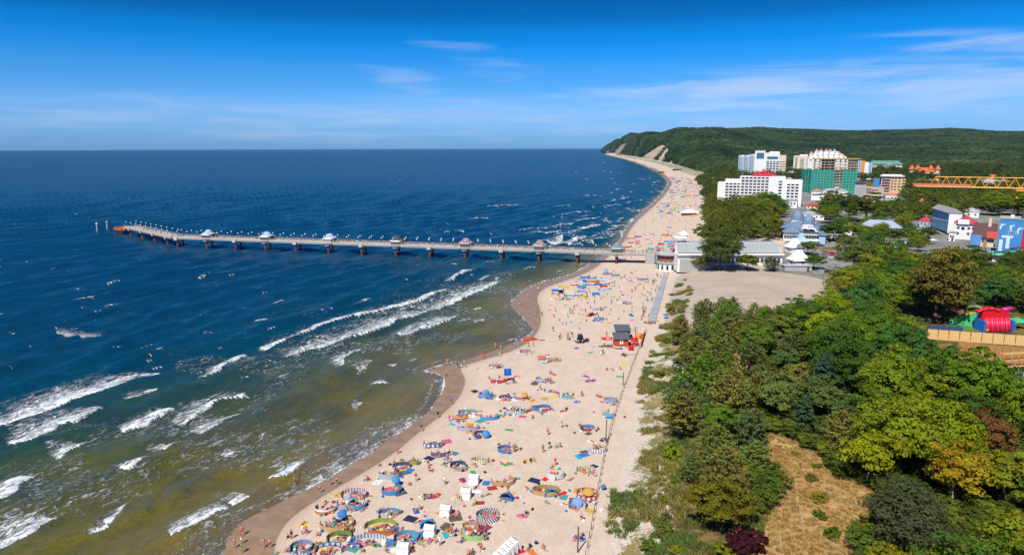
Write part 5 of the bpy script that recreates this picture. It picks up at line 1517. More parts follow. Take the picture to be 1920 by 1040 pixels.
def mural_quarter():
    w = window_mesh(1.5, 1.6)
    # long block: painted side recedes to the left
    a, b = P(1746, 421, 8), P(1777, 433, 8)
    L = math.hypot(*(b - a)[:2])
    o = thing('mural_block', 'long block with a blue painted sea mural under a shallow grey metal roof', 'building', tuple((a + b) / 2), math.atan2(b[1] - a[1], b[0] - a[0]))
    W = 6.5; H = 11
    part(o, 'wall', MB().box((0, W / 2, H / 2 - 0.5), (L, W, H + 1)), M('sea_mural', (0.22, 0.38, 0.58), 0.8, 0.2, 0.5, 0.25))
    part(o, 'gable_wall', MB().box((L / 2 + 0.15, W / 2, H / 2 - 0.5), (0.3, W + 0.6, H + 1.4)), WHITE)
    part(o, 'roof', MB().gable((0, W / 2, H), (L, W), 2.6, 0.7), M('grey_sheet_roof', (0.30, 0.28, 0.27)))
    for x in lin(-L / 2 + 1, L / 2 - 1, 8):
        link('window', w, o, (x, 0, 8.2))
    for x in lin(-L / 2 + 2, L / 2 - 2, 6):
        mb = MB(); mb.sphere((0, -0.02, 0), 0.55, 6, sz=2.6)
        part(o, 'painted_whale', MB().box((0, -0.03, 0), (1.8, 0.06, 0.7), 0.3), M('mural_white', (0.55, 0.62, 0.70)), loc=(x, 0, 4.5 + (x % 1.7)))
    f = Facade('house', 'white two-storey house with red hipped roof and a round window', 'house', 1786, 1830, 449)
    H = f.h(420)
    f.body(f.x(1789), f.x(1826), 0, 13, -1, H, WHITE); part(f.o, 'roof', MB().hip((f.x(1808), 6.5, H), (f.x(1828) - f.x(1787), 13.5), f.h(404) - H - 0.5, 0.7), RED_ROOF)
    f.wins(w, [f.x(1794), f.x(1814), f.x(1822)], [H - 2.4, H - 5.6], 0)
    part(f.o, 'round_window', MB().lathe([(0.9, 0), (0.9, 0.12)], 14), GLASS, loc=(f.x(1803), -0.05, H - 2.6)).rotation_euler = (math.pi / 2, 0, 0)
    part(f.o, 'gable', MB().gable((0, 0, 0), (5, 3), 2.4, 0.2), WHITE, loc=(f.x(1803), 0.5, H))
    f = Facade('steep_roofed_house', 'old house with a steep dark brown roof, tall chimney and blue painted side', 'house', 1820, 1866, 462)
    H = f.h(445)
    f.body(f.x(1822), f.x(1862), 0, 12, -1, H, CREAM); f.body(f.x(1817), f.x(1838), -3, -0.1, -1, f.h(441), M('wave_mural', (0.10, 0.25, 0.55), 0.8, 0.2, 0.6, 0.5), 'mural_wall')
    part(f.o, 'roof', MB().gable((f.x(1843), 6, H), (f.x(1866) - f.x(1824), 13), f.h(420) - H, 0.6), BROWN_ROOF)
    part(f.o, 'chimney', MB().box((f.x(1851), 5, H + 6), (1.3, 1.3, 8)), CREAM)
    part(f.o, 'dormer', MB().gable((0, 0, 0), (4.5, 4), 3.4, 0.3), RED_ROOF, loc=(f.x(1858), 0.5, H))
    part(f.o, 'door', MB().box((f.x(1846), -0.05, 1.4), (1.8, 0.14, 2.8)), TIMBER_D)
    f.wins(w, [f.x(1842), f.x(1853), f.x(1859)], [H - 2], 0)
    f = Facade('painted_tower', 'tall blue building painted with white dolphins and columns beside the steep brown roof', 'building', 1866, 1911, 480)
    H = f.h(411)
    f.body(f.x(1866), f.x(1911), 0, 14, -1, H, M('deep_sea_mural', (0.05, 0.22, 0.52), 0.8, 0.2, 0.5, 0.25))
    part(f.o, 'parapet', MB().box((f.x(1888.5), 7, H + 0.2), (f.x(1912) - f.x(1865), 14.6, 0.5)), GREY)
    f.body(f.x(1885), f.x(1892), 5, 9, H + 0.45, H + 1.6, WHITE, 'vent_box')
    MW = M('mural_white', (0.55, 0.62, 0.70))
    for px, py, rz in ((1872, 424, 0.5), (1890, 426, 0.9), (1905, 430, 0.6)):     # leaping dolphins
        pts = [(-1.7, -1.1), (-1.2, 0.1), (-0.3, 0.85), (0.1, 1.4), (0.4, 0.85), (1.2, 0.35), (1.9, 0.1), (1.2, -0.1), (0.3, 0.05), (-0.6, -0.35), (-1.0, -1.0), (-1.5, -1.5)]
        ca, sa = math.cos(rz), math.sin(rz)
        q = [(x * ca - z * sa, x * sa + z * ca) for x, z in pts]; n = len(q)
        part(f.o, 'painted_dolphin', MB().add([(x, -0.05, z) for x, z in q], [tuple(range(n))]), MW, loc=(f.x(px), 0, f.h(py)))
    for px, a, b in ((1873, 474, 450), (1886, 466, 446)):
        part(f.o, 'painted_column', MB().box((f.x(px), -0.04, (f.h(a) + f.h(b)) / 2), (1.5, 0.08, f.h(b) - f.h(a))), MW)
    part(f.o, 'painted_column', MB().box((f.x(1884), -0.04, f.h(444)), (4.6, 0.08, 1.2)), MW)
    f.wins(window_mesh(0.8, 1.6), [f.x(1883), f.x(1887), f.x(1896), f.x(1901)], [f.h(446) + 2.6], 0)
    f = Facade('dark_tower', 'dark grey slab tower with a red advertising panel at its side', 'building', 1906, 1960, 482)
    H = f.h(400)
    f.body(f.x(1906), f.x(1911.5), -2.5, 10, -1, H, DGREY, 'fin'); f.body(f.x(1911.5), f.x(1960), -1, 10, -1, H - 4, GREY)
    part(f.o, 'red_panel', MB().box((f.x(1917), -1.1, f.h(450)), (f.x(1925) - f.x(1912.4), 0.16, f.h(432) - f.h(468))), M('red_poster', (0.55, 0.012, 0.03)))
    f = Facade('pavilion', 'low pavilion under a broad turquoise roof below the painted blue tower', 'building', 1852, 1960, 494)
    H = f.h(481)
    f.body(f.x(1858), f.x(1960), 1, 14, -1, H, WHITE)
    part(f.o, 'roof', MB().hip((f.x(1906), 7, H), (f.x(1962) - f.x(1850), 15), 1.5, 0.5), TURQ)
    part(f.o, 'skylight', MB().box((f.x(1876), 4, H + 1.0), (6.5, 2.5, 0.5)), DGREY)
def small_houses():
    w = window_mesh(1.3, 1.4)
    for lab, xl, xr, yb, hgt, rh, roof, wall, dep in [
        ('flat pale roof of a low shop in the first row below the netted tower', 1548, 1572, 385, 4, 0.8, PGLASS, WHITE, 8), ('white gabled house with a salmon roof beside the beige balconied house', 1660, 1682, 378, 6, 2.6, SALMON, WHITE, 9),
        ('grey-roofed white house at the forest side of the apartment house', 1698, 1722, 372, 6, 2.5, ZINC, WHITE, 9), ('brown-roofed cream house behind the promenade pavilion', 1664, 1690, 402, 6, 3, BROWN_ROOF, CREAM, 9),
        ('blue-roofed white kiosk row along the cafe terrace', 1694, 1722, 462, 3, 1.4, SLATE, WHITE, 5), ('white-roofed stall between the cafe parasols and the mural block', 1728, 1746, 448, 3, 1.2, WHITEP, CREAM, 5),
        ('turquoise-roofed stall on the park path', 1668, 1684, 474, 3, 1.3, TURQ, WHITE, 4), ('red-roofed stall on the lane beside the spa hall', 1548, 1562, 446, 3, 1.3, RED_ROOF, CREAM, 4),
        ('orange-roofed house glimpsed under the crane jib tip', 1716, 1740, 392, 6, 3, ORANGE_ROOF, CREAM, 9), ('white flat-roofed annex between the mural block and the red-roofed house', 1778, 1790, 452, 5, 0.6, ZINC, WHITE, 6),
        ('long low grey-roofed market hall behind the spa hall domes', 1500, 1545, 412, 4, 2, ZINC, WHITE, 10)]:
        f = Facade('house', lab, 'house', xl, xr, yb)
        f.body(-f.w / 2, f.w / 2, 0, dep, -1, hgt, wall)
        part(f.o, 'roof', MB().hip((0, dep / 2, hgt), (f.w, dep), rh, 0.4), roof)
        f.wins(w, lin(-f.w / 2 + 0.6, f.w / 2 - 0.6, max(2, int(f.w / 2.8))), [hgt * 0.55], 0)
        part(f.o, 'door', MB().box((f.w * 0.1, -0.04, 1.0), (1.0, 0.1, 2.0)), DGREY)
small_houses()
white_hotel(); tower_hotel(); pale_tower(); pink_terraces(); netted_tower(); far_blocks(); domed_hall(); mural_quarter()

def lookout():
    p = np.array(P(1250, 262, 0)); Y = 4050.0; X = (1250 - 960) / FPX * Y
    z = float(hill_z(np.array([X]), np.array([Y]))[0])
    o = thing('lookout_tower', 'tiny red lookout tower on the wooded cliff top', 'tower', (X, Y, z))
    part(o, 'shaft', MB().lathe([(4, -4), (3.4, 26), (4.6, 27), (4.6, 32)], 10), M('red_brick', (0.45, 0.10, 0.06)))
    part(o, 'cap', MB().lathe([(5, 32), (0.2, 38)], 10), RED_ROOF)
lookout()

def promenade():
    """white building that joins the pier to the town, with its tents and shed"""
    f = Facade('pier_building', 'long white building with a glazed sloping gallery roof leading to the pier', 'building', 1268, 1470, 499, turn=False)
    f.body(f.x(1272), f.x(1468), 1.5, 16, -3, 5.0, WHITE)
    part(f.o, 'terrace_edge', MB().box((f.x(1370), 1.2, 5.3), (f.x(1469) - f.x(1270), 1.6, 0.7)), WHITE)
    n = 26; xs = np.linspace(f.x(1274), f.x(1466), n + 1)
    for i in range(n):
        a, b = xs[i] + 0.09, xs[i + 1] - 0.09
        part(f.o, 'glass_panel', MB().add([(a, 3.5, 5.7), (b, 3.5, 5.7), (b, 8.5, 9.6), (a, 8.5, 9.6), (a, 3.56, 5.62), (b, 3.56, 5.62), (b, 8.56, 9.52), (a, 8.56, 9.52)], [(0, 1, 2, 3), (7, 6, 5, 4), (0, 4, 5, 1), (2, 6, 7, 3)]), PGLASS)
    mb = MB()
    for x in xs: mb.add([(x - 0.09, 3.4, 5.68), (x + 0.09, 3.4, 5.68), (x + 0.09, 8.5, 9.72), (x - 0.09, 8.5, 9.72), (x - 0.09, 3.4, 5.5), (x + 0.09, 3.4, 5.5), (x + 0.09, 8.5, 9.5), (x - 0.09, 8.5, 9.5)], [(0, 1, 2, 3), (0, 4, 5, 1), (3, 2, 6, 7), (0, 3, 7, 4), (1, 5, 6, 2)])
    part(f.o, 'glazing_bar', mb, STEEL)['kind'] = 'stuff'
    part(f.o, 'back_wall', MB().box((f.x(1370), 8.9, 7.4), (f.x(1467) - f.x(1273), 0.5, 4.6)), WHITE)
    part(f.o, 'flat_roof', MB().box((f.x(1370), 12.6, 9.3), (f.x(1468) - f.x(1272), 6.8, 0.5)), ZINC)
    f.wins(window_mesh(1.5, 2.4), lin(f.x(1340), f.x(1465), 16), [2.4], 1.5)
    f.wins(window_mesh(3.2, 1.4), lin(f.x(1405), f.x(1452), 5), [8.6], 8.6, name='upper_window')
    f.body(f.x(1276), f.x(1340), 0.6, 1.5, -3, 3.2, GREY, 'plain_front')
    part(f.o, 'canopy', MB().box((f.x(1287), 14.0, 11.6), (6.5, 8, 0.3)), WHITE)
    mb = MB()
    for x in (1276, 1298):
        for y in (10.5, 17.5): mb.tube((f.x(x), y, 5), (f.x(x), y, 11.4), 0.15)
    part(f.o, 'canopy_post', mb, WHITE)
    for (px, py, s, zb, lab) in [(1497, 497, 7.0, 2.6, 'white pyramid tent roof with a small pale cupola nearest the sandy lot'), (1489, 474, 6.4, 3.2, 'white pyramid tent roof behind the nearest pyramid tent'), (1500, 462, 5.4, 3.0, 'grey-blue pyramid kiosk roof at the spa hall end of the tents')]:
        g = G(px, py)
        o = thing('tent_kiosk', lab, 'kiosk', tuple(g), 0.12, 'pyramid kiosks by the pier building')
        part(o, 'wall', MB().box((0, 0, zb / 2), (s, s, zb)), WHITE)
        h = s * 0.5
        roof = MB().lathe([(h * 1.75, zb), (h * 1.1, zb + 1.4), (h * 0.55, zb + 3.2), (h * 0.36, zb + 4.6)], 4, rot=math.pi / 4)
        part(o, 'roof', roof, WHITEP if 'white' in lab else PBLUE)
        c = part(o, 'cupola', MB().lathe([(h * 0.36, zb + 4.6), (h * 0.36, zb + 5.4), (h * 0.5, zb + 5.5), (0.05, zb + 7.0)], 4, rot=math.pi / 4), SLATE)
        for k in range(4):
            link('window', window_mesh(1.6, 1.5), o, ((s / 2 + 0.0) * math.sin(k * math.pi / 2), -(s / 2) * math.cos(k * math.pi / 2), zb * 0.5), k * math.pi / 2)
    g = G(1493, 507)
    o = thing('shed', 'low metal-roofed shed at the edge of the sandy lot', 'shed', tuple(g), -0.05)
    part(o, 'wall', MB().box((0, 0, 1.1), (11.5, 4.5, 2.2)), GREY)
    for k in range(6):
        part(o, 'roof_panel', MB().box((-5.1 + k * 2.03, 0, 2.35 + 0.02 * (k % 2)), (1.97, 5.2, 0.14)), M('pale_zinc', (0.42, 0.47, 0.50), 0.4, 0.4))
    part(o, 'door', MB().box((4.2, -2.28, 0.95), (1.0, 0.08, 1.9)), DGREY)
    # sea-front concession stands on the beach beyond the pier
    for px, py, lab, mat, wpx in [(1292, 404, 'white-roofed beach bar on the sand beyond the pier', WHITEP, 30), (1281, 447, 'small white kiosk on the beach just behind the round pier entrance', WHITEP, 13), (1270, 320, 'dark beach shelter far along the sand', DGREY, 20), (1240, 325, 'low dark row of boats and shelter at the far waterline', DGREY, 12)]:
        g = G(px, py); pm = Q(g)[2]; w = wpx / pm
        o = thing('beach_bar', lab, 'beach bar', tuple(g), 0.1)
        part(o, 'wall', MB().box((0, 0, 1.3), (w * 0.86, 5, 2.6)), TIMBER_D)
        part(o, 'roof', MB().hip((0, 0, 2.6), (w, 7), 1.6 if mat is not WHITEP else 2.6, 0.4), mat)
        part(o, 'counter', MB().box((w * 0.3, -2.9, 0.6), (w * 0.4, 0.7, 1.2)), ORANGE)
promenade()

def crane():
    Y0 = 122.0
    def at(px, py, Y):
        ang = math.atan((520 - py + ROLL * -(px - 960)) / FPX) - PITCH
        z = CAM_H + Y * math.tan(ang)
        return Vector(((px - 960) / FPX * (Y * _cp + (CAM_H - z) * _sp), Y, z))
    A, B = at(1712, 349, 128), at(2120, 357, 112)
    ax = (B - A); L = ax.length; ax.normalize()
    o = thing('tower_crane', 'yellow lattice tower crane jib reaching over the trees with a faded red tip deck', 'crane', tuple(A), math.atan2(ax[1], ax[0]))
    o.rotation_euler.y = -math.asin(ax[2])
    W, Hh = 1.3, 1.75
    s0 = 2.6
    lo1 = MB().tube((0.5, -W / 2, 0), (L, -W / 2, 0), 0.095, n=6); part(o, 'bottom_chord', lo1, YELLOW)
    part(o, 'bottom_chord', MB().tube((0.5, W / 2, 0), (L, W / 2, 0), 0.095, n=6), YELLOW)
    part(o, 'top_chord', MB().tube((s0 + 0.9, 0, Hh), (L, 0, Hh), 0.10, n=6), YELLOW)
    n = int((L - s0) / 1.7)
    dm = MB().tube((-0.85, -W / 2, 0), (0, 0, Hh), 0.055, n=5).tube((0, 0, Hh), (0.85, -W / 2, 0), 0.055, n=5).mesh('brace', YELLOW)
    dm2 = MB().tube((-0.85, W / 2, 0), (0, 0, Hh), 0.055, n=5).tube((0, 0, Hh), (0.85, W / 2, 0), 0.055, n=5).tube((0.85, -W / 2, 0), (0.85, W / 2, 0), 0.06, n=5).mesh('brace', YELLOW)
    for i in range(n):
        x = s0 + 0.85 + i * 1.7
        link('brace', dm, o, (x, 0, 0)); link('brace', dm2, o, (x, 0, 0))
    for i in range(6): part(o, 'tip_deck_plate', MB().box((0.75 + i * 1.5, 0, 0.30), (1.46, W * 0.9, 0.42)), SALMON)
    tr = part(o, 'trolley', MB().box((0, 0, -0.35), (2.0, W + 0.5, 0.3)), YELLOW, loc=(16.6, 0, 0))
    for x in (-0.75, 0.75): part(tr, 'trolley_leg', MB().box((x, 0, -1.1), (0.28, 0.3, 1.2)), YELLOW)
    part(o, 'sign_board', MB().box((17.3, -W / 2 - 0.2, 0.9), (1.3, 0.1, 1.3)), M('pale_board', (0.62, 0.52, 0.36)))
    # mast (stands outside the picture)
    mb = MB(); zb = -(B[2] - 3)
    for dx in (-0.9, 0.9):
        for dy in (-0.9, 0.9): mb.tube((L + dx, dy, zb), (L + dx, dy, 3.5), 0.16, n=5)
    part(o, 'mast', mb, YELLOW)
crane()

# ------------------------------------------------------------------ pier
RUST = M('rusty_steel', (0.11, 0.036, 0.026), 0.85, 0.2, 0.35, 1.5)
PDECK = M('pier_concrete', (0.38, 0.36, 0.33), 0.8, 0.2, 0.12, 0.8)
PBEAM = M('pier_beam', (0.42, 0.40, 0.37), 0.8, 0.2, 0.12, 0.8)
GLOBE = M('lamp_globe', (0.80, 0.80, 0.78), 0.3, 0.4, 0.04)
POST = M('dark_iron', (0.05, 0.055, 0.06), 0.5, 0.4, 0.1)
BROWN_IN = M('red_brown_interior', (0.26, 0.07, 0.045), 0.7, 0.2, 0.4, 1.5)
DZ = 6.2
PILE_PX = [(1155, 496.5), (1081, 494.5), (1008.5, 491.5), (938, 488.8), (869.4, 486), (802.7, 483.5), (738.6, 481), (675.8, 478), (614.8, 475), (556, 472), (499.8, 469.5), (444, 467.3), (390, 465.2), (338, 462.5)]
PIER_PTS = []
def build_pier():
    a, b = P(1155, 496, 0)[:2], P(390, 465.6, 0)[:2]
    u = (b - a) / np.linalg.norm(b - a); n = np.array([-u[1], u[0]])
    if n[1] < 0: n = -n
    def along(px, py):
        p = P(px, py, 0)[:2]
        return a + u * np.dot(p - a, u) + n * 2.4
    bents = [along(*p) for p in PILE_PX]
    shore = a - u * 26 + n * 2.4
    bend = bents[-1] + u * 2.5
    tip = P(240, 441.5, 0)[:2] + n * 2.0
    v = (tip - bend) / np.linalg.norm(tip - bend); Lv = np.linalg.norm(tip - bend)
    bents2 = [bend + v * (Lv * f) for f in (0.10, 0.36, 0.62, 0.88)]
    PIER_PTS.extend([shore, bend, tip])
    o = thing('pier', 'long pale concrete pier on rusty piles reaching out over the blue sea', 'pier', (bents[6][0], bents[6][1], 0))
    def put(name, mb, mat, p, ang, kind=None):
        q = part(o, name, mb, mat, loc=(p[0] - o.location.x, p[1] - o.location.y, 0), rz=ang)
        if kind: q['kind'] = kind
        return q
    ang = math.atan2(u[1], u[0]); ang2 = math.atan2(v[1], v[0])
    pm = MB().tube((0, 0, -5), (0, 0, DZ - 1.9), 0.6, n=10).mesh('pile', RUST, True)
    for bs, an, wd in ((bents, ang, 7.0), (bents2, ang2, 7.0)):
        for k, p in enumerate(bs):
            for s in (-2.4, 2.4):
                q = p + (n if an == ang else np.array([-v[1], v[0]])) * s
                put('pile', pm, None, q, 0)
            put('crosshead', MB().box((0, 0, DZ - 1.5), (1.7, 7.6, 0.9)).box((0, -3.85, DZ - 0.9), (2.2, 0.35, 1.8)).box((0, 3.85, DZ - 0.9), (2.2, 0.35, 1.8)), PBEAM, p, an)
    def span(p, q, an):
        L = np.linalg.norm(q - p); m = (p + q) / 2
        put('deck_span', MB().box((0, 0, DZ - 0.25), (L - 0.06, 7.0, 0.5)).box((0, -3.0, DZ - 0.8), (L - 0.1, 0.5, 0.62)).box((0, 3.0, DZ - 0.8), (L - 0.1, 0.5, 0.62)), PDECK, m, an)
        for s in (-3.35, 3.35):
            r = MB().box((0, s, DZ + 1.1), (L, 0.12, 0.12)).box((0, s, DZ + 0.3), (L, 0.05, 0.06)).box((0, s, DZ + 0.7), (L, 0.05, 0.06)).box((0, s * 1.02, DZ + 0.12), (L, 0.10, 0.24))
            k = max(2, int(L / 2.2))
            for i in range(k): r.box((-L / 2 + (i + 0.5) * L / k, s, DZ + 0.55), (0.1, 0.1, 1.1))
            put('railing', r, PBEAM, m, an)
    pts = [shore] + bents
    for p, q in zip(pts[:-1], pts[1:]): span(p, q, ang)
    span(bents[-1], bend, ang)
    pts2 = [bend] + bents2 + [tip]
    for p, q in zip(pts2[:-1], pts2[1:]): span(p, q, ang2)
    # sloping stair and low landing stage at the head
    put('landing_deck', MB().box((0, 0, 3.2), (14, 7.5, 0.5)).box((0, -3.6, 3.0), (14, 0.3, 1.2)), SALMON, tip + v * 13, ang2)
    put('landing_rail', MB().box((0, 3.6, 4.4), (14, 0.12, 0.12)).box((-6.9, 0, 4.4), (0.12, 7.2, 0.12)).box((6.9, 0, 3.9), (0.3, 7.2, 1.2)), YELLOW, tip + v * 13, ang2)
    put('landing_stair', MB().add([(-3.2, -1.8, DZ), (3.2, -1.8, 3.4), (3.2, 1.8, 3.4), (-3.2, 1.8, DZ), (-3.2, -1.8, DZ - 0.5), (3.2, -1.8, 2.9), (3.2, 1.8, 2.9), (-3.2, 1.8, DZ - 0.5)], [(0, 1, 2, 3), (7, 6, 5, 4), (0, 4, 5, 1), (3, 2, 6, 7), (1, 5, 6, 2), (0, 3, 7, 4)]), YELLOW, tip + v * 3.2, ang2)
    for dx in (8, 13, 18):
        for s in (-2.8, 2.8): put('pile', MB().tube((0, 0, -5), (0, 0, 4.4), 0.55, n=8), RUST, tip + v * dx + np.array([-v[1], v[0]]) * s, 0)
    for s, px, py in ((0, 182, 434), (1, 201, 436)):
        p = P(px, py - 6 * s, 0)
        d = thing('mooring_post', ['pale leaning mooring post standing alone beyond the pier head', 'yellowish mooring post at the pier landing stage'][s], 'mooring post', tuple(p))
        part(d, 'shaft', MB().tube((0, 0, -4), (0.3, 0, 5.6), 0.5, 0.42, 9), M('pale_timber', (0.42, 0.33, 0.27)))
        part(d, 'cap', MB().lathe([(0.75, 5.5), (0.75, 5.9), (0.1, 6.3)], 9, (0.3, 0, 0)), WHITEP if s == 0 else M('yellow_cap', (0.5, 0.42, 0.1)))
    # lamps
    lp = MB().tube((0, 0, 0), (0, 0, 3.4), 0.06, n=5).mesh('post', POST)
    lg = MB().sphere((0, 0, 3.6), 0.34, 7).mesh('globe', GLOBE)
    def lamp(p):
        l = thing('street_lamp', 'white globe lamp on a slim post along the pier railing', 'lamp', (p[0], p[1], DZ), group='globe lamps along the pier')
        link('post', lp, l); link('globe', lg, l)
    Lm = np.linalg.norm(bend - bents[0])
    for i in range(38):
        c = bents[0] + u * (Lm * (i + 0.5) / 38)
        for s in (-3.2, 3.2): lamp(c + n * s + u * (2.0 if s > 0 else 0))
    nv = np.array([-v[1], v[0]])
    for i in range(9):
        c = bend + v * (Lv * (i + 0.5) / 9)
        for s in (-3.2, 3.2): lamp(c + nv * s)
    # kiosks on widened bays
    names = ['kiosk nearest the beach on the pier, dark glazed with a blue top', 'second kiosk from the beach with red goods on show', 'third kiosk from the beach with a brownish roof', 'middle kiosk of the pier with a dark canopy', 'white kiosk with a pale blue roof, third from the pier head', 'blue-domed kiosk second from the pier head', 'blue-domed kiosk nearest the pier head']
    roofs = [SLATE, M('brown_grey_roof', (0.25, 0.19, 0.17)), M('brown_grey_roof', (0.25, 0.19, 0.17)), DGREY, M('light_blue_roof', (0.30, 0.42, 0.55)), M('light_blue_roof', (0.30, 0.42, 0.55)), M('light_blue_roof', (0.30, 0.42, 0.55))]
    for idx, lab, rf in zip((0, 2, 4, 6, 8, 10, 12), names, roofs):
        p = bents[idx]
        k = thing('pier_kiosk', lab, 'kiosk', (p[0], p[1], DZ), ang, 'kiosks on the pier', 0.8)
        part(k, 'platform', MB().lathe([(5.0, -1.5), (6.3, -0.5), (6.3, 0.06)], 12), PBEAM)
        for s in (-1, 1):
            c = part(k, 'booth', MB().prism([(-3, 3.3 * s - 1.1), (3, 3.3 * s - 1.1), (3, 3.3 * s + 1.1), (-3, 3.3 * s + 1.1)], 0.06, 2.5), M('grey_booth', (0.32, 0.31, 0.31)) if idx == 8 else M('dark_booth', (0.10, 0.10, 0.11)))
            for x in (-1.9, 0, 1.9): link('window', BOOTH_WIN, c, (x, 3.3 * s - 1.1 * 1, 1.5), 0 if True else math.pi)
            part(c, 'booth_roof', MB().hip((0, 3.3 * s, 2.5), (6, 2.2), 0.7, 0.7), WHITE if idx > 5 else STEEL)
        for x in (-4.2, 4.2):
            for y in (-2.6, 2.6): part(k, 'column', MB().tube((x, y, 0.06), (x, y, 3.2), 0.12, n=6), WHITE)
        part(k, 'canopy', MB().lathe([(5.0, 3.1), (4.9, 3.35), (2.6, 4.3), (2.6, 4.9), (2.2, 5.3), (1.0, 5.9), (0.1, 6.1)], 12, sy=0.8), rf)
        part(k, 'fascia', MB().lathe([(5.15, 2.95), (5.15, 3.25)], 12, sy=0.8, cap=False), STEEL)
        part(k, 'goods', MB().box((2.2, -4.9, 0.9), (2.6, 0.8, 1.7)).box((-2.4, -4.9, 0.7), (1.6, 0.7, 1.3)), REDP if idx == 2 else M('mixed_goods', (0.20, 0.10, 0.16), 0.7, 0.2, 0.6, 3))
    # stair down to the sand
    s0 = bents[0] - u * 17 - n * 3.6
    st = thing('pier_stairs', 'grey concrete stair block from the pier deck down to the sand', 'stairs', (s0[0], s0[1], gz(*s0)), ang)
    H = DZ - gz(*s0)
    for i in range(12): part(st, 'step', MB().box((0, -0.35 - i * 0.5, (H - i * H / 12) / 2), (4.2, 0.49, H - i * H / 12)), GREY)
    for x in (-2.3, 2.3): part(st, 'side_wall', MB().add([(x - .12, 0, 0), (x + .12, 0, 0), (x + .12, -6.2, 0), (x - .12, -6.2, 0), (x - .12, 0, H + 1), (x + .12, 0, H + 1), (x + .12, -6.2, 1), (x - .12, -6.2, 1)], [(4, 5, 6, 7), (0, 4, 7, 3), (1, 2, 6, 5), (0, 1, 5, 4), (3, 7, 6, 2), (0, 3, 2, 1)]), PDECK)
    # round entrance building
    c = P(1251, 506, 1.0)[:2]
    ro = thing('rotunda', 'round two-storey pier entrance building with red-brown gallery and roof terrace', 'building', (c[0], c[1], 0.6))
    R = 5.8
    part(ro, 'base_wall', MB().lathe([(R * 0.93, -1), (R * 0.93, 4.4)], 24), WHITE)
    wm = window_mesh(1.0, 2.2, DGREY)
    for k in range(14):
        t = -math.pi / 2 + (k - 6.5) * 2 * math.pi / 14
        link('window', wm, ro, (R * 0.93 * math.cos(t), R * 0.93 * math.sin(t), 2.4), t + math.pi / 2)
    part(ro, 'floor_ring', MB().lathe([(R * 1.04, 4.4), (R * 1.04, 5.1)], 24), GREY)
    part(ro, 'gallery_wall', MB().lathe([(R * 0.80, 5.1), (R * 0.80, 8.2)], 24), BROWN_IN)
    for k in range(16):
        t = k * 2 * math.pi / 16
        part(ro, 'gallery_post', MB().tube((R * math.cos(t), R * math.sin(t), 5.1), (R * math.cos(t), R * math.sin(t), 8.2), 0.13, n=6), DGREY)
    part(ro, 'gallery_rail', MB().lathe([(R * 1.02, 6.0), (R * 1.02, 6.15)], 24, cap=False), STEEL)
    part(ro, 'terrace', MB().lathe([(R * 1.06, 8.2), (R * 1.06, 8.9)], 24), GREY)
    part(ro, 'terrace_rail', MB().lathe([(R * 1.03, 8.9), (R * 1.03, 9.9), (R * 1.0, 9.9), (R * 1.0, 8.9)], 24, cap=False), M('mesh_rail', (0.42, 0.42, 0.42)))
    part(ro, 'pergola_ring', MB().lathe([(R * 1.0, 11.8), (R * 1.0, 12.1), (R * 0.86, 12.1), (R * 0.86, 11.8)], 24, cap=False), STEEL)
    for k in range(8):
        t = k * 2 * math.pi / 8 + 0.2
        part(ro, 'pergola_post', MB().tube((R * 0.93 * math.cos(t), R * 0.93 * math.sin(t), 8.9), (R * 0.93 * math.cos(t), R * 0.93 * math.sin(t), 11.8), 0.09, n=5), STEEL)
    for k, (dx, dy) in enumerate(((1.6, -2.6), (3.4, -1.2), (2.6, 1.0))):
        um = thing('parasol', ['red parasol at the seaward side of the rotunda terrace', 'red parasol in the middle of the rotunda terrace', 'red parasol at the back of the rotunda terrace'][k], 'parasol', (c[0] + dx, c[1] + dy, 9.5), group='parasols on the rotunda terrace')
        part(um, 'pole', MB().tube((0, 0, 0), (0, 0, 2.2), 0.05, n=5), STEEL)
        part(um, 'canopy', MB().lathe([(1.5, 1.7), (1.45, 1.78), (0.05, 2.35)], 8), REDP)
    return bents, bents2, u, n, v
BOOTH_WIN = window_mesh(1.5, 1.1, STEEL)
BENTS, BENTS2, PU, PN, PV = build_pier()

# ------------------------------------------------------------------ people
SKIN = M_obj('skin', 0.6, 0.25, var=0.08)
CLOTH = M_obj('swim_cloth', 0.8, 0.1, var=0.1)
def jpose(**kw):
    j = dict(pelvis=(0, 0, .93), spine=(0, 0, 1.14), chest=(0, -.01, 1.36), neck=(0, 0, 1.49), head=(0, -.02, 1.60), crown=(0, -.01, 1.68), nose=(0, -.105, 1.595),
             shoulder=(.17, 0, 1.41), elbow=(.24, .03, 1.13), wrist=(.26, -.05, .90), hand=(.26, -.09, .79), hip=(.095, 0, .88), knee=(.105, -.02, .49), ankle=(.10, .03, .09), toe=(.115, -.14, .035))
    R = {}
    for k, v in j.items():
        if k in ('shoulder', 'elbow', 'wrist', 'hand', 'hip', 'knee', 'ankle', 'toe'):
            R[k + 'L'] = (-v[0], v[1], v[2]); R[k + 'R'] = v
        else: R[k] = v
    R.update(kw)
    return R
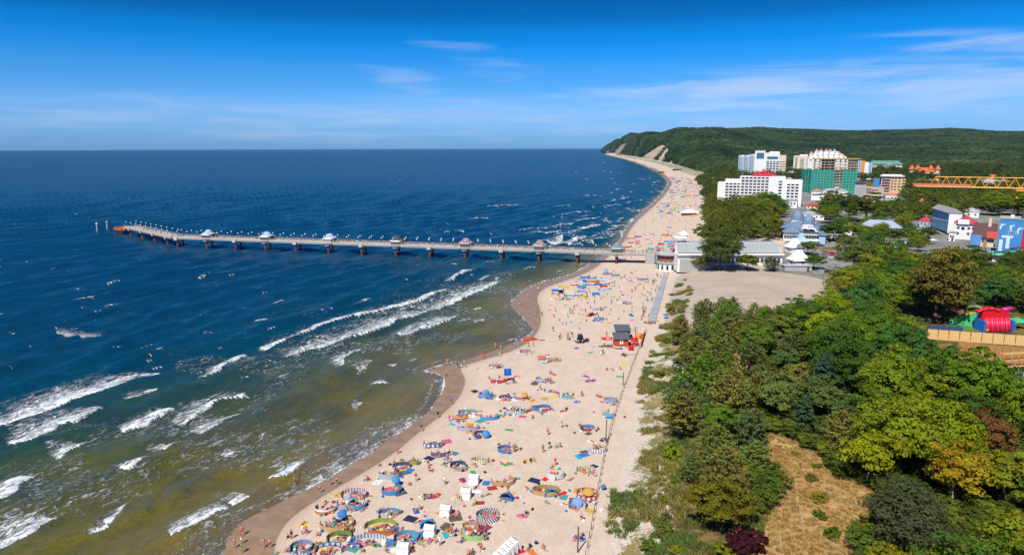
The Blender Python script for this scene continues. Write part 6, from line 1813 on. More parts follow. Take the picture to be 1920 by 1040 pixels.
POSES = {
    'standing': jpose(),
    'walking': jpose(kneeR=(.10, -.20, .52), ankleR=(.10, -.26, .10), toeR=(.11, -.43, .07), kneeL=(-.10, .06, .50), ankleL=(-.10, .30, .17), toeL=(-.11, .20, .05), elbowL=(-.25, -.12, 1.15), wristL=(-.24, -.30, 1.0), handL=(-.23, -.38, .95), elbowR=(.25, .14, 1.16), wristR=(.26, .20, .93), handR=(.26, .20, .83)),
    'sitting': jpose(pelvis=(0, 0, .12), spine=(0, .08, .33), chest=(0, .10, .56), neck=(0, .09, .69), head=(0, .06, .80), crown=(0, .07, .88), nose=(0, -.03, .79), shoulderL=(-.17, .10, .60), shoulderR=(.17, .10, .60), elbowL=(-.26, .26, .36), elbowR=(.26, .26, .36), wristL=(-.28, .36, .12), wristR=(.28, .36, .12), handL=(-.28, .42, .05), handR=(.28, .42, .05),
                     hipL=(-.095, -.04, .11), hipR=(.095, -.04, .11), kneeL=(-.14, -.40, .30), kneeR=(.14, -.44, .17), ankleL=(-.14, -.72, .07), ankleR=(.15, -.84, .07), toeL=(-.15, -.84, .16), toeR=(.16, -.90, .22)),
    'sunbathing': jpose(pelvis=(0, 0, .13), spine=(0, .22, .14), chest=(0, .44, .15), neck=(0, .58, .14), head=(0, .69, .14), crown=(0, .77, .14), nose=(0, .69, .235), shoulderL=(-.17, .49, .13), shoulderR=(.17, .49, .13), elbowL=(-.34, .30, .08), elbowR=(.42, .55, .08), wristL=(-.30, .08, .07), wristR=(.36, .78, .08), handL=(-.29, -.02, .06), handR=(.30, .84, .08),
                        hipL=(-.095, -.05, .12), hipR=(.095, -.05, .12), kneeL=(-.12, -.44, .14), kneeR=(.13, -.42, .24), ankleL=(-.13, -.84, .07), ankleR=(.14, -.76, .06), toeL=(-.15, -.88, .19), toeR=(.15, -.92, .06)),
    'bending': jpose(pelvis=(0, .12, .88), spine=(0, -.02, 1.04), chest=(0, -.20, 1.12), neck=(0, -.33, 1.12), head=(0, -.43, 1.08), crown=(0, -.50, 1.04), nose=(0, -.46, .985), shoulderL=(-.17, -.24, 1.12), shoulderR=(.17, -.24, 1.12), elbowL=(-.20, -.30, .84), elbowR=(.20, -.32, .84), wristL=(-.18, -.38, .60), wristR=(.18, -.42, .60), handL=(-.17, -.42, .50), handR=(.17, -.46, .50), hipL=(-.095, .11, .84), hipR=(.095, .11, .84), kneeL=(-.11, -.02, .48), kneeR=(.11, -.02, .48), ankleL=(-.11, .06, .09), ankleR=(.11, .06, .09)),
}
BONES = [('pelvis', 'spine'), ('spine', 'chest'), ('chest', 'neck'), ('neck', 'head'), ('head', 'crown'), ('head', 'nose')]
for s in 'LR': BONES += [('chest', 'shoulder' + s), ('shoulder' + s, 'elbow' + s), ('elbow' + s, 'wrist' + s), ('wrist' + s, 'hand' + s), ('pelvis', 'hip' + s), ('hip' + s, 'knee' + s), ('knee' + s, 'ankle' + s), ('ankle' + s, 'toe' + s)]
RAD = dict(pelvis=.135, spine=.125, chest=.14, neck=.055, head=.095, crown=.07, nose=.022, shoulder=.068, elbow=.045, wrist=.032, hand=.036, hip=.098, knee=.062, ankle=.042, toe=.036)
PEOPLE = {}
def make_people():
    for nm, J in POSES.items():
        keys = list(J)
        me = bpy.data.meshes.new('skeleton')
        me.from_pydata([J[k] for k in keys], [(keys.index(a), keys.index(b)) for a, b in BONES], [])
        o = bpy.data.objects.new('skeleton', me); COL.objects.link(o)
        md = o.modifiers.new('s', 'SKIN')
        md.use_smooth_shade = True
        for k, sv in zip(keys, me.skin_vertices[0].data):
            r = RAD[k.rstrip('LR')]; sv.radius = (r, r); sv.use_root = (k == 'pelvis')
        sd = o.modifiers.new('d', 'SUBSURF'); sd.levels = 1; sd.render_levels = 1
        dg = bpy.context.evaluated_depsgraph_get()
        ev = o.evaluated_get(dg)
        body = bpy.data.meshes.new_from_object(ev)
        body.name = 'person_' + nm
        body.materials.clear(); body.materials.append(SKIN)
        body.polygons.foreach_set('use_smooth', [True] * len(body.polygons))
        bpy.data.objects.remove(o); 
        V = np.array([v.co for v in body.vertices]); Nv = np.array([v.normal for v in body.vertices])
        F = [tuple(p.vertices) for p in body.polygons]; Cn = np.array([p.center for p in body.polygons])
        seg, tt, bd = np.zeros(len(F), int), np.zeros(len(F)), np.full(len(F), 1e9)
        for i, (a, b) in enumerate(BONES):
            A, B = np.array(J[a]), np.array(J[b]); u = B - A
            t = np.clip(((Cn - A) @ u) / (u @ u), 0, 1)
            d = np.linalg.norm(Cn - A - t[:, None] * u, axis=1) - 0.5 * RAD[a.rstrip('LR')]
            m = d < bd; bd[m] = d[m]; seg[m] = i; tt[m] = t[m]
        sn = [BONES[i] for i in seg]
        def pick(fn, push, name, mat):
            idx = [i for i in range(len(F)) if fn(sn[i][0].rstrip('LR'), sn[i][1].rstrip('LR'), tt[i], Cn[i])]
            used = sorted({v for i in idx for v in F[i]}); mp_ = {v: k for k, v in enumerate(used)}
            mb = MB().add(V[used] + Nv[used] * push, [tuple(mp_[v] for v in F[i]) for i in idx])
            return mb.mesh(name, mat, True)
        hd = np.array(J['head']); fw = np.array(J['nose']) - hd; fw /= np.linalg.norm(fw); up = np.array(J['crown']) - hd; up /= np.linalg.norm(up)
        PEOPLE[nm] = dict(body=body,
            shorts=pick(lambda a, b, t, c: (a == 'pelvis' and b == 'hip') or (a == 'hip' and t < 0.42) or (a == 'pelvis' and b == 'spine' and t < 0.35), 0.018, 'swim_shorts', CLOTH),
            swimsuit=pick(lambda a, b, t, c: (a == 'pelvis') or (a == 'spine' and t < 0.85), 0.014, 'swimsuit', CLOTH),
            shirt=pick(lambda a, b, t, c: (a == 'spine') or (a == 'pelvis' and b == 'spine' and t > 0.2) or (a == 'chest' and (b != 'neck' or t < 0.4)) or (a == 'shoulder' and t < 0.5), 0.022, 'shirt', CLOTH),
            hair=pick(lambda a, b, t, c: a == 'head' and b != 'nose' and (np.dot(c - hd, up) > 0.015 or np.dot(c - hd, fw) < -0.01), 0.022, 'hair', CLOTH))
make_people()
SKINS = [(0.46, 0.24, 0.15), (0.40, 0.19, 0.11), (0.52, 0.30, 0.21), (0.34, 0.15, 0.085), (0.48, 0.22, 0.14)]
HAIRS = [('dark', (0.02, 0.014, 0.01)), ('brown', (0.07, 0.035, 0.018)), ('blond', (0.40, 0.27, 0.10)), ('dark', (0.02, 0.014, 0.01)), ('brown', (0.07, 0.035, 0.018))]
COLORS = {'red': (0.55, 0.02, 0.025), 'blue': (0.02, 0.10, 0.42), 'black': (0.015, 0.015, 0.02), 'white': (0.72, 0.72, 0.70), 'pink': (0.62, 0.10, 0.25), 'orange': (0.65, 0.17, 0.02), 'turquoise': (0.02, 0.36, 0.42), 'yellow': (0.65, 0.46, 0.03), 'green': (0.04, 0.30, 0.07), 'purple': (0.16, 0.04, 0.28), 'navy': (0.015, 0.03, 0.11), 'lime': (0.32, 0.48, 0.03), 'grey': (0.25, 0.26, 0.28)}
N_PEOPLE = [0]
def person(x, y, pose='standing', garment=None, color=None, z=None, rz=None, label=None, group=None, base=True, size=None):
    if N_PEOPLE[0] >= 300: return None
    N_PEOPLE[0] += 1
    garment = garment or random.choice(['shorts', 'shorts', 'swimsuit', 'swimsuit', 'shirt'])
    color = color or random.choice(list(COLORS))
    T = PEOPLE[pose]
    size = size or random.uniform(0.94, 1.06)
    o = link('person', T['body'], None, (x, y, gz(x, y) if z is None else z), random.uniform(0, 6.28) if rz is None else rz, random.choice(SKINS), size)
    gcol = COLORS[color]
    link({'shorts': 'swim_shorts', 'swimsuit': 'swimsuit', 'shirt': 'shirt'}[garment], T[garment], o, color=gcol)
    if garment == 'shirt': link('swim_shorts', T['shorts'], o, color=random.choice(list(COLORS.values())))
    hn, hc = random.choice(HAIRS)
    link('hair', T['hair'], o, color=hc)
    tag(o, label, 'person', group or 'people on the beach')
    if label is None:
        g = {'shorts': 'swim shorts', 'swimsuit': 'swimsuit', 'shirt': 'shirt'}[garment]
        LABELS.append((o, '%s-haired person %s in %s %s' % (hn, pose, color, g)))
    return o

# ------------------------------------------------------------------ windbreaks, parasols, beach chairs
WB = {k: M_obj('windbreak_' + k, 0.8, 0.1, k, 0.25, 0.12) for k in ('plain', 'stripe', 'diag', 'band', 'dots', 'rainbow')}
STICK = M('windbreak_stick', (0.42, 0.30, 0.16), 0.8, 0.1, 0.15)
LAND = []             # landmarks that labels may refer to: (phrase, x, y)
def windbreak(px, py, rx, ry, a0, a1, kind, color, name, label=None, rot=0.0, hgt=0.82, folks=3, land=True, sticks=True, group='windbreaks on the beach', z=None):
    rx, ry = rx * 0.88, ry * 0.88
    g = G(px, py)
    o = thing('windbreak', label or ('%s windbreak on the sand' % name), 'windbreak', tuple(g), math.radians(rot), group)
    n = max(5, int(abs(a1 - a0) / 26))
    an = np.radians(np.linspace(a0, a1, n + 1))
    xs, ys = rx * np.cos(an), ry * np.sin(an)
    def gl(x, y):
        c, s = math.cos(math.radians(rot)), math.sin(math.radians(rot))
        return gz(g[0] + x * c - y * s, g[1] + x * s + y * c) - g[2]
    mb = MB(); uv = []
    u = 0.0; top, bot = [], []
    sub = 2
    for i in range(n):
        for k in range(sub if i < n - 1 else sub + 1):
            t = k / sub
            x, y = xs[i] + (xs[i + 1] - xs[i]) * t, ys[i] + (ys[i + 1] - ys[i]) * t
            if top: u += math.hypot(x - top[-1][0], y - top[-1][1])
            sag = 0.07 * math.sin(math.pi * t) if k else 0.0
            b = 0.03 + 0.12 * random.random()
            nx, ny = x / (rx + 1e-6), y / (ry + 1e-6)
            q = 0.06 * math.sin(math.pi * t)
            z0 = gl(x, y) + 0.02
            top.append((x + nx * q, y + ny * q, z0 + hgt - sag)); bot.append((x + nx * (q + b * 0.5), y + ny * (q + b * 0.5), z0)); uv.append(u)
    m = len(top)
    th = 0.025
    vs = bot + top + [(x * (1 - th / rx), y * (1 - th / ry), z) for x, y, z in bot] + [(x * (1 - th / rx), y * (1 - th / ry), z) for x, y, z in top]
    fs = []
    for i in range(m - 1):
        fs += [(i, i + 1, m + i + 1, m + i), (2 * m + i + 1, 2 * m + i, 3 * m + i, 3 * m + i + 1), (m + i, m + i + 1, 3 * m + i + 1, 3 * m + i)]
    mb.add(vs, fs)
    mb.uv = [(a, 0) for a in uv] + [(a, 1) for a in uv] + [(a, 0) for a in uv] + [(a, 1) for a in uv]
    c = COLORS[color] if isinstance(color, str) and color in COLORS else color
    lum = sum(c[:3]) / 3
    c = tuple(0.78 * v + 0.22 * (lum * 0.6 + 0.12) for v in c[:3])
    part(o, 'cloth', mb, WB[kind], color=c)
    if sticks:
        sm = STICK_MESH[0] if STICK_MESH else None
        if sm is None:
            sm = MB().tube((0, 0, -0.15), (0, 0, 1.12), 0.022, 0.018, 5).mesh('stick', STICK); STICK_MESH.append(sm)
        for i in range(n + 1): link('stick', sm, o, (xs[i] * 0.985, ys[i] * 0.985, gl(xs[i], ys[i])))
    if land: LAND.append((name + ' windbreak', g[0], g[1]))
    for k in range(folks):
        c_, s_ = math.cos(math.radians(rot)), math.sin(math.radians(rot))
        x, y = random.uniform(-0.5, 0.5) * rx, random.uniform(-0.45, 0.45) * ry
        wx, wy = g[0] + x * c_ - y * s_, g[1] + x * s_ + y * c_
        if random.random() < 0.75: towel(wx, wy)
        person(wx, wy, random.choice(['sunbathing', 'sunbathing', 'sitting']), z=gz(wx, wy) + 0.03)
    return o
STICK_MESH = []
TOWEL_M = M_obj('towel_cloth', 0.95, 0.05, var=0.3)
TOWELS = []
def towel(x, y):
    if not TOWELS:
        for sd in range(3):
            r = random.Random(sd)
            mb = MB(); nx, ny = 3, 5
            top = [((-0.5 + i / nx) * 0.95 + r.uniform(-.03, .03), (-0.5 + j / ny) * 1.9 + r.uniform(-.03, .03), 0.025 + r.uniform(0, .03)) for j in range(ny + 1) for i in range(nx + 1)]
            N = len(top); w = nx + 1
            fs = [(j * w + i, j * w + i + 1, (j + 1) * w + i + 1, (j + 1) * w + i) for j in range(ny) for i in range(nx)]
            ring = [i for i in range(w)] + [j * w + nx for j in range(1, ny + 1)] + [ny * w + i for i in range(nx - 1, -1, -1)] + [j * w for j in range(ny - 1, 0, -1)]
            low = [(top[i][0], top[i][1], -0.05) for i in ring]
            mb.add(top + low, fs + [(ring[k], N + k, N + (k + 1) % len(ring), ring[(k + 1) % len(ring)]) for k in range(len(ring))])
            TOWELS.append(mb.mesh('towel', TOWEL_M))
    cn = random.choice(['red', 'blue', 'turquoise', 'yellow', 'pink', 'orange', 'purple', 'green', 'white', 'navy'])
    o = link('towel', random.choice(TOWELS), None, (x, y, gz(x, y)), random.uniform(0, 6.28), COLORS[cn])
    tag(o, None, 'towel', 'beach towels')
    LABELS.append((o, cn + ' beach towel spread'))
    return o
def parasol(px, py, color, label, r=1.15, tilt=0.35, h=1.9, land=None):
    g = G(px, py)
    o = thing('parasol', label, 'parasol', tuple(g), random.uniform(-0.6, 0.6), 'parasols on the beach')
    r *= 0.68; h *= 0.85
    cc = COLORS.get(color, color) if isinstance(color, str) else color
    color = tuple(0.8 * v + 0.04 for v in cc)
    part(o, 'pole', MB().tube((0, 0, -0.2), (0, tilt * 0.3, h), 0.025, n=6), STEEL)
    c = part(o, 'canopy', MB().lathe([(r, -0.42), (r * 0.97, -0.38), (r * 0.66, -0.14), (r * 0.3, -0.02), (0.03, 0.03)], 10, cap=False), M_obj('parasol_cloth', 0.8, 0.1, trans=0.2), color=COLORS.get(color, color) if isinstance(color, str) else color, loc=(0, tilt * 0.3, h))
    c.rotation_euler = (tilt, 0, 0)
    if land: LAND.append((land, g[0], g[1]))
    return o
def half_tent(px, py, rz, c1, label, s=1.0, c2=(0.62, 0.58, 0.40)):
    g = G(px, py)
    o = thing('beach_tent', label, 'tent', tuple(g), rz, 'beach shelters')
    prof = np.linspace(0, math.pi, 8); dep = np.linspace(0.0, 1.0, 4)
    def shell(a, b):
        vs = []
        for t in np.linspace(a, b, 5):
            k = math.sin(math.pi / 2 * (1 - t)) ** 0.6 if t < 1 else 0.05
            for p in prof: vs.append((1.2 * s * math.cos(p) * (0.35 + 0.65 * k), -0.8 * s + 1.7 * s * t, 1.15 * s * math.sin(p) * k + 0.02))
        f = [(j * 8 + i, (j + 1) * 8 + i, (j + 1) * 8 + i + 1, j * 8 + i + 1) for j in range(4) for i in range(7)]
        return MB().add(vs, f)
    part(o, 'shell', shell(0.0, 0.55), M_obj('tent_cloth', 0.8, 0.1, trans=0.15), color=c1)
    part(o, 'back_panel', shell(0.56, 1.0), M_obj('tent_cloth', 0.8, 0.1, trans=0.15), color=c2)
    part(o, 'floor', MB().box((0, 0, 0.03), (2.1 * s, 1.7 * s, 0.04)), M('tent_floor', (0.10, 0.14, 0.24)))
    LAND.append((label.split(' on ')[0].split(' beside ')[0].split(' in ')[0], g[0], g[1]))
    return o
CHAIR_COVER = M('white_cover', (0.76, 0.76, 0.75), 0.6, 0.25, 0.07, 1.0)
CHAIR_EDGE = M('chair_edge', (0.10, 0.10, 0.11), 0.7)
CHAIR_IN = M('chair_lining', (0.34, 0.34, 0.36), 0.8)
def beach_chair(px, py, rz, label):
    g = G(px, py)
    o = thing('hooded_beach_chair', label, 'beach chair', tuple(g), rz, 'white hooded beach chairs')
    w = 0.85
    def ext(pts, mat, name, w=w, par=o):
        n = len(pts)
        vs = [(-w, y, z) for y, z in pts] + [(w, y, z) for y, z in pts]
        return part(par, name, MB().add(vs, [tuple(range(n)), tuple(range(2 * n - 1, n - 1, -1))] + [(i, n + i, n + (i + 1) % n, (i + 1) % n) for i in range(n)]), mat)
    ext([(-0.75, 0), (-0.75, 0.52), (-0.62, 0.60), (-0.10, 0.62), (0.75, 0.62), (0.75, 0)], CHAIR_COVER, 'base')
    ext([(-0.35, 0.62), (-0.55, 1.20), (-0.52, 1.38), (-0.25, 1.62), (0.05, 1.74), (0.30, 1.70), (0.85, 1.15), (0.75, 0.62)], CHAIR_COVER, 'hood', w * 0.985)
    for s in (-1, 1): part(o, 'side_opening', MB().add([(s * 0.853, -0.1, 0.1), (s * 0.853, 0.34, 0.1), (s * 0.853, 0.20, 1.1), (s * 0.853, -0.02, 1.2)], [(0, 1, 2, 3)] if s > 0 else [(3, 2, 1, 0)]), CHAIR_IN)
    part(o, 'strap', MB().box((0, 0.16, 1.765), (1.3, 0.09, 0.05)).box((0.25, -0.12, 1.71), (0.07, 0.5, 0.05)), CHAIR_EDGE)
    part(o, 'foot_drawer', MB().box((0, -0.82, 0.22), (1.5, 0.14, 0.36)), CHAIR_COVER)
    return o

def near_beach():
    W = windbreak
    W(612, 955, 2.1, 1.9, 150, 385, 'band', 'orange', 'orange and white', 'tall orange windbreak bulging towards the strandline, white along its top')
    W(650, 948, 1.9, 1.7, 160, 400, 'plain', (0.36, 0.42, 0.68), 'pale lilac', 'pale lilac box-shaped windbreak beside the orange windbreak')
    W(663, 930, 2.6, 2.0, -60, 215, 'stripe', (0.60, 0.16, 0.22), 'pink striped', 'pink striped oval windbreak nearest the strandline', folks=3)
    W(672, 950, 1.5, 1.3, 190, 400, 'plain', (0.02, 0.30, 0.62), 'turquoise-blue', 'small turquoise-blue windbreak corner beside the lilac one')
    W(632, 985, 3.1, 2.2, 170, 425, 'plain', (0.62, 0.40, 0.12), 'sandy yellow', 'sandy yellow crescent windbreak curving round a blue beach shell', folks=3)
    W(735, 921, 2.0, 1.7, 150, 440, 'plain', (0.02, 0.24, 0.62), 'bright blue crescent', 'bright blue crescent windbreak near the strandline behind a parasol', folks=3)
    W(731, 966, 2.2, 1.9, 20, 215, 'band', (0.25, 0.24, 0.46), 'lilac and white', 'lilac and white arched windbreak above the lime green one', folks=3)
    W(714, 990, 2.9, 2.0, 20, 185, 'plain', 'lime', 'lime green', 'lime green half of a large windbreak ring facing its orange half', folks=3)
    W(718, 994, 2.7, 1.9, 205, 345, 'plain', (0.70, 0.14, 0.02), 'orange', 'plain orange windbreak closing the lime green ring', folks=1)
    W(691, 1018, 3.2, 1.6, 15, 175, 'stripe', (0.05, 0.33, 0.46), 'teal striped', 'teal and white striped windbreak with a pointed end, near the chairs', folks=4)
    W(565, 1030, 1.9, 1.7, -80, 210, 'plain', (0.20, 0.34, 0.62), 'light blue', 'light blue crescent windbreak at the strandline corner of the beach', folks=2)
    W(560, 1040, 2.0, 1.2, 180, 350, 'stripe', (0.25, 0.42, 0.70), 'pale striped', 'pale blue striped windbreak just below the light blue crescent', folks=1)
    W(617, 1034, 2.4, 1.7, -20, 190, 'dots', (0.04, 0.20, 0.55), 'blue dotted', 'blue windbreak with white dots near the bottom edge of the crowd')
    W(636, 1012, 2.2, 1.6, 20, 215, 'plain', (0.22, 0.32, 0.03), 'olive green', 'olive green windbreak between the yellow crescent and blue dotted one', folks=3)
    W(762, 1012, 2.2, 1.8, -30, 200, 'plain', (0.08, 0.36, 0.70), 'sky blue', 'sky blue windbreak arch directly behind a white hooded chair', folks=3)
    W(891, 992, 2.4, 1.5, 35, 160, 'plain', (0.66, 0.38, 0.38), 'pale pink', 'pale pink straight windbreak beside the row of white hooded chairs', folks=1)
    W(891, 1004, 2.5, 1.6, 160, 330, 'plain', (0.36, 0.60, 0.18), 'pale green', 'pale green windbreak curving in front of the pale pink one', folks=3)
    W(915, 970, 2.2, 1.9, 20, 345, 'diag', (0.02, 0.04, 0.16), 'navy striped', 'navy and white slant-striped windbreak forming a nearly closed ring', folks=5)
    W(943, 905, 2.4, 1.5, 160, 420, 'plain', (0.58, 0.33, 0.14), 'tan', 'tan boat-shaped windbreak in the middle of open sand')
    W(1041, 893, 1.9, 1.5, 170, 400, 'plain', (0.74, 0.74, 0.76), 'white', 'plain white windbreak standing high on the open sand', hgt=1.1)
    W(1024, 923, 2.7, 1.5, 10, 340, 'plain', (0.50, 0.38, 0.12), 'mustard', 'mustard oval windbreak with a blue half tent inside', folks=1)
    W(1101, 930, 2.1, 1.9, 20, 330, 'dots', (0.58, 0.03, 0.06), 'red ringed', 'red windbreak with white rings close to the rope fence')
    W(1083, 949, 1.7, 1.7, -40, 200, 'plain', (0.22, 0.34, 0.68), 'cornflower', 'cornflower blue windbreak below the red ringed one')
    W(1098, 884, 1.9, 0.8, 10, 175, 'stripe', (0.45, 0.48, 0.06), 'yellow-grey', 'low yellow and grey windbreak strip near the rope fence')
    W(859, 876, 1.7, 1.4, -10, 190, 'plain', (0.02, 0.07, 0.20), 'dark navy', 'dark navy arched windbreak over a pale blue mat')
    W(826, 851, 2.1, 1.4, 170, 385, 'plain', (0.16, 0.08, 0.30), 'purple', 'purple windbreak hammock shape close to the wet sand')
    W(812, 834, 2.2, 1.5, 160, 390, 'dots', (0.02, 0.10, 0.36), 'dark blue spotted', 'dark blue windbreak with white spots next to the purple one')
    W(863, 784, 2.0, 1.0, 160, 345, 'rainbow', (0.8, 0.2, 0.2), 'rainbow', 'rainbow striped windbreak beside the wet sand')
    W(876, 775, 2.3, 0.9, 10, 175, 'plain', (0.10, 0.45, 0.52), 'aqua', 'aqua windbreak with orange edging just beyond the rainbow one')
    W(879, 804, 2.6, 1.2, 170, 400, 'plain', (0.46, 0.40, 0.62), 'pale violet', 'pale violet windbreak below the rainbow one')
    W(771, 868, 1.7, 1.0, 160, 350, 'plain', 'lime', 'yellow-lime', 'small yellow-lime windbreak crescent at the strandline')
    W(752, 877, 2.0, 1.2, -10, 160, 'plain', (0.03, 0.07, 0.30), 'indigo', 'indigo windbreak wall at the strandline')
    W(731, 892, 2.2, 1.4, 165, 350, 'plain', (0.40, 0.46, 0.58), 'greyish blue', 'greyish blue windbreak in front of the indigo one', folks=3)
    W(902, 817, 1.7, 1.4, 20, 260, 'plain', (0.03, 0.07, 0.28), 'dark blue', 'dark blue windbreak round an orange mat and a parasol')
    W(948, 845, 1.7, 1.4, 60, 260, 'plain', (0.03, 0.20, 0.58), 'cobalt', 'cobalt blue windbreak curl on open sand', folks=2)
    W(901, 866, 1.8, 1.1, 80, 330, 'stripe', (0.60, 0.52, 0.04), 'yellow striped', 'yellow striped windbreak between the chairs and the dark blue one')
    W(918, 784, 2.3, 1.4, 150, 395, 'plain', (0.05, 0.30, 0.66), 'azure oval', 'azure oval windbreak like a small boat', folks=2)
    W(968, 768, 2.2, 1.3, 20, 120, 'band', (0.50, 0.60, 0.66), 'pale grey-blue', 'pale grey-blue windbreak box with a white top, beyond the azure oval', folks=2)
    W(966, 774, 2.4, 1.2, 180, 360, 'stripe', (0.10, 0.40, 0.52), 'teal and white', 'teal and white windbreak closing the pale box', folks=1)
    W(1019, 768, 1.9, 1.6, 0, 230, 'plain', (0.02, 0.20, 0.60), 'royal blue', 'royal blue horseshoe windbreak in the middle of the beach', folks=3)
    W(947, 748, 1.6, 1.1, 0, 180, 'plain', (0.07, 0.10, 0.32), 'slate navy', 'slate navy windbreak arch sheltering two people')
    W(911, 742, 1.9, 1.5, 120, 400, 'plain', (0.10, 0.32, 0.66), 'light azure', 'light azure windbreak with an orange mat beside it', folks=3)
    W(1016, 714, 1.8, 1.4, 100, 330, 'plain', (0.36, 0.48, 0.72), 'powder blue', 'powder blue windbreak curl short of the lifeguard hut')
    W(1066, 744, 1.7, 1.2, 120, 300, 'plain', (0.06, 0.44, 0.66), 'pale cyan', 'pale cyan windbreak in the open middle of the beach', folks=3)
    W(1145, 753, 1.8, 1.2, 0, 345, 'plain', (0.34, 0.36, 0.62), 'lavender', 'lavender windbreak ring near the rope fence', folks=1)
    W(1145, 778, 1.7, 1.1, 160, 300, 'plain', (0.16, 0.44, 0.66), 'ice blue', 'ice blue windbreak near the tall pole by the fence')
    W(1102, 805, 1.7, 1.0, 20, 190, 'plain', (0.10, 0.24, 0.62), 'mid blue', 'mid blue windbreak alone between centre and fence')
    W(1121, 845, 2.0, 1.2, 175, 365, 'stripe', (0.22, 0.28, 0.62), 'blue checked', 'blue checked windbreak against the rope fence', folks=3)
    W(935, 716, 2.4, 1.0, 160, 380, 'plain', (0.60, 0.02, 0.03), 'red spiky', 'ragged red windbreak beside the tall blue sun shade', folks=2)
    W(930, 688, 2.2, 0.9, 0, 190, 'diag', (0.16, 0.16, 0.34), 'grey-violet', 'grey-violet windbreak close to the wet sand bend')
    W(985, 660, 1.9, 0.8, 0, 180, 'plain', (0.45, 0.36, 0.55), 'mauve', 'mauve windbreak near the red lifeboat')
    W(1040, 676, 2.0, 0.8, 0, 180, 'stripe', (0.35, 0.24, 0.20), 'brown striped', 'brown striped windbreak beside the coral tent')
    W(1123, 600, 2.0, 1.2, 20, 340, 'plain', (0.05, 0.30, 0.72), 'vivid blue', 'vivid blue windbreak ring seaward of the flagpole', folks=2)
    W(1176, 569, 2.0, 0.9, 0, 200, 'stripe', (0.26, 0.32, 0.68), 'blue-white', 'blue-white windbreak beside the grey boardwalk')
    W(1139, 514, 2.4, 1.5, 150, 380, 'plain', (0.02, 0.22, 0.62), 'strong blue', 'strong blue windbreak with a domed shade close to the pier', folks=2)
    W(1155, 517, 1.9, 1.1, 150, 380, 'plain', (0.03, 0.26, 0.60), 'deep azure', 'deep azure windbreak two steps from the strong blue one', folks=1)
    W(1206, 524, 2.6, 1.2, 150, 380, 'plain', (0.08, 0.28, 0.66), 'azure', 'azure windbreak crowd beside the boardwalk end', folks=3)
    W(1120, 529, 2.8, 1.1, 0, 185, 'stripe', (0.38, 0.34, 0.66), 'pale purple', 'pale purple windbreak in the cluster below the pier', folks=2)
    W(1060, 624 - 62, 1.6, 0.9, 0, 190, 'plain', (0.20, 0.55, 0.16), 'mint green', 'mint green windbreak at the seaward side of the cluster', folks=2)
    W(1120, 580, 3.0, 0.7, 160, 350, 'stripe', (0.10, 0.12, 0.5), 'violet dotted', 'low violet windbreak strip with people in a ring', folks=3)
    # parasols and shelters
    parasol(641, 978, (0.02, 0.20, 0.56), 'royal blue parasol inside the sandy yellow crescent windbreak', 1.2, 0.5, land='royal blue parasol')
    parasol(744, 912, (0.04, 0.30, 0.62), 'azure parasol over the bright blue crescent windbreak', 1.2, 0.45)
    parasol(913, 822, (0.02, 0.28, 0.66), 'bright blue parasol tipped over beside the dark blue windbreak', 1.3, 0.8, 1.3)
    parasol(984, 748, (0.75, 0.33, 0.02), 'orange parasol alone on the open sand', 1.3, 0.5, 1.6, land='orange parasol')
    parasol(655, 945, (0.30, 0.42, 0.62), 'pale blue parasol in the lilac windbreak', 0.9, 0.3)
    parasol(913, 742, (0.06, 0.30, 0.66), 'sky blue parasol in the light azure windbreak', 1.2, 0.6, 1.4)
    parasol(1103, 932, (0.62, 0.36, 0.05), 'faded orange parasol shading the red ringed windbreak', 1.5, 0.3, 1.6)
    parasol(1078, 951, (0.22, 0.36, 0.70), 'cornflower blue round parasol lying against the cornflower windbreak', 1.5, 0.9, 0.9)
    parasol(1130, 936 - 17, (0.03, 0.18, 0.60), 'small blue parasol by the rope fence', 0.7, 0.4, 1.2)
    parasol(1248, 597, (0.03, 0.20, 0.60), 'blue parasol on the dune side of the boardwalk', 1.3, 0.3)
    parasol(1016, 672, (0.66, 0.16, 0.10), 'low coral dome shade beside the brown striped windbreak', 1.9, 0.1, 0.9, land='coral dome shade')
    parasol(1136, 511, (0.10, 0.42, 0.66), 'pale blue parasol in the strong blue windbreak close to the pier', 1.6, 0.4)
    half_tent(953, 933, -0.5, (0.03, 0.16, 0.52), 'blue and cream half tent on open sand', 1.05)
    half_tent(1032, 926, 0.2, (0.02, 0.24, 0.60), 'bright blue half tent in the mustard windbreak', 1.05, (0.02, 0.24, 0.60))
    half_tent(800, 984, 0.3, (0.02, 0.22, 0.58), 'blue shell tent beside the third hooded chair', 1.0, (0.02, 0.22, 0.58))
    half_tent(1106, 592, 0.6, (0.60, 0.16, 0.04), 'small orange tent on the sand, short of the pier', 1.2, (0.60, 0.16, 0.04))
    half_tent(1052, 549, 0.0, (0.02, 0.06, 0.42), 'blue-violet pointed tent on the sand by the lagoon', 1.3, (0.2, 0.1, 0.4))
    # hooded chairs
    for px, py, lab in [(889, 905, 'white hooded beach chair farthest from the water line of chairs'), (874, 932, 'white hooded beach chair second in the slanting line'), (836, 964, 'white hooded beach chair standing upright, third in the slanting line'), (806, 1002, 'white hooded beach chair beside the blue shell tent'), (757, 1036, 'white hooded beach chair under the sky blue windbreak')]:
        g = G(px, py); beach_chair(px, py, random.uniform(-0.25, -0.05), lab); LAND.append((' '.join(lab.split()[:4]) + {889: ' farthest out', 874: ' second in line', 836: ' third in line', 806: ' by the shell tent', 757: ' under the windbreak'}[px], g[0], g[1]))
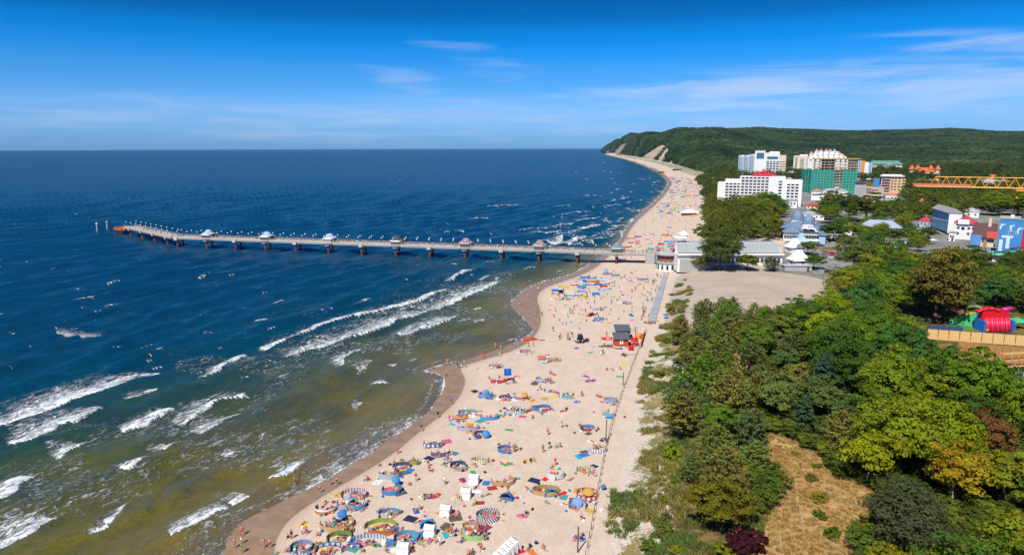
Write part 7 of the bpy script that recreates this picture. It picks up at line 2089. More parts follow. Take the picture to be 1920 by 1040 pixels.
    for k in range(5):
        g = G(964, 1030); d = 0.95 * k
        o = beach_chair(964, 1030, -0.45, ['white hooded beach chair at the dune end of the packed row', 'second packed hooded chair from the dune end of the row', 'middle hooded chair of the packed row', 'fourth packed hooded chair, next but one to the sea end', 'white hooded beach chair at the sea end of the packed row'][k])
        o.location = (g[0] - 1.0 * k * 0.55 , g[1] - 0.9 * k, gz(g[0] - 0.55 * k, g[1] - 0.9 * k)); o.rotation_euler.z = -0.9
    # tall blue sun shade, red lifeboat, coloured bits
    g = G(952, 714)
    o = thing('sun_shade', 'tall square blue sun shade on a pole beside the ragged red windbreak', 'sun shade', tuple(g), 0.1)
    part(o, 'pole', MB().tube((0, 0, -0.2), (0, 0, 3.4), 0.05, n=6), STEEL)
    sh = part(o, 'canopy', MB().box((0, 0, 0), (1.9, 0.08, 1.8)), M_obj('parasol_cloth', 0.8, 0.1, trans=0.2), color=(0.01, 0.12, 0.5), loc=(0, 0, 2.4)); sh.rotation_euler = (-0.35, 0, 0.1)
    g2 = G(962, 716)
    o = thing('deck_chair', 'folding navy deck chair beside the tall blue sun shade', 'deck chair', tuple(g2), 0.8)
    s = part(o, 'seat_cloth', MB().box((0, 0, 0.55), (0.6, 1.5, 0.04)), M('navy_cloth', (0.02, 0.05, 0.2))); s.rotation_euler = (0.45, 0, 0)
    for x in (-0.32, 0.32): part(o, 'leg', MB().tube((x, -0.6, 0), (x, 0.6, 1.1), 0.025, n=5).tube((x, 0.5, 0), (x, -0.5, 0.5), 0.025, n=5), STICK)
    LAND.append(('tall blue sun shade', g[0], g[1]))
    def boat(px, py, rz, L, label, mat):
        g = G(px, py)
        o = thing('inflatable_boat', label, 'boat', tuple(g), rz)
        for s_ in (-1, 1): part(o, 'side_tube', MB().tube((-L / 2, 0.75 * s_, 0.35), (L * 0.3, 0.75 * s_, 0.35), 0.3, 0.3, 8).tube((L * 0.3, 0.75 * s_, 0.35), (L / 2, 0.05 * s_, 0.6), 0.3, 0.18, 8), mat, smooth=True)
        part(o, 'floor', MB().box((-L * 0.08, 0, 0.2), (L * 0.8, 1.2, 0.1)), DGREY)
        part(o, 'stern_board', MB().box((-L / 2 + 0.1, 0, 0.45), (0.12, 1.3, 0.6)), WOOD)
        part(o, 'bench', MB().box((0, 0, 0.45), (0.4, 1.3, 0.08)), WOOD)
        LAND.append((label.split(' on ')[0].split(' beside ')[0].split(' leaning ')[0], g[0], g[1]))
        return o
    boat(993, 637, 0.0, 4.2, 'orange-red lifeboat on the wet sand edge', M('boat_red', (0.60, 0.06, 0.02)))
    boat(1186, 648, 0.6, 4.6, 'red rescue dinghy leaning against the lifeguard hut', REDP)
    # lifeguard hut
    g = G(1165, 651)
    o = thing('lifeguard_hut', 'red-brown timber lifeguard hut with dark roof and a white sign bearing a red cross', 'hut', tuple(g), -0.02)
    HW = M('hut_red', (0.42, 0.085, 0.02), 0.75, 0.2, 0.15, 1.0)
    PXM = Q(g)[2]
    Wd, Dp, Hh = 26 / PXM, 3.4, 2.4
    part(o, 'floor', MB().box((0, Dp / 2, 0.12), (Wd + 0.3, Dp + 0.3, 0.24)), WHITE)
    nP = 12
    for i in range(nP): part(o, 'plank', MB().box((-Wd / 2 + (i + 0.5) * Wd / nP, 0.05, 0.24 + Hh / 2), (Wd / nP - 0.03, 0.10, Hh)), HW)
    part(o, 'wall', MB().box((0, Dp / 2 + 0.08, 0.24 + Hh / 2), (Wd - 0.05, Dp - 0.1, Hh)), HW)
    part(o, 'roof', MB().add([(-Wd / 2 - .3, -0.5, 2.55), (Wd / 2 + .3, -0.5, 2.55), (Wd / 2 + .3, Dp + .3, 3.5), (-Wd / 2 - .3, Dp + .3, 3.5), (-Wd / 2 - .3, -0.5, 2.72), (Wd / 2 + .3, -0.5, 2.72), (Wd / 2 + .3, Dp + .3, 3.68), (-Wd / 2 - .3, Dp + .3, 3.68)], [(3, 2, 1, 0), (4, 5, 6, 7), (0, 1, 5, 4), (1, 2, 6, 5), (2, 3, 7, 6), (3, 0, 4, 7)]), M('roof_felt', (0.085, 0.095, 0.11), 0.8))
    sg = part(o, 'sign', MB().box((0, -0.05, 1.7), (0.95, 0.06, 1.25)), WHITEP)
    part(sg, 'red_cross', MB().box((0, -0.095, 1.85), (0.62, 0.03, 0.20)).box((0, -0.093, 1.85), (0.20, 0.03, 0.62)), REDP)
    LAND.append(('lifeguard hut', g[0], g[1]))
    g = G(1169, 640)
    o = thing('watch_hut', 'taller dark-roofed watch hut directly behind the red lifeguard hut', 'hut', (g[0], g[1] + 1.5, g[2]), -0.02)
    Wd = 31 / PXM
    part(o, 'wall', MB().box((0.2, 1.5, 1.5), (Wd - 0.8, 3.0, 3.0)), M('hut_maroon', (0.12, 0.03, 0.025), 0.75))
    part(o, 'roof', MB().add([(-Wd / 2, -0.6, 3.0), (Wd / 2, -0.6, 3.0), (Wd / 2, 3.6, 3.9), (-Wd / 2, 3.6, 3.9), (-Wd / 2, -0.6, 3.2), (Wd / 2, -0.6, 3.2), (Wd / 2, 3.6, 4.1), (-Wd / 2, 3.6, 4.1)], [(3, 2, 1, 0), (4, 5, 6, 7), (0, 1, 5, 4), (1, 2, 6, 5), (2, 3, 7, 6), (3, 0, 4, 7)]), M('roof_sheet', (0.10, 0.11, 0.13), 0.5))
    for i in range(7): part(o, 'roof_seam', MB().add([(-Wd / 2 + (i + .5) * Wd / 7 - .04, -0.6, 3.205), (-Wd / 2 + (i + .5) * Wd / 7 + .04, -0.6, 3.205), (-Wd / 2 + (i + .5) * Wd / 7 + .04, 3.6, 4.105), (-Wd / 2 + (i + .5) * Wd / 7 - .04, 3.6, 4.105)] + [(-Wd / 2 + (i + .5) * Wd / 7, -0.6, 3.27), (-Wd / 2 + (i + .5) * Wd / 7, 3.6, 4.17)], [(0, 4, 5, 3), (4, 1, 2, 5)]), DGREY)
    for x in (-1.4, 1.4): link('window', window_mesh(1.2, 0.9), o, (x, 0, 2.2))
    # banner on a frame
    g = G(1137, 650)
    o = thing('banner_frame', 'red banner with white scribbled lettering on a metal frame by the lifeguard hut', 'banner', tuple(g), 0.02)
    w = 22 / PXM
    for x in (-w / 2, w / 2): part(o, 'post', MB().tube((x, 0, 0), (x, 0, 3.0), 0.05, n=6).tube((x, 0, 0.05), (x - 0.1, -1.0, 0.05), 0.05, n=6), STEEL)
    bn = part(o, 'cloth', MB().box((0, -0.03, 2.55), (w, 0.04, 0.95)), REDP)
    part(bn, 'lettering', MB().box((0.5, -0.07, 2.55), (1.5, 0.02, 0.10), 0.0).box((0.1, -0.07, 2.68), (0.12, 0.02, 0.4)).box((0.6, -0.07, 2.66), (0.12, 0.02, 0.34)).box((1.05, -0.07, 2.5), (0.12, 0.02, 0.36)).box((0.32, -0.07, 2.42), (0.3, 0.02, 0.12)), WHITEP)
    part(bn, 'yellow_patch', MB().add([(-w / 2, -0.075, 2.1), (-w / 2 + 0.9, -0.075, 2.1), (-w / 2 + 0.25, -0.075, 2.9), (-w / 2, -0.075, 2.95)], [(0, 1, 2, 3)]), YELLOW)
    part(o, 'lower_rail', MB().box((0.2, -0.9, 0.45), (w, 0.12, 0.35)), DGREY)
    LAND.append(('red banner frame', g[0], g[1]))
    # flagpole with blue flag
    g = G(1179, 627)
    o = thing('flagpole', 'slim grey flagpole with a small blue flag behind the watch hut', 'flagpole', tuple(g))
    h = 42 / Q(g)[2]
    part(o, 'pole', MB().tube((0, 0, 0), (0, 0, h), 0.07, 0.04, 6), STEEL)
    part(o, 'flag', MB().add([(0.05, 0, h - 0.1), (0.7, 0.15, h - 0.4), (1.4, -0.1, h - 0.75), (1.45, -0.1, h - 1.25), (0.7, 0.15, h - 1.25), (0.05, 0, h - 1.0)] + [(0.05, 0.02, h - 0.1), (0.7, 0.17, h - 0.4), (1.4, -0.08, h - 0.75), (1.45, -0.08, h - 1.25), (0.7, 0.17, h - 1.25), (0.05, 0.02, h - 1.0)], [(0, 1, 4, 5), (1, 2, 3, 4), (11, 10, 7, 6), (10, 9, 8, 7)]), M('flag_blue', (0.02, 0.14, 0.5)))
    # bright props beside the hut
    for px, py, lab, mat, sc in [(1196, 634, 'yellow inflatable ring pile beside the watch hut', YELLOW, 0.9), (1189, 640, 'red float stack behind the rescue dinghy', REDP, 0.9), (1183, 656, 'red folded float in front of the rescue dinghy', REDP, 0.7), (1203, 632, 'orange buoy bag at the slanting red fence', M('buoy_orange', (0.65, 0.20, 0.02)), 0.7)]:
        g = G(px, py)
        o = thing('rescue_float', lab, 'float', tuple(g), random.uniform(-1, 1))
        for k in range(3):
            t = np.linspace(0, 2 * math.pi, 13)[:-1]
            mb = MB()
            for i in range(12): mb.tube((sc * math.cos(t[i]), sc * 0.7 * math.sin(t[i]), 0.22 + 0.38 * k), (sc * math.cos(t[(i + 1) % 12]), sc * 0.7 * math.sin(t[(i + 1) % 12]), 0.22 + 0.38 * k), 0.2, n=6, caps=False)
            part(o, 'ring', mb, mat, loc=(0.12 * (k % 2), 0, 0), smooth=True)
    a, b = G(1202, 652), G(1209, 626)
    o = thing('red_board_fence', 'short slanting fence of red boards between hut and dune', 'fence', tuple(a), math.atan2(b[1] - a[1], b[0] - a[0]))
    L = math.hypot(*(b - a)[:2])
    for i in range(9): part(o, 'board', MB().box((L * (i + 0.5) / 9, 0, 0.75), (L / 9 - 0.06, 0.08, 1.4 + 0.1 * (i % 2))), M('board_red', (0.40, 0.05, 0.03), 0.7))
    for z in (0.4, 1.1): part(o, 'rail', MB().box((L / 2, 0.09, z), (L, 0.08, 0.12)), WOOD)
    # water scooter, sand sled
    g = G(1129, 664)
    o = thing('water_scooter', 'white and pale blue water scooter parked on the sand below the banner', 'water scooter', tuple(g), 1.1)
    part(o, 'hull', MB().lathe([(0.05, -1.55), (0.42, -1.2), (0.58, -0.2), (0.55, 1.2), (0.45, 1.4)], 10, sx=1, sy=0.55), WHITEP, loc=(0, 0, 0.45)).rotation_euler = (0, math.pi / 2, 0)
    part(o, 'seat', MB().box((0.4, 0, 0.95), (1.3, 0.38, 0.4), taper=0.8), DGREY)
    part(o, 'cowl', MB().box((-0.55, 0, 0.92), (0.9, 0.6, 0.45), taper=0.6), M('pale_blue_plastic', (0.25, 0.45, 0.62)))
    part(o, 'handlebar', MB().tube((-0.25, -0.4, 1.35), (-0.25, 0.4, 1.35), 0.04, n=5).tube((-0.35, 0, 1.0), (-0.25, 0, 1.35), 0.04, n=5), POST)
    g = G(1170, 667)
    o = thing('boat_trailer', 'low dark boat trailer with a long tow bar on the sand below the lifeguard hut', 'trailer', tuple(g), 0.15)
    part(o, 'frame', MB().box((0, 0.5, 0.4), (1.6, 0.1, 0.1)).box((0, -0.5, 0.4), (1.6, 0.1, 0.1)).box((-0.8, 0, 0.4), (0.1, 1.0, 0.1)).box((0.8, 0, 0.4), (0.1, 1.0, 0.1)), POST)
    part(o, 'tow_bar', MB().tube((0.8, 0, 0.4), (4.2, 0, 0.3), 0.06, n=6), POST)
    for y in (-0.68, 0.68):
        w_ = part(o, 'wheel', MB().lathe([(0.34, -0.1), (0.36, 0), (0.34, 0.1)], 12), POST, loc=(0, y, 0.36)); w_.rotation_euler = (math.pi / 2, 0, 0)
    # off-road car and trailer
    g = G(1088, 640)
    o = thing('off_road_car', 'black off-road car with a rack on its roof parked on open sand', 'car', tuple(g), -0.05)
    CP = M('black_paint', (0.012, 0.013, 0.015), 0.3, 0.5, 0.1)
    part(o, 'body', MB().box((0, 0, 0.85), (1.8, 4.0, 0.7)).box((0, -1.4, 1.22), (1.7, 1.15, 0.08)), CP)
    cb = part(o, 'cabin', MB().box((0, 0.5, 1.52), (1.7, 2.6, 0.72), taper=0.86), GLASS)
    part(cb, 'roof', MB().box((0, 0.5, 1.91), (1.5, 2.3, 0.07)), CP)
    part(o, 'roof_rack', MB().box((0, 0.5, 2.05), (1.4, 1.9, 0.06)).box((-0.65, 0.5, 2.12), (0.05, 1.9, 0.12)).box((0.65, 0.5, 2.12), (0.05, 1.9, 0.12)), POST)
    for x in (-0.62, 0.62): part(o, 'headlight', MB().box((x, -2.02, 0.95), (0.34, 0.05, 0.2)), GLOBE)
    part(o, 'bumper', MB().box((0, -2.06, 0.55), (1.8, 0.16, 0.22)), POST)
    for x in (-0.88, 0.88):
        for y in (-1.25, 1.25):
            wl_ = part(o, 'wheel', MB().lathe([(0.30, -0.13), (0.38, -0.11), (0.38, 0.11), (0.30, 0.13)], 14), POST, loc=(x, y, 0.38)); wl_.rotation_euler = (0, math.pi / 2, 0)
            part(wl_, 'rim', MB().lathe([(0.2, -0.14), (0.2, 0.14)], 10), STEEL)
    LAND.append(('black off-road car', g[0], g[1]))
    g = G(1100, 640)
    o = thing('quad_bike', 'black quad bike beside the black off-road car', 'quad bike', tuple(g), 1.2)
    part(o, 'body', MB().box((0, 0, 0.65), (1.5, 0.5, 0.3)).box((-0.1, 0, 0.88), (0.7, 0.34, 0.2)), CP)
    part(o, 'handlebar', MB().tube((0.4, -0.4, 1.1), (0.4, 0.4, 1.1), 0.03, n=5).tube((0.5, 0, 0.7), (0.4, 0, 1.1), 0.03, n=5), POST)
    for x in (-0.6, 0.6):
        part(o, 'mudguard', MB().box((x, 0, 0.68), (0.6, 1.1, 0.06)), CP)
        for y in (-0.45, 0.45):
            wl_ = part(o, 'wheel', MB().lathe([(0.2, -0.13), (0.28, -0.1), (0.28, 0.1), (0.2, 0.13)], 10), POST, loc=(x, y, 0.28)); wl_.rotation_euler = (math.pi / 2, 0, 0)
    # tall wooden posts on the beach
    for px, py, hpx, lab in [(1083, 1035, 46, 'tallest bare wooden post on the sand beside two sunbathers'), (1136, 826, 36, 'bare wooden post near the rope fence by the ice blue windbreak'), (1168, 722, 22, 'thin bare post on the sand by the fence, short of the hut'), (1191, 627, 14, 'short signpost with a crossbar behind the watch hut')]:
        g = G(px, py); h = hpx / Q(g)[2] / 0.86
        o = thing('wooden_post', lab, 'post', tuple(g))
        part(o, 'shaft', MB().tube((0, 0, -0.5), (0.05, 0.03, h), 0.12, 0.10, 8), WOOD)
        if hpx == 14: part(o, 'crossbar', MB().box((0.3, 0, h - 0.5), (1.6, 0.1, 0.12)), WOOD)
        else: part(o, 'iron_band', MB().lathe([(0.125, h - 0.4), (0.125, h - 0.3)], 8, (0.05, 0.03, 0)), POST)
    # rope fence along the dune foot
    fp = [(1088, 1110), (1099, 1040), (1112, 975), (1124, 905), (1134, 850), (1148, 795), (1166, 740), (1184, 692), (1200, 650), (1214, 618)]
    pts = np.array([G(*p)[:2] for p in fp]); seg = np.hypot(*np.diff(pts, axis=0).T); cum = np.concatenate([[0], np.cumsum(seg)])
    s = np.arange(0, cum[-1], 2.6)
    q = np.stack([np.interp(s, cum, pts[:, 0]), np.interp(s, cum, pts[:, 1])], 1)
    o = thing('rope_fence', 'long rope fence of weathered leaning posts along the foot of the dune', 'fence', (q[0][0], q[0][1], gz(*q[0])))
    tops = []
    pmesh = [MB().tube((0, 0, -0.3), (random.uniform(-.12, .12), random.uniform(-.12, .12), 1.25), 0.065, 0.05, 6).mesh('post', WOOD) for _ in range(4)]
    for p in q:
        z = gz(*p); l = (p[0] - o.location.x, p[1] - o.location.y, z - o.location.z)
        link('post', random.choice(pmesh), o, l, random.uniform(0, 6)); tops.append(Vector(l) + Vector((0, 0, 1.05)))
    for a, b in zip(tops[:-1], tops[1:]):
        m = (a + b) / 2 - Vector((0, 0, 0.18))
        part(o, 'rope', MB().tube(a, m, 0.022, n=4, caps=False).tube(m, b, 0.022, n=4, caps=False), WOOD)
    # boardwalk of grey slabs
    A, B = G(1221, 604), G(1249, 512)
    L = math.hypot(*(B - A)[:2]); rz = math.atan2(B[1] - A[1], B[0] - A[0])
    o = thing('boardwalk', 'grey slab boardwalk running down the beach from the rotunda', 'boardwalk', (A[0], A[1], 0), rz)
    n = 40; wid = 14 / Q(A)[2] * 0.98
    SL = [M('slab_grey', (0.30, 0.31, 0.33), 0.8), M('slab_pale', (0.34, 0.345, 0.36), 0.8), M('slab_blue', (0.28, 0.30, 0.335), 0.8)]
    for i in range(n):
        x = (i + 0.5) * L / n
        wx, wy = A[0] + x * math.cos(rz), A[1] + x * math.sin(rz)
        z = 0.25 * gz(wx, wy) + 0.75 * (A[2] + (B[2] - A[2]) * i / n) + 0.22
        part(o, 'slab', MB().box((x, 0, z - 0.12), (L / n - 0.05, wid * (1.15 - 0.25 * i / n), 0.24)), random.choice(SL))
        if i % 2 == 0: part(o, 'rail_post', MB().tube((x, -wid * (0.6 - 0.12 * i / n), z), (x, -wid * (0.6 - 0.12 * i / n), z + 1.1), 0.05, n=5), WOOD)
    part(o, 'end_ramp', MB().box((-0.8, 0.4, A[2] + 0.1), (1.6, wid * 1.6, 0.16)), WOOD)
    LAND.append(('grey boardwalk end', A[0], A[1])); LAND.append(('head of the boardwalk', B[0], B[1]))
near_beach()

def crowd_people():
    # people one can pick out (photo pixels of the feet)
    L = [(455, 1003, 'walking', 'swimsuit', 'pink'), (440, 1027, 'standing', 'shorts', 'orange'), (453, 1019, 'walking', 'swimsuit', 'white'), (454, 1036, 'standing', 'shirt', 'green'), (494, 1027, 'walking', 'shorts', 'pink'), (506, 1026, 'standing', 'shorts', 'red'),
         (540, 1008, 'sitting', 'swimsuit', 'black'), (547, 1009, 'standing', 'swimsuit', 'black'), (567, 1001, 'standing', 'shirt', 'white'), (574, 1001, 'walking', 'shorts', 'red'), (568, 982, 'sunbathing', 'swimsuit', 'orange'), (536, 1035, 'sitting', 'shorts', 'red'),
         (553, 909, 'standing', 'shorts', 'red'), (600, 923, 'walking', 'shorts', 'blue'), (618, 909, 'walking', 'shirt', 'turquoise'), (632, 908, 'standing', 'shorts', 'black'), (596, 1004, 'sitting', 'shorts', 'blue'), (600, 1021, 'sunbathing', 'swimsuit', 'purple'), (650, 994, 'sitting', 'shorts', 'orange'), (660, 994, 'sitting', 'shorts', 'red'),
         (690, 900, 'sitting', 'shirt', 'red'), (686, 898, 'sitting', 'swimsuit', 'white'), (790, 808, 'walking', 'shirt', 'navy'), (821, 783, 'walking', 'shirt', 'black'), (846, 758, 'walking', 'shirt', 'blue'), (843, 790, 'walking', 'swimsuit', 'pink'), (746, 850, 'standing', 'shorts', 'pink'),
         (811, 691, 'standing', 'shorts', 'orange'), (836, 706, 'bending', 'shorts', 'black'), (838, 684, 'standing', 'swimsuit', 'pink'), (858, 689, 'standing', 'shirt', 'black'), (865, 688, 'sitting', 'shirt', 'white'), (872, 688, 'walking', 'shirt', 'grey'), (906, 671, 'walking', 'shirt', 'red'), (929, 652, 'standing', 'shorts', 'orange'), (939, 656, 'standing', 'swimsuit', 'yellow'), (958, 646, 'walking', 'shirt', 'red'), (973, 646, 'walking', 'shirt', 'navy'), (937, 668, 'walking', 'shorts', 'white'), (991, 650, 'standing', 'shorts', 'orange'), (1000, 650, 'standing', 'shirt', 'green'),
         (1027, 815, 'walking', 'shorts', 'red'), (1053, 801, 'standing', 'shorts', 'white'), (1018, 848, 'standing', 'shorts', 'turquoise'), (1031, 840, 'bending', 'shirt', 'black'), (1043, 838, 'sitting', 'shirt', 'lime'), (1050, 838, 'bending', 'swimsuit', 'pink'), (999, 783, 'sitting', 'shorts', 'black'), (1091, 743, 'standing', 'swimsuit', 'red'), (1013, 731, 'standing', 'shorts', 'navy'), (1021, 733, 'sitting', 'swimsuit', 'black'), (1032, 733, 'sunbathing', 'swimsuit', 'red'),
         (805, 884, 'standing', 'shorts', 'red'), (803, 874, 'standing', 'swimsuit', 'black'), (834, 871, 'standing', 'shirt', 'turquoise'), (840, 868, 'standing', 'shirt', 'purple'), (834, 908, 'walking', 'shirt', 'white'), (963, 847, 'standing', 'shorts', 'orange'), (966, 846, 'walking', 'shorts', 'turquoise'), (780, 902, 'standing', 'shirt', 'red'), (768, 909, 'sitting', 'swimsuit', 'red'), (1041, 872, 'standing', 'shirt', 'red'), (1035, 876, 'sitting', 'shorts', 'pink'), (1090, 977, 'standing', 'shorts', 'black'), (1086, 1008, 'sunbathing', 'shorts', 'red'), (1078, 1010, 'sunbathing', 'swimsuit', 'pink'), (1092, 1005, 'sitting', 'shirt', 'blue'),
         (847, 1000, 'standing', 'shorts', 'orange'), (855, 997, 'sitting', 'shirt', 'blue'), (841, 996, 'sitting', 'swimsuit', 'yellow'), (816, 1018, 'standing', 'shorts', 'yellow'), (825, 1022, 'standing', 'shirt', 'white'), (911, 1005, 'standing', 'shirt', 'purple'), (909, 1013, 'bending', 'shirt', 'navy'), (902, 1034, 'standing', 'shorts', 'red'), (878, 1040, 'sitting', 'shorts', 'red'), (886, 1036, 'sitting', 'swimsuit', 'red'), (993, 1027, 'sitting', 'shirt', 'navy'), (1019, 1028, 'sitting', 'swimsuit', 'grey'), (997, 1036, 'sunbathing', 'swimsuit', 'orange'), (979, 967, 'sunbathing', 'swimsuit', 'purple'), (987, 964, 'sitting', 'shirt', 'black'),
         (800, 930, 'sunbathing', 'shorts', 'red'), (806, 930, 'sunbathing', 'swimsuit', 'pink'), (814, 931, 'sunbathing', 'shorts', 'red'), (795, 929, 'sunbathing', 'swimsuit', 'black'), (819, 929, 'sunbathing', 'shorts', 'orange'), (858, 930, 'sunbathing', 'shorts', 'orange'), (788, 954, 'sitting', 'shorts', 'navy'), (780, 957, 'sunbathing', 'swimsuit', 'turquoise'), (859, 963, 'sitting', 'swimsuit', 'white'), (868, 900, 'sunbathing', 'shirt', 'red'), (940, 868, 'sunbathing', 'swimsuit', 'red'), (953, 870, 'sunbathing', 'shorts', 'red'), (985, 866, 'sunbathing', 'swimsuit', 'pink'), (995, 866, 'sitting', 'shirt', 'black'), (1001, 864, 'sitting', 'shorts', 'white'), (1110, 828, 'sunbathing', 'shorts', 'red'), (1131, 824, 'sunbathing', 'swimsuit', 'orange'), (1138, 829, 'sitting', 'shirt', 'blue'),
         (1102, 714, 'sunbathing', 'swimsuit', 'red'), (1112, 713, 'sunbathing', 'shorts', 'pink'), (1138, 693, 'sitting', 'swimsuit', 'red'), (1147, 693, 'sunbathing', 'shirt', 'white'), (1163, 692, 'sitting', 'swimsuit', 'pink'), (1033, 700, 'sitting', 'shorts', 'orange'), (1039, 702, 'sunbathing', 'swimsuit', 'purple'), (1062, 769, 'sitting', 'shirt', 'black'), (1058, 769, 'sunbathing', 'swimsuit', 'white'), (1124, 743, 'sunbathing', 'swimsuit', 'pink'), (1049, 637, 'standing', 'shirt', 'black'), (1064, 635, 'standing', 'shirt', 'grey'), (1068, 637, 'sitting', 'shirt', 'black'), (1073, 632, 'standing', 'shirt', 'black'), (1137, 630, 'standing', 'shirt', 'orange'), (1061, 606, 'walking', 'swimsuit', 'white'), (1061, 610, 'standing', 'shorts', 'pink'), (1054, 608, 'standing', 'shirt', 'white'), (1037, 621, 'standing', 'shirt', 'black'), (1074, 588, 'walking', 'shirt', 'red'), (1069, 585, 'standing', 'shirt', 'black'), (1016, 593, 'standing', 'shirt', 'black'), (1004, 592, 'standing', 'shorts', 'white'), (985, 578, 'standing', 'shorts', 'orange'), (978, 574, 'walking', 'shorts', 'red'), (974, 574, 'standing', 'shorts', 'orange'), (989, 558, 'standing', 'shirt', 'yellow'), (1009, 545, 'walking', 'shirt', 'white'), (985, 540, 'standing', 'shirt', 'black'), (1070, 516, 'standing', 'shirt', 'navy'), (1184, 548, 'standing', 'shirt', 'red'), (1190, 545, 'standing', 'shorts', 'white'), (1232, 541, 'walking', 'shirt', 'black'), (1224, 560, 'walking', 'shirt', 'white'), (1222, 566, 'standing', 'shirt', 'black'), (1238, 522, 'walking', 'shirt', 'red'), (1229, 548, 'standing', 'shirt', 'green'), (1216, 593, 'sitting', 'shirt', 'red'), (1208, 588, 'standing', 'shirt', 'black')]
    for px, py, po, ga, co in L:
        g = G(px, py)
        z = max(g[2], -0.9)
        person(g[0], g[1], po, ga, co, z=z + (0.02 if po in ('sunbathing', 'sitting') else 0), rz=random.uniform(-0.6, 0.6) + (math.pi if random.random() < 0.4 else 0))
        if po == 'sunbathing' and random.random() < 0.8: towel(g[0] + 0.03, g[1])
    # figures on the boardwalk and the nearest part of the pier deck share one description
    r = random.Random(3)
    shore, bend, tip = PIER_PTS
    for i in range(26):
        f = r.random() ** 1.3
        c = shore + (bend - shore) * f + PN * r.uniform(-2.6, 2.6)
        person(c[0], c[1], r.choice(['walking', 'standing', 'walking']), 'shirt', z=DZ + 0.01, label='small figure strolling along the crowded pier deck', group='people on the pier')
crowd_people()

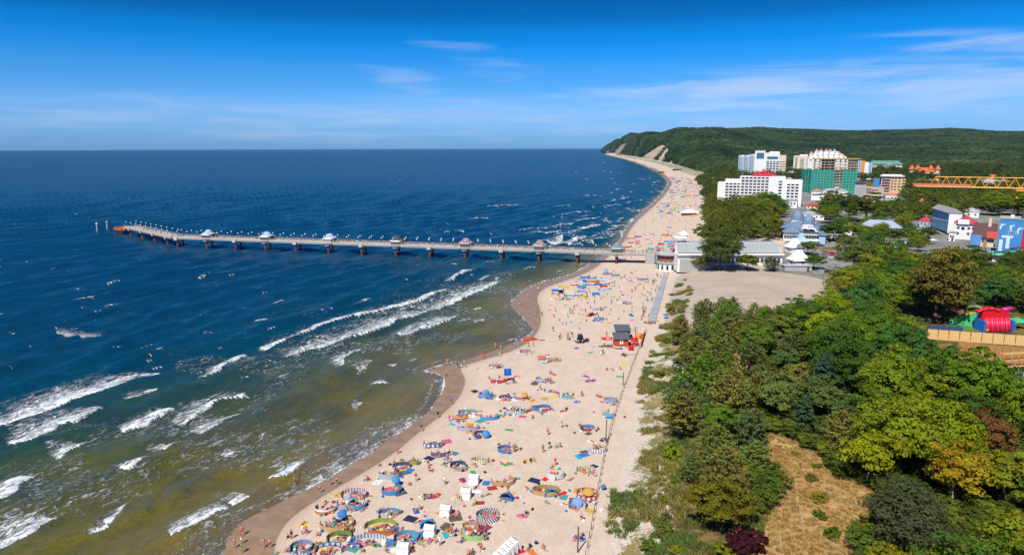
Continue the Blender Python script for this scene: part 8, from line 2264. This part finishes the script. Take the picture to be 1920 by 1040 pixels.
def middle_beach():
    """cluster of windbreaks and bathers below the pier, and the packed beach beyond it"""
    r = random.Random(9)
    cols = [(0.03, 0.22, 0.62), (0.06, 0.36, 0.64), (0.30, 0.36, 0.66), (0.60, 0.05, 0.05), (0.65, 0.20, 0.03), (0.10, 0.45, 0.46), (0.60, 0.50, 0.06), (0.45, 0.60, 0.10), (0.70, 0.70, 0.72), (0.03, 0.06, 0.30), (0.62, 0.14, 0.30), (0.30, 0.10, 0.40)]
    CN = ['blue', 'azure', 'lilac', 'red', 'orange', 'turquoise', 'yellow', 'lime', 'white', 'navy', 'pink', 'purple']
    meshes = {}
    def small(x, y, col, group, label, s=1.0):
        k = r.randrange(8)
        if k not in meshes:
            rx, ry, a0, a1 = [(2.0, 1.3, 0, 190), (1.7, 1.4, 160, 380), (2.4, 0.8, 10, 170), (1.6, 1.4, -40, 230), (2.2, 1.0, 170, 350), (1.4, 1.2, 60, 300), (2.6, 1.2, 150, 390), (1.8, 1.6, 20, 340)][k]
            an = np.radians(np.linspace(a0, a1, 10)); mb = MB()
            vs, uv = [], []
            for q in (1.0, 0.97):
                for z in (0, 0.95):
                    for i, a in enumerate(an): vs.append((rx * q * math.cos(a), ry * q * math.sin(a), z)); uv.append((i * 0.6, 1 if z else 0))
            fs = []
            for i in range(9): fs += [(i, i + 1, 11 + i, 10 + i), (21 + i, 20 + i, 30 + i, 31 + i), (10 + i, 11 + i, 31 + i, 30 + i)]
            mb.add(vs, fs); mb.uv = uv
            meshes[k] = [mb.mesh('windbreak', WB[q]) for q in ('plain', 'plain', 'stripe', 'band')]
        if '%s' in label: label = label % CN[cols.index(col)]; group = CN[cols.index(col)] + ' ' + group
        o = link('windbreak', r.choice(meshes[k]), None, (x, y, gz(x, y) + 0.01), r.uniform(-0.5, 0.5), col, s)
        tag(o, label, 'windbreak', group)
    def pick(poly, n, mind, z=1.2):
        w = PL(poly, z); out_ = []
        lo, hi = w.min(0), w.max(0); tries = 0
        while len(out_) < n and tries < n * 60:
            tries += 1
            x, y = r.uniform(lo[0], hi[0]), r.uniform(lo[1], hi[1])
            if not inside(np.array([x]), np.array([y]), w)[0]: continue
            if any((x - a) ** 2 + (y - b) ** 2 < mind * mind for a, b in out_): continue
            out_.append((x, y))
        return out_
    for x, y in pick([(1030, 545), (1060, 528), (1110, 512), (1140, 508), (1150, 530), (1130, 555), (1080, 562), (1040, 556)], 26, 3.2):
        small(x, y, r.choice(cols[:7]), 'windbreaks clustered below the pier', 'small %s windbreak in the dense cluster below the pier')
        if r.random() < 0.5: person(x + r.uniform(-1, 1), y + r.uniform(-.6, .6), r.choice(['sitting', 'standing', 'sunbathing']), label='tiny bather in the dense cluster of windbreaks below the pier', group='bathers clustered below the pier')
    far = [(1178, 448), (1200, 420), (1225, 392), (1256, 366), (1262, 345), (1250, 330), (1290, 335), (1308, 350), (1314, 375), (1306, 405), (1290, 440), (1270, 470), (1165, 485), (1150, 478)]
    lab = 'tiny %s windbreak on the packed beach beyond the pier'
    k = 0
    for x, y in pick(far, 230, 4.5):
        if k > 170: break
        px, py, _ = Q(np.array([x, y, 1.2]))
        # bands of crowding seen in the photograph
        dens = 1.0 if (355 < py < 372 or 380 < py < 402 or py > 440 or py < 345) else 0.22
        if r.random() > dens: continue
        k += 1
        small(x, y, r.choice(cols), 'windbreaks beyond the pier', lab, r.uniform(0.75, 1.2) * (1 + max(0, y - 700) / 1800))
    # the crowd too small to tell apart: on the far beach, on the pier and round the rotunda
    m1 = M('far_skin', (0.42, 0.22, 0.14)); 
    m2 = bpy.data.materials.new('far_clothes'); t = NT(m2); t.bsdf(t.attr('tint', 'INSTANCER').outputs['Color'], 0.8, 0.1)
    mb = MB()
    mb.lathe([(0.10, 0), (0.13, 0.45), (0.16, 0.85)], 6, mi=0, sy=0.7).lathe([(0.17, 0.8), (0.19, 1.0), (0.21, 1.4), (0.08, 1.48)], 6, mi=1, sy=0.65).sphere((0, 0, 1.6), 0.115, 5, mi=0)
    for s in (-1, 1): mb.tube((0.23 * s, 0, 1.38), (0.27 * s, -0.05, 0.85), 0.05, 0.035, 5, mi=0)
    fig = mb.mesh('crowd_figure', [m1, m2], True)
    pts, scl = [], []
    for x, y in pick(far, 620, 1.6):
        px, py, _ = Q(np.array([x, y, 1.2]))
        dens = 1.0 if (350 < py < 372 or 378 < py < 404 or py > 438 or py < 345) else 0.35
        if r.random() > dens: continue
        pts.append((x, y, gz(x, y))); scl.append(1.0 if r.random() < 0.6 else 0.55)
    shore, bend, tip = PIER_PTS
    for i in range(420):
        f = r.random() ** 1.15
        c = shore + (bend - shore) * f + PN * r.uniform(-2.9, 2.9)
        if r.random() < 0.12: c = bend + (tip - bend) * r.random() + PN * r.uniform(-2.5, 2.5)
        pts.append((c[0], c[1], DZ + 0.01)); scl.append(1.0)
    for x, y in pick([(1025, 600), (1040, 545), (1100, 515), (1160, 505), (1215, 510), (1225, 560), (1210, 610), (1130, 600), (1060, 640)], 110, 2.2):
        pts.append((x, y, gz(x, y))); scl.append(r.choice([1.0, 0.5, 0.5]))
    A, B = G(1221, 604), G(1249, 512)
    for i in range(24):
        f = r.random(); pts.append((A[0] + (B[0] - A[0]) * f - r.uniform(3, 4.5), A[1] + (B[1] - A[1]) * f, gz(A[0], A[1]))); scl.append(1.0)
    # resting bathers beyond the three hundred single ones: in and round the windbreaks
    kinds = [fig]
    for nm in ('sunbathing', 'sitting'):
        bm_ = bmesh.new(); bm_.from_mesh(PEOPLE[nm]['body']); n0 = len(bm_.faces)
        bm_.from_mesh(PEOPLE[nm]['swimsuit']); bm_.faces.ensure_lookup_table()
        for f in bm_.faces[n0:]: f.material_index = 1
        n1 = len(bm_.faces); bm_.from_mesh(PEOPLE[nm]['hair']); bm_.faces.ensure_lookup_table()
        for f in bm_.faces[n1:]: f.material_index = 2
        k_ = bpy.data.meshes.new('crowd_' + nm); bm_.to_mesh(k_); bm_.free()
        for m_ in (m1, m2, M('far_hair', (0.03, 0.02, 0.012))): k_.materials.append(m_)
        kinds.append(k_)
    which = [0] * len(pts)
    for nm_, x, y in LAND:
        for _ in range(3):
            px_, py_ = x + r.gauss(0, 1.5), y + r.gauss(0, 1.3)
            pts.append((px_, py_, gz(px_, py_) + 0.03)); scl.append(1.0); which.append(r.choice([1, 1, 2]))
    w = np.array([COLORS[r.choice(list(COLORS))] for _ in pts])
    n = len(pts)
    S = np.array(scl)
    scatter('crowd', np.array(pts), np.stack([np.zeros(n), np.zeros(n), np.random.default_rng(4).uniform(0, 6.28, n)], -1), np.stack([np.where(S < 1, 1.35, 1), np.where(S < 1, 1.5, 1), S], -1), np.concatenate([w, np.ones((n, 1))], 1), kinds, which)
    # bags, mats and heaps of clothes lying about
    bag = MB().lathe([(0.26, 0), (0.32, 0.12), (0.26, 0.30), (0.10, 0.40)], 7, sy=0.7).tube((-0.15, 0, 0.38), (0.15, 0, 0.42), 0.03, n=4).mesh('bag', m2)
    mat_ = MB().box((0, 0, 0.03), (1.5, 1.9, 0.06)).box((0.3, 0.5, 0.1), (0.5, 0.4, 0.12), 0.4).mesh('mat', m2)
    cl, wh = [], []
    for nm_, x, y in LAND:
        for _ in range(7):
            px_, py_ = x + r.gauss(0, 1.6), y + r.gauss(0, 1.3)
            cl.append((px_, py_, gz(px_, py_))); wh.append(0 if r.random() < 0.72 else 1)
    for o in [q for q in SC.objects if q.name.startswith('person') and q.get('group') == 'people on the beach']:
        if r.random() < 0.7:
            x, y = o.location.x + r.gauss(0, 0.9), o.location.y + r.gauss(0, 0.8)
            if gz(x, y) > 0.6: cl.append((x, y, gz(x, y))); wh.append(0)
    n = len(cl); ca = np.random.default_rng(8)
    pal = [(0.02, 0.03, 0.08), (0.30, 0.04, 0.04), (0.04, 0.16, 0.40), (0.45, 0.40, 0.32), (0.60, 0.60, 0.60), (0.05, 0.28, 0.30), (0.45, 0.10, 0.20), (0.10, 0.09, 0.08), (0.50, 0.30, 0.05)]
    w = np.array([pal[r.randrange(len(pal))] for _ in cl])
    s_ = ca.uniform(0.7, 1.15, n)
    scatter('beach_clutter', np.array(cl), np.stack([np.zeros(n), np.zeros(n), ca.uniform(0, 6.28, n)], -1), np.stack([s_, s_, s_], -1), np.concatenate([w, np.ones((n, 1))], 1), [bag, mat_], wh)
    # single bathers scattered over the open sand until the count is full
    for x, y in pick([(700, 930), (830, 800), (900, 700), (1010, 650), (1020, 560), (1110, 515), (1230, 515), (1205, 640), (1150, 780), (1100, 960), (1060, 1040), (560, 1040), (640, 960)], 90, 5.0):
        person(x, y, r.choice(['sunbathing', 'sunbathing', 'sitting', 'standing', 'walking']))
        if r.random() < 0.6: towel(x, y)
middle_beach()

# ------------------------------------------------------------------ car park, park things, playground, building site
def town_things():
    r = random.Random(12)
    def car(px, py, rz, col, label, group='cars parked by the sandy lot'):
        g = G(px, py)
        o = thing('parked_car', label, 'car', tuple(g), rz, group)
        b = part(o, 'body', MB().box((0, 0, 0.62), (1.75, 4.3, 0.6), taper=0.96), M('car_paint_' + col, COLORS.get(col, (0.3, 0.3, 0.3)), 0.3, 0.5, 0.04))
        c = part(o, 'cabin', MB().box((0, 0.25, 1.18), (1.6, 2.4, 0.52), taper=0.76), GLASS)
        part(c, 'roof', MB().box((0, 0.25, 1.46), (1.2, 1.75, 0.05)), M('car_paint_' + col, COLORS.get(col, (0.3, 0.3, 0.3)), 0.3, 0.5, 0.04))
        for x in (-0.82, 0.82):
            for y in (-1.35, 1.35):
                w = link('wheel', CAR_WHEEL, o, (x, y, 0.32)); w.rotation_euler = (0, math.pi / 2, 0)
        for x in (-0.6, 0.6): part(o, 'headlight', MB().box((x, -2.16, 0.7), (0.32, 0.05, 0.16)), GLOBE)
    CAR_WHEEL = MB().lathe([(0.24, -0.11), (0.32, -0.09), (0.32, 0.09), (0.24, 0.11)], 12).mesh('wheel', POST)
    spec = [(1556, 512, 0.9, 'black', 'black car at the track beside the metal-roofed shed'), (1570, 506, 1.4, 'grey', 'grey car farthest along the parked row'), (1563, 513, 1.45, 'red', 'red car second along the parked row'), (1566, 518, 1.5, 'navy', 'navy car third along the parked row'), (1569, 523, 1.5, 'black', 'black car in the middle of the parked row'),
            (1571, 528, 1.5, 'red', 'red car nearest the lime wood in the parked row'), (1574, 533, 1.6, 'white', 'white car at the near end of the parked row'), (1555, 484, 0.5, 'white', 'white car on the lane behind the pyramid tents'), (1560, 478, 0.5, 'red', 'red car on the lane by the spa hall'), (1548, 476, 0.6, 'grey', 'grey car by the small round tree')]
    for a in spec: car(*a)
    wd = ['white', 'black', 'grey', 'red', 'navy', 'blue']
    for i in range(16):         # cars along the park lane, too small to tell apart except by colour
        c = wd[i % 6]
        car(1632 + 8 * i if i < 11 else 1538 + 5 * (i - 11), (470 - i * 1.2) if i < 11 else 462 - 8 * (i - 11), 1.4 + r.uniform(-0.15, 0.15), c, 'small %s car parked along the park lane under the street trees' % c, c + ' cars along the park lane')
    # cafe parasols in the park
    k = 0
    for px, py, c in [(1700, 445, 'white'), (1716, 447, 'white'), (1726, 450, 'pink'), (1748, 458, 'white'), (1655, 462, 'yellow'), (1676, 466, 'white'), (1612, 446, 'white'), (1622, 442, 'white'), (1500, 455, 'white'), (1516, 450, 'yellow'), (1530, 458, 'white'), (1508, 386, 'pink'), (1498, 382, 'pink'), (1480, 388, 'red')]:
        g = G(px, py)
        names = ['white square parasol farthest along the cafe terrace', 'white square parasol in the middle of the cafe terrace', 'pink parasol by the cafe terrace', 'white parasol nearest the blue mural block', 'yellow parasol by the park path', 'white parasol on the park path near the yellow one', 'white parasol by the blue-grey promenade roof', 'white parasol next to the promenade pavilion', 'white parasol behind the pyramid tents', 'yellow parasol in front of the spa hall', 'white parasol by the spa hall side wing', 'bright pink market parasol below the netted tower', 'second pink market parasol below the white hotel', 'red market awning under the hotel trees']
        o = thing('parasol', names[k], 'parasol', tuple(g), r.uniform(0, 1), 'cafe parasols in the town'); k += 1
        part(o, 'pole', MB().tube((0, 0, 0), (0, 0, 2.6), 0.05, n=5), STEEL)
        part(o, 'canopy', MB().lathe([(2.6, 2.2), (2.5, 2.3), (0.06, 3.2)], 4), M_obj('parasol_cloth', 0.8, 0.1, trans=0.2), color=COLORS[c])
    # park kerb beds and path
    for px, py, L, lab in [(1650, 466, 16, 'low terracotta planter wall along the park path'), (1560, 470, 12, 'low terracotta kerb beside the lane')]:
        g = G(px, py)
        o = thing('planter', lab, 'planter', tuple(g), 0.0)
        part(o, 'wall', MB().box((0, 0, 0.4), (L, 1.6, 0.8)), M('terracotta', (0.36, 0.15, 0.09)))
        part(o, 'hedge', MB().box((0, 0, 1.0), (L - 1, 1.2, 0.6), taper=0.8), M('hedge_green', (0.05, 0.10, 0.015), 0.9, 0.1, 0.6, 4))
    # lamp posts by the sandy lot
    for i, (px, py, hp) in enumerate([(1557, 541, 30), (1543, 535, 22)]):
        g = G(px, py); h = hp / Q(g)[2]
        o = thing('lamp_post', ['tall grey lamp post at the corner of the sandy lot', 'shorter dark lamp post on the sandy lot'][i], 'lamp', tuple(g))
        part(o, 'post', MB().tube((0, 0, 0), (0, 0, h), 0.09, 0.06, 6), STEEL if i == 0 else POST)
        part(o, 'head', MB().box((0.35, 0, h), (0.9, 0.25, 0.12)), STEEL)
    # inflatable playground
    g = G(1868, 622)
    o = thing('bouncy_castle', 'big red inflatable slide with pink side tubes and a ragged red crest', 'inflatable', tuple(g), 0.02, 'playground inflatables')
    pm = Q(g)[2]; w = 50 / pm; h = 26 / pm
    n = 11
    for i in range(n):
        x = -w / 2 + (i + 0.5) * w / n
        part(o, 'slide_tube', MB().tube((x, -0.6, 0.1), (x, 0.6, h), w / n * 0.52, n=10), M('inflatable_pink', (0.66, 0.035, 0.12), 0.35, 0.4) if i % 2 else M('inflatable_red', (0.58, 0.012, 0.025), 0.35, 0.4), smooth=True)
    part(o, 'back_wall', MB().box((0, 2.0, h / 2 + 1.1), (w, 1.8, h + 2.2)), M('inflatable_red', (0.58, 0.012, 0.025), 0.35, 0.4))
    for i in range(10):
        part(o, 'crest_lobe', MB().sphere((0, 0, 0), 0.85, 8, sz=0.55), M('inflatable_red', (0.58, 0.012, 0.025), 0.35, 0.4), loc=(-w / 2 - 0.9 + i * (w * 0.72) / 9, 1.6, h + 1.9 + 0.035 * i * (9 - i) + 0.12 * math.sin(i * 2.3)), smooth=True)
    part(o, 'crest_tube', MB().tube((-1.0, 0, 0.0), (2.0, 0, 0.35), 0.62, n=10), M('inflatable_magenta', (0.55, 0.02, 0.20), 0.35, 0.4), loc=(w / 2 - 0.9, 1.6, h + 2.2), smooth=True)
    for s in (-1, 1): part(o, 'side_wall', MB().box((s * (w / 2 + 0.35), 1.2, h * 0.42), (0.6, 4.2, h * 0.84)), BLUEP)
    g = G(1806, 608)
    o = thing('inflatable_slide', 'blue, yellow and green inflatable slide with dark arches', 'inflatable', tuple(g), -0.6, 'playground inflatables')
    GRN = M('inflatable_green', (0.06, 0.42, 0.16), 0.4, 0.4); YEL = M('inflatable_yellow', (0.70, 0.42, 0.02), 0.4, 0.4)
    def wedge(mat, x0, x1, y0, y1, za, zb, name):
        part(o, name, MB().add([(x0, y0, 0), (x1, y0, 0), (x1, y1, 0), (x0, y1, 0), (x0, y0, za), (x1, y0, zb), (x1, y1, zb), (x0, y1, za)], [(3, 2, 1, 0), (4, 5, 6, 7), (0, 1, 5, 4), (1, 2, 6, 5), (2, 3, 7, 6), (3, 0, 4, 7)]), mat)
    wedge(BLUEP, -3.4, 3.4, -1.2, 1.2, 0.8, 4.2, 'chute'); wedge(GRN, -3.6, 3.0, -2.0, -1.25, 1.3, 4.4, 'green_side'); wedge(YEL, -3.6, 3.0, 1.25, 2.0, 1.3, 4.8, 'yellow_side')
    part(o, 'tower', MB().box((4.4, 0, 2.5), (2.0, 4.0, 5.0)), YEL)
    for y in (-1.4, 0.0, 1.4):
        mb = MB(); t = np.linspace(0, math.pi, 9)
        for i in range(8): mb.tube((2.6 + 2.6 * math.cos(t[i]), y, 4.2 + 1.8 * math.sin(t[i])), (2.6 + 2.6 * math.cos(t[i + 1]), y, 4.2 + 1.8 * math.sin(t[i + 1])), 0.28, n=6, caps=False)
        part(o, 'arch', mb, M('inflatable_dark', (0.10, 0.05, 0.03), 0.5) if y else GRN, smooth=True)
    g = G(1806, 616)
    tag(link('play_lawn', MB().prism([(-6, -3), (9, -3.5), (10, 3), (-5, 4)], 0, 0.12).mesh('play_lawn', M('play_green', (0.10, 0.17, 0.05))), None, tuple(g)), 'faded green play mat under the inflatables', 'mat')
    g = G(1905, 615)
    o = thing('market_tent', 'small green canopy tent beside the red inflatable slide', 'tent', tuple(g), 0.1)
    for x in (-1.8, 1.8):
        for y in (-1.8, 1.8): part(o, 'pole', MB().tube((x, y, 0), (x, y, 2.2), 0.05, n=5), STEEL)
    part(o, 'canopy', MB().lathe([(2.9, 2.1), (2.8, 2.25), (0.1, 3.3)], 4, rot=math.pi / 4), GRN)
    # fences in front of the playground
    def fence(x0, y0, x1, y1, name, label, n, h, mat, post=None, z=None, thick=0.1, lean=0.0):
        a, b = G(x0, y0), G(x1, y1)
        o = thing(name, label, 'fence', tuple(a), math.atan2(b[1] - a[1], b[0] - a[0]))
        L = math.hypot(*(b - a)[:2])
        for i in range(n):
            dz = (b[2] - a[2]) * (i + 0.5) / n
            p_ = part(o, 'panel', MB().box((0, 0, h / 2), (L / n - 0.07, thick, h - 0.04 * (i % 2))), mat, loc=(L * (i + 0.5) / n, 0.015 * (i % 3), dz))
            p_.rotation_euler = (lean, 0, 0)
            if post: part(o, 'post', MB().tube((L * i / n, thick, dz), (L * i / n, thick, dz + h + 0.25), 0.07, n=5), post)
        return o
    fence(1738, 618, 1805, 622, 'play_fence', 'dark blue mesh fence edging the playground', 10, 1.5, M('fence_blue', (0.03, 0.07, 0.16)), POST)
    fence(1832, 630, 1990, 642, 'white_barrier', 'low white barrier wall below the red inflatable slide', 9, 1.1, WHITEP)
    fence(1738, 636, 1990, 654, 'site_hoarding', 'raw timber hoarding of large panels along the building site', 12, 2.9, TIMBER, WOOD, lean=-0.25)
    o = fence(1795, 672, 1990, 690, 'shoring_wall', 'brown timber shoring wall between steel posts above the excavation', 14, 4.4, TIMBER_D, STEEL, thick=0.25)
    # building site
    g = G(1912, 735)
    for k, (px, py, w, d, h, mat, lab) in enumerate([(1905, 725, 6.5, 4.0, 2.6, WHITE, 'white site cabin half hidden behind the green crown'), (1925, 742, 5.0, 3.0, 3.0, GREY, 'grey concrete core block on the building site')]):
        g = G(px, py)
        o = thing('site_cabin' if k == 0 else 'concrete_core', lab, 'building', tuple(g), 0.3)
        part(o, 'wall', MB().box((0, 0, h / 2), (w, d, h)), mat); part(o, 'roof', MB().box((0, 0, h + 0.08), (w + 0.2, d + 0.2, 0.16)), STEEL)
        for x in (-1.5, 0.8): link('window', window_mesh(1.0, 0.9), o, (x, -d / 2, h * 0.6))
        part(o, 'door', MB().box((w / 2 - 0.9, -d / 2 - 0.03, 1.0), (0.9, 0.08, 2.0)), DGREY)
    g = G(1908, 700)
    o = thing('scaffold_tower', 'tangle of steel and yellow scaffold poles over the excavation', 'scaffold', tuple(g), 0.2)
    for i in range(5):
        for j in range(2): part(o, 'upright', MB().tube((-4 + 2 * i, j * 1.6, 0), (-4 + 2 * i, j * 1.6, 5), 0.06, n=5), STEEL if (i + j) % 2 else YELLOW)
    for z in (1.6, 3.2, 4.8):
        part(o, 'ledger', MB().tube((-4.2, 0, z), (4.2, 0, z), 0.05, n=5).tube((-4.2, 1.6, z), (4.2, 1.6, z), 0.05, n=5), YELLOW)
        part(o, 'board', MB().box((0, 0.8, z - 0.1), (8.2, 1.3, 0.06)), TIMBER)
    for i in range(4): part(o, 'brace', MB().tube((-4 + 2 * i, 0.03, 0.2), (-2 + 2 * i, 0.03, 4.8), 0.045, n=5), STEEL)
    g = G(1902, 672)
    o = thing('warning_sign', 'yellow and black striped signpost rising from the hoarding', 'sign', tuple(G(1848, 640)))
    part(o, 'post', MB().tube((0, 0, 0), (0, 0, 3.2), 0.05, n=5), POST); part(o, 'plate', MB().lathe([(0.42, -0.03), (0.42, 0.03)], 12), YELLOW, loc=(0, -0.06, 3.4)).rotation_euler = (math.pi / 2, 0, 0)
    for px, py, lab in [(1897, 715, 'orange material bag on the building site, beside the cabin'), (1902, 690, 'stack of yellow formwork beams on the building site')]:
        g = G(px, py); o = thing('material_stack', lab, 'materials', tuple(g), 0.5)
        for i in range(4): part(o, 'beam', MB().box((0, (i % 2) * 0.5, 0.2 + 0.35 * (i // 2)), (2.4, 0.42, 0.32)), YELLOW if 'yellow' in lab else ORANGE)
    g = G(1688, 562)
    tag(link('tarpaulin', MB().lathe([(1.6, 0), (1.5, 0.9), (0.9, 1.9), (0.1, 2.2)], 9).mesh('tarpaulin', M('tarp_blue', (0.01, 0.18, 0.55), 0.5, 0.3, 0.4, 1)), None, (g[0], g[1], g[2] + 3.0)), 'bright blue tarpaulin glimpsed between tree crowns', 'tarpaulin')
    # walkers' tracks in the clearing
    for pts, lab in [([(1463, 1060), (1464, 960), (1460, 915), (1457, 895)], 'sea-side'), ([(1512, 1060), (1508, 1000), (1498, 950), (1490, 895), (1484, 868), (1468, 845)], 'wood-side')]:
        w = np.array([G(*p) for p in pts]); sm = smooth_line(w[:, :2], 5)
        d = np.gradient(sm, axis=0); nn = np.stack([-d[:, 1], d[:, 0]], 1); nn /= np.linalg.norm(nn, axis=1, keepdims=True)
        Lf, Rt = sm + nn * 0.12, sm - nn * 0.12
        V = np.vstack([np.c_[Lf, ground_z(Lf[:, 0], Lf[:, 1]) + 0.05], np.c_[Rt, ground_z(Rt[:, 0], Rt[:, 1]) + 0.05]])
        n = len(sm)
        tag(link('path', np_mesh('path', V, [(i, i + 1, n + i + 1, n + i) for i in range(n - 1)], M('path_sand', (0.36, 0.25, 0.14), 0.95, 0.05, 0.3, 2))), kind='structure')
town_things()

# ------------------------------------------------------------------ labels: say what tells each from its neighbours
def finish_labels():
    TREE_LAND = [('dry golden clearing', *G(1500, 950)[:2]), ('purple-leaved bush', *G(1396, 1022)[:2]), ('golden yellow tree', *G(1780, 925)[:2]), ('rusty brown tree', *G(1845, 835)[:2]), ('lime tree with pale limbs', *G(1610, 905)[:2]), ('dark blue-green spruce', *G(1535, 770)[:2]), ('dark grey-green fir', *G(1700, 1010)[:2]),
                 ('inflatable playground', *G(1850, 615)[:2]), ('timber hoarding', *G(1800, 640)[:2]), ('sandy lot', *G(1400, 560)[:2]), ('parked cars', *G(1570, 525)[:2]), ('lifeguard hut', *G(1165, 650)[:2]), ('grey boardwalk end', *G(1221, 604)[:2]), ('yellow-green dune bush', *G(1262, 862)[:2]), ('large yellow-green tree', *G(1690, 885)[:2]), ('small sandy gap', *G(1430, 720)[:2]), ('rope fence', *G(1184, 692)[:2]), ('building site', *G(1905, 700)[:2]), ('painted blue tower', *G(1866, 480)[:2]), ('tall olive-brown lime', *G(1755, 600)[:2]), ('bare dune sand', *G(1215, 950)[:2])]
    used = set(o['label'] for o in SC.objects if o.get('label'))
    import itertools
    rank = {}
    for o, base in LABELS:
        x, y = o.location.x, o.location.y
        lm = TREE_LAND if o.get('category') in ('tree', 'bush') else LAND
        near = sorted(lm, key=lambda l: (l[1] - x) ** 2 + (l[2] - y) ** 2)[:7]
        cands = [f'{base} beside the {near[0][0]}']
        d0 = math.hypot(near[0][1] - x, near[0][2] - y)
        if d0 > 9: cands = []
        for a, b in itertools.combinations(near[:4], 2): cands.append(f'{base} between the {a[0]} and the {b[0]}')
        side = 'seaward of' if x < near[0][1] else 'inland of'
        cands += [f'{base} {side} the {near[0][0]}', f'{base} just beyond the {near[0][0]}' if y > near[0][2] else f'{base} on the near side of the {near[0][0]}']
        for a, b in itertools.combinations(near, 2): cands.append(f'{base} between the {a[0]} and the {b[0]}')
        for l in near[1:]: cands.append(f'{base} some way from the {l[0]}')
        for c in cands:
            if c not in used and len(c.replace('-', ' ').split()) <= 16: break
        else:
            c = None
            for c in cands:
                if c not in used: break
        used.add(c); o['label'] = c
finish_labels()
